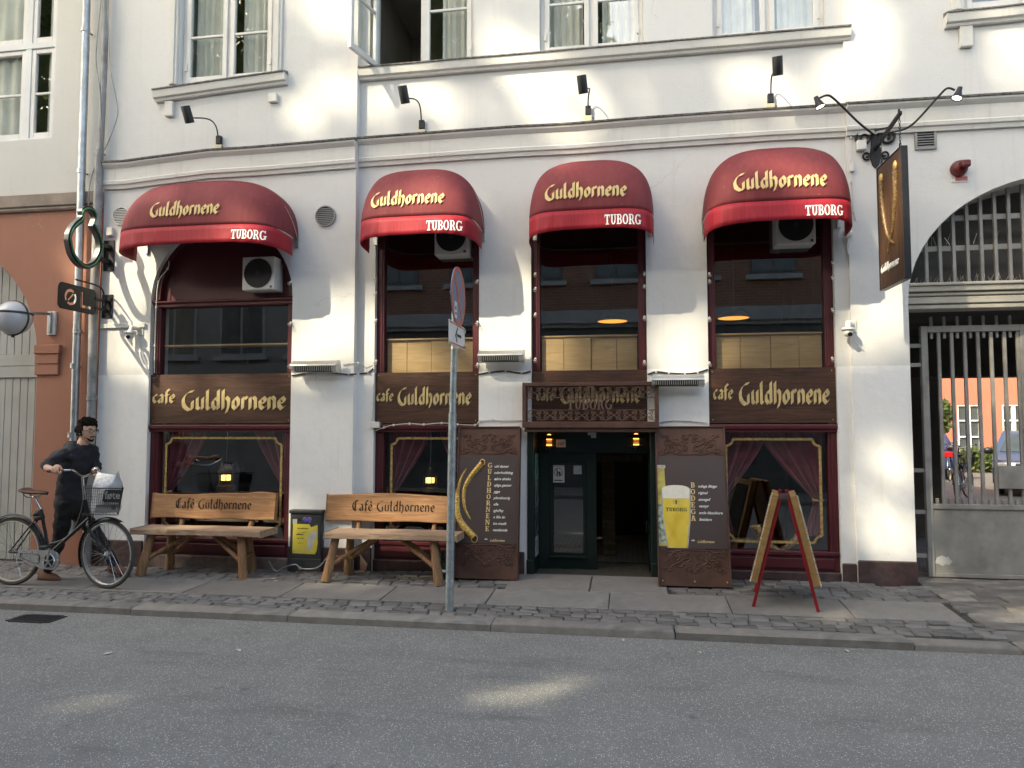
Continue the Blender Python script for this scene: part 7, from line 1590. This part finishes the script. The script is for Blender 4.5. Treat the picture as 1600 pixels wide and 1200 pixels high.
def head(m):
    up = (Vector((0,0,1))-FD*FD.z*1.0).normalized(); sd = FD.cross(up); n0 = len(m.v); nu, nv = 36, 26; c = hc
    def ex(x_, c_, w_): return math.exp(-((x_-c_)/w_)**2)
    for i in range(nv+1):
        th = math.pi*i/nv
        for k in range(nu):
            a = 2*math.pi*k/nu; dx, dy, dz = math.sin(th)*math.cos(a), math.sin(th)*math.sin(a), math.cos(th)
            rx, ry, rz = .098, .076, .118
            f, s_, z_ = dx*rx, dy*ry, dz*rz
            if dz < -.1: q = (-.1-dz); s_ *= 1-.30*q; f = f*(1-.18*q)+.020*q*(1 if dx > -.3 else 0)
            front = max(0, dx)**2
            f += front*(.026*ex(z_, -.022, .016)*ex(s_, 0, .013)+.016*ex(z_, .0, .018)*ex(s_, 0, .010)+.007*ex(z_, .026, .010)-.008*ex(z_, .010, .010)*ex(abs(s_), .032, .014)+.006*ex(z_, -.055, .007)*ex(s_, 0, .022)-.003*ex(z_, -.0625, .003)*ex(s_, 0, .02)+.005*ex(z_, -.070, .006)*ex(s_, 0, .018)+.010*ex(z_, -.098, .016)*ex(s_, 0, .022))
            m.v.append(c+FD*f+sd*s_+up*z_)
    for i in range(nv):
        for k in range(nu): m.f.append((n0+i*nu+k, n0+(i+1)*nu+k, n0+(i+1)*nu+(k+1) % nu, n0+i*nu+(k+1) % nu))
    for s in (-1, 1): m.ball(c+sd*(.077*s)-FD*.006-up*.008, (.016,.010,.030), 10, 7)
def bodyx(m): head(m); hand(m, rwr, rgrip, (1,-.05,0), 1); hand(m, lw, lgrip, (.5,-.8,0), -1)
N_ = [(pel,.11,.10),(belly,.10,.08),(chest,.12,.09),(nb_,.075,.07),(neck,.055,.055),(hc-Vector((.012,0,.03)),.05,.05),
      (rs,.05,.05),(re_,.040,.042),(rwr,.028,.028),(ls,.05,.05),(le,.042,.042),(lw,.028,.028),(rhp,.085,.085),(rk,.058,.058),(ra,.04,.04),(lhp,.085,.085),(lk,.058,.058),(la,.04,.04)]
skinmesh('body', N_, [(0,1),(1,2),(2,3),(3,4),(4,5),(2,6),(6,7),(7,8),(2,9),(9,10),(10,11),(0,12),(12,13),(13,14),(0,15),(15,16),(16,17)], m_skin, MAN, 0, bodyx)
mid = lambda a, b, f: a+(b-a)*f
SN = [(J(107, 792, ym),.165,.130),(J(109, 776, ym),.168,.132),(J(112, 755, ym),.165,.125),(J(118, 728, ym),.185,.135),(J(123, 705, ym),.155,.12),(J(128, 693, ym),.080,.078),
      (rs+Vector((0,0,-.01)),.088,.088),(mid(rs,re_,.55),.070,.070),(re_,.058,.060),(mid(re_,rwr,.28),.052,.054),(ls+Vector((0,0,-.01)),.088,.088),(mid(ls,le,.55),.068,.068),(le,.057,.06),(mid(le,lw,.35),.05,.052)]
skinmesh('jumper', SN, [(0,1),(1,2),(2,3),(3,4),(4,5),(4,6),(6,7),(7,8),(8,9),(4,10),(10,11),(11,12),(12,13)], m_shirt, MAN, 0, None, 3, .018)
TN = [(J(108, 770, ym),.135,.115),(J(108, 786, ym),.150,.122),(rhp+Vector((0,0,-.02)),.098,.095),(mid(rhp,rk,.5),.088,.086),(rk,.070,.070),(mid(rk,ra,.5),.060,.062),(mid(ra,rk,-.06),.052,.056),(lhp+Vector((0,0,-.02)),.098,.095),(mid(lhp,lk,.5),.086,.086),(lk,.070,.07),(mid(lk,la,.5),.058,.060),(mid(la,lk,-.06),.050,.054)]
skinmesh('trousers', TN, [(0,1),(1,2),(2,3),(3,4),(4,5),(5,6),(1,7),(7,8),(8,9),(9,10),(10,11)], m_pant, MAN, 1, None, 3, .011)
def shoe(an, dirv, nm):
    d = Vector(dirv).normalized(); s = d.cross(Vector((0,0,1))).normalized(); u = s.cross(d); heel = an-u*.055-d*.07; tz = 0
    def fn(a_, v):
        x_ = -.02+.285*v; w_ = .036+.012*math.sin(math.pi*min(1, v*1.15))-(.020*max(0, v-.82)/.18); h_ = (.085-.02*v if v < .35 else .078-.075*(v-.35)/.65+.022*(1-abs(v-.75)/.4 if abs(v-.75) < .4 else 0)); e = 1 if .02 < v < .98 else .5
        an_ = 2*math.pi*a_; ca, sa = math.cos(an_), math.sin(an_); return heel+d*x_+s*(w_*e*ca)+u*(.004+(h_*sa if sa > 0 else .014*sa))
    MB().grid(fn, 20, 18, close_u=True).build('shoe', m_shoe, MAN, smooth=180)
    MB().prism([heel+d*(-.022+.295*v)+s*((.038+.014*math.sin(math.pi*min(1, v*1.15))-.02*max(0, v-.85)/.15)*sg)-u*.012 for sg, vs_ in ((1, (0,.15,.35,.6,.8,.93,1)), (-1, (1,.93,.8,.6,.35,.15,0))) for v in vs_], -u*.016).build('sole', m_sole, MAN)
shoe(ra+Vector((-.01,0,-.02)), (1,-.05,-.08), 'r'); shoe(la+Vector((.02,0,.0)), (1,0,-.35), 'l')
# hair, beard, glasses
def hair(m, cover, jit):
    up = (Vector((0,0,1))-FD*FD.z).normalized(); sd = FD.cross(up); m_ = m; nu, nv = 40, 22; n0 = len(m.v)
    for i in range(nv+1):
        th = math.pi*.62*i/nv
        for k in range(nu):
            a = 2*math.pi*k/nu; dx, dy, dz = math.sin(th)*math.cos(a), math.sin(th)*math.sin(a), math.cos(th); lim = 1
            if dx > 0 and dz < .52: lim = .80 if dx > .25 else .93                  # stays off the face
            w_ = 1.12+.13*max(0, dz)+jit*noise.noise(Vector((dx*5, dy*5, dz*5)))+.05*max(0, dx)*max(0, dz); m.v.append(hc+(FD*dx*.101+sd*dy*.080+up*dz*.120)*w_*lim-FD*.004)
    for i in range(nv):
        for k in range(nu): m.f.append((n0+i*nu+k, n0+(i+1)*nu+k, n0+(i+1)*nu+(k+1) % nu, n0+i*nu+(k+1) % nu))
m = MB(); hair(m, 0, .14)
up = (Vector((0,0,1))-FD*FD.z).normalized(); sd = FD.cross(up)
for k in range(150):                                    # curls
    th = math.acos(1-lr.random()*1.0); a = lr.uniform(0, 6.283); dx, dy, dz = math.sin(th)*math.cos(a), math.sin(th)*math.sin(a), math.cos(th)
    if dx > .35 and dz < .55: continue
    c_ = hc+(FD*dx*.101+sd*dy*.080+up*dz*.120)*(1.14+.13*max(0, dz)); r_ = lr.uniform(.010, .018); a0 = lr.uniform(0, 6.28); e1_ = Vector((dx,dy,dz)).orthogonal().normalized(); e2_ = Vector((dx,dy,dz)).cross(e1_)
    m.tube(spiral(c_, r_, r_*.4, a0, .9, e1_, e2_, 7), [.007,.007,.0065,.006,.006,.005,.004,.003], 5)
m.build('hair', m_hair, MAN, smooth=180)
up = (Vector((0,0,1))-FD*FD.z).normalized(); sd = FD.cross(up)
m = MB(); F = lambda f, s, z: hc+FD*f+sd*s+up*z
m.grid(lambda u, v: F(.095-.012*abs(2*u-1)**2+.004, (2*u-1)*.030, -.046-.010*v-.004*abs(2*u-1)), 10, 3); m.build('moustache', m_hair, MAN, smooth=180, solid=.004)
m = MB(); m.grid(lambda u, v: F(.098-.060*abs(2*u-1)**1.6-.012*v, (2*u-1)*(.055-.018*v), -.094+.034*abs(2*u-1)**1.5-.018*v), 16, 5); m.build('beard', m_hair, MAN, smooth=180, solid=.006)
m_spec = mat('spectacle_frame', (.05,.022,.012), .3, 0, .2, 20, 0); m = MB()
for s in (-1, 1):
    m.tube([F(.104-.10*(abs(.033*s+.024*math.cos(R(a)))-.02)**1*1.0*.6, .033*s+.024*math.cos(R(a)), .006+.020*math.sin(R(a))) for a in range(0, 360, 20)], .0028, 5, closed=True); m.tube([F(.094, .058*s, .010), F(.05, .079*s, .012), F(-.01, .084*s, .008)], .0026, 5)
m.tube([F(.106, -.010, .008), F(.109, 0, .011), F(.106, .010, .008)], .0026, 5); m.build('glasses', m_spec, MAN)
m_eye = mat('eye_white', (.6,.58,.55), .3, 0, .05, 10, 0)
for s in (-1, 1): e = MB().ball(F(.080, .032*s, .009), (.011,.011,.009), 10, 7).build('eye', m_eye, MAN, smooth=180); MB().ball(F(.0895, .032*s, .009), .0045, 8, 5).build('iris', m_black, e); MB().tube([F(.093, .016*s, .028), F(.093, .032*s, .033), F(.082, .050*s, .029)], .004, 6).build('eyebrow', m_hair, MAN, smooth=60)
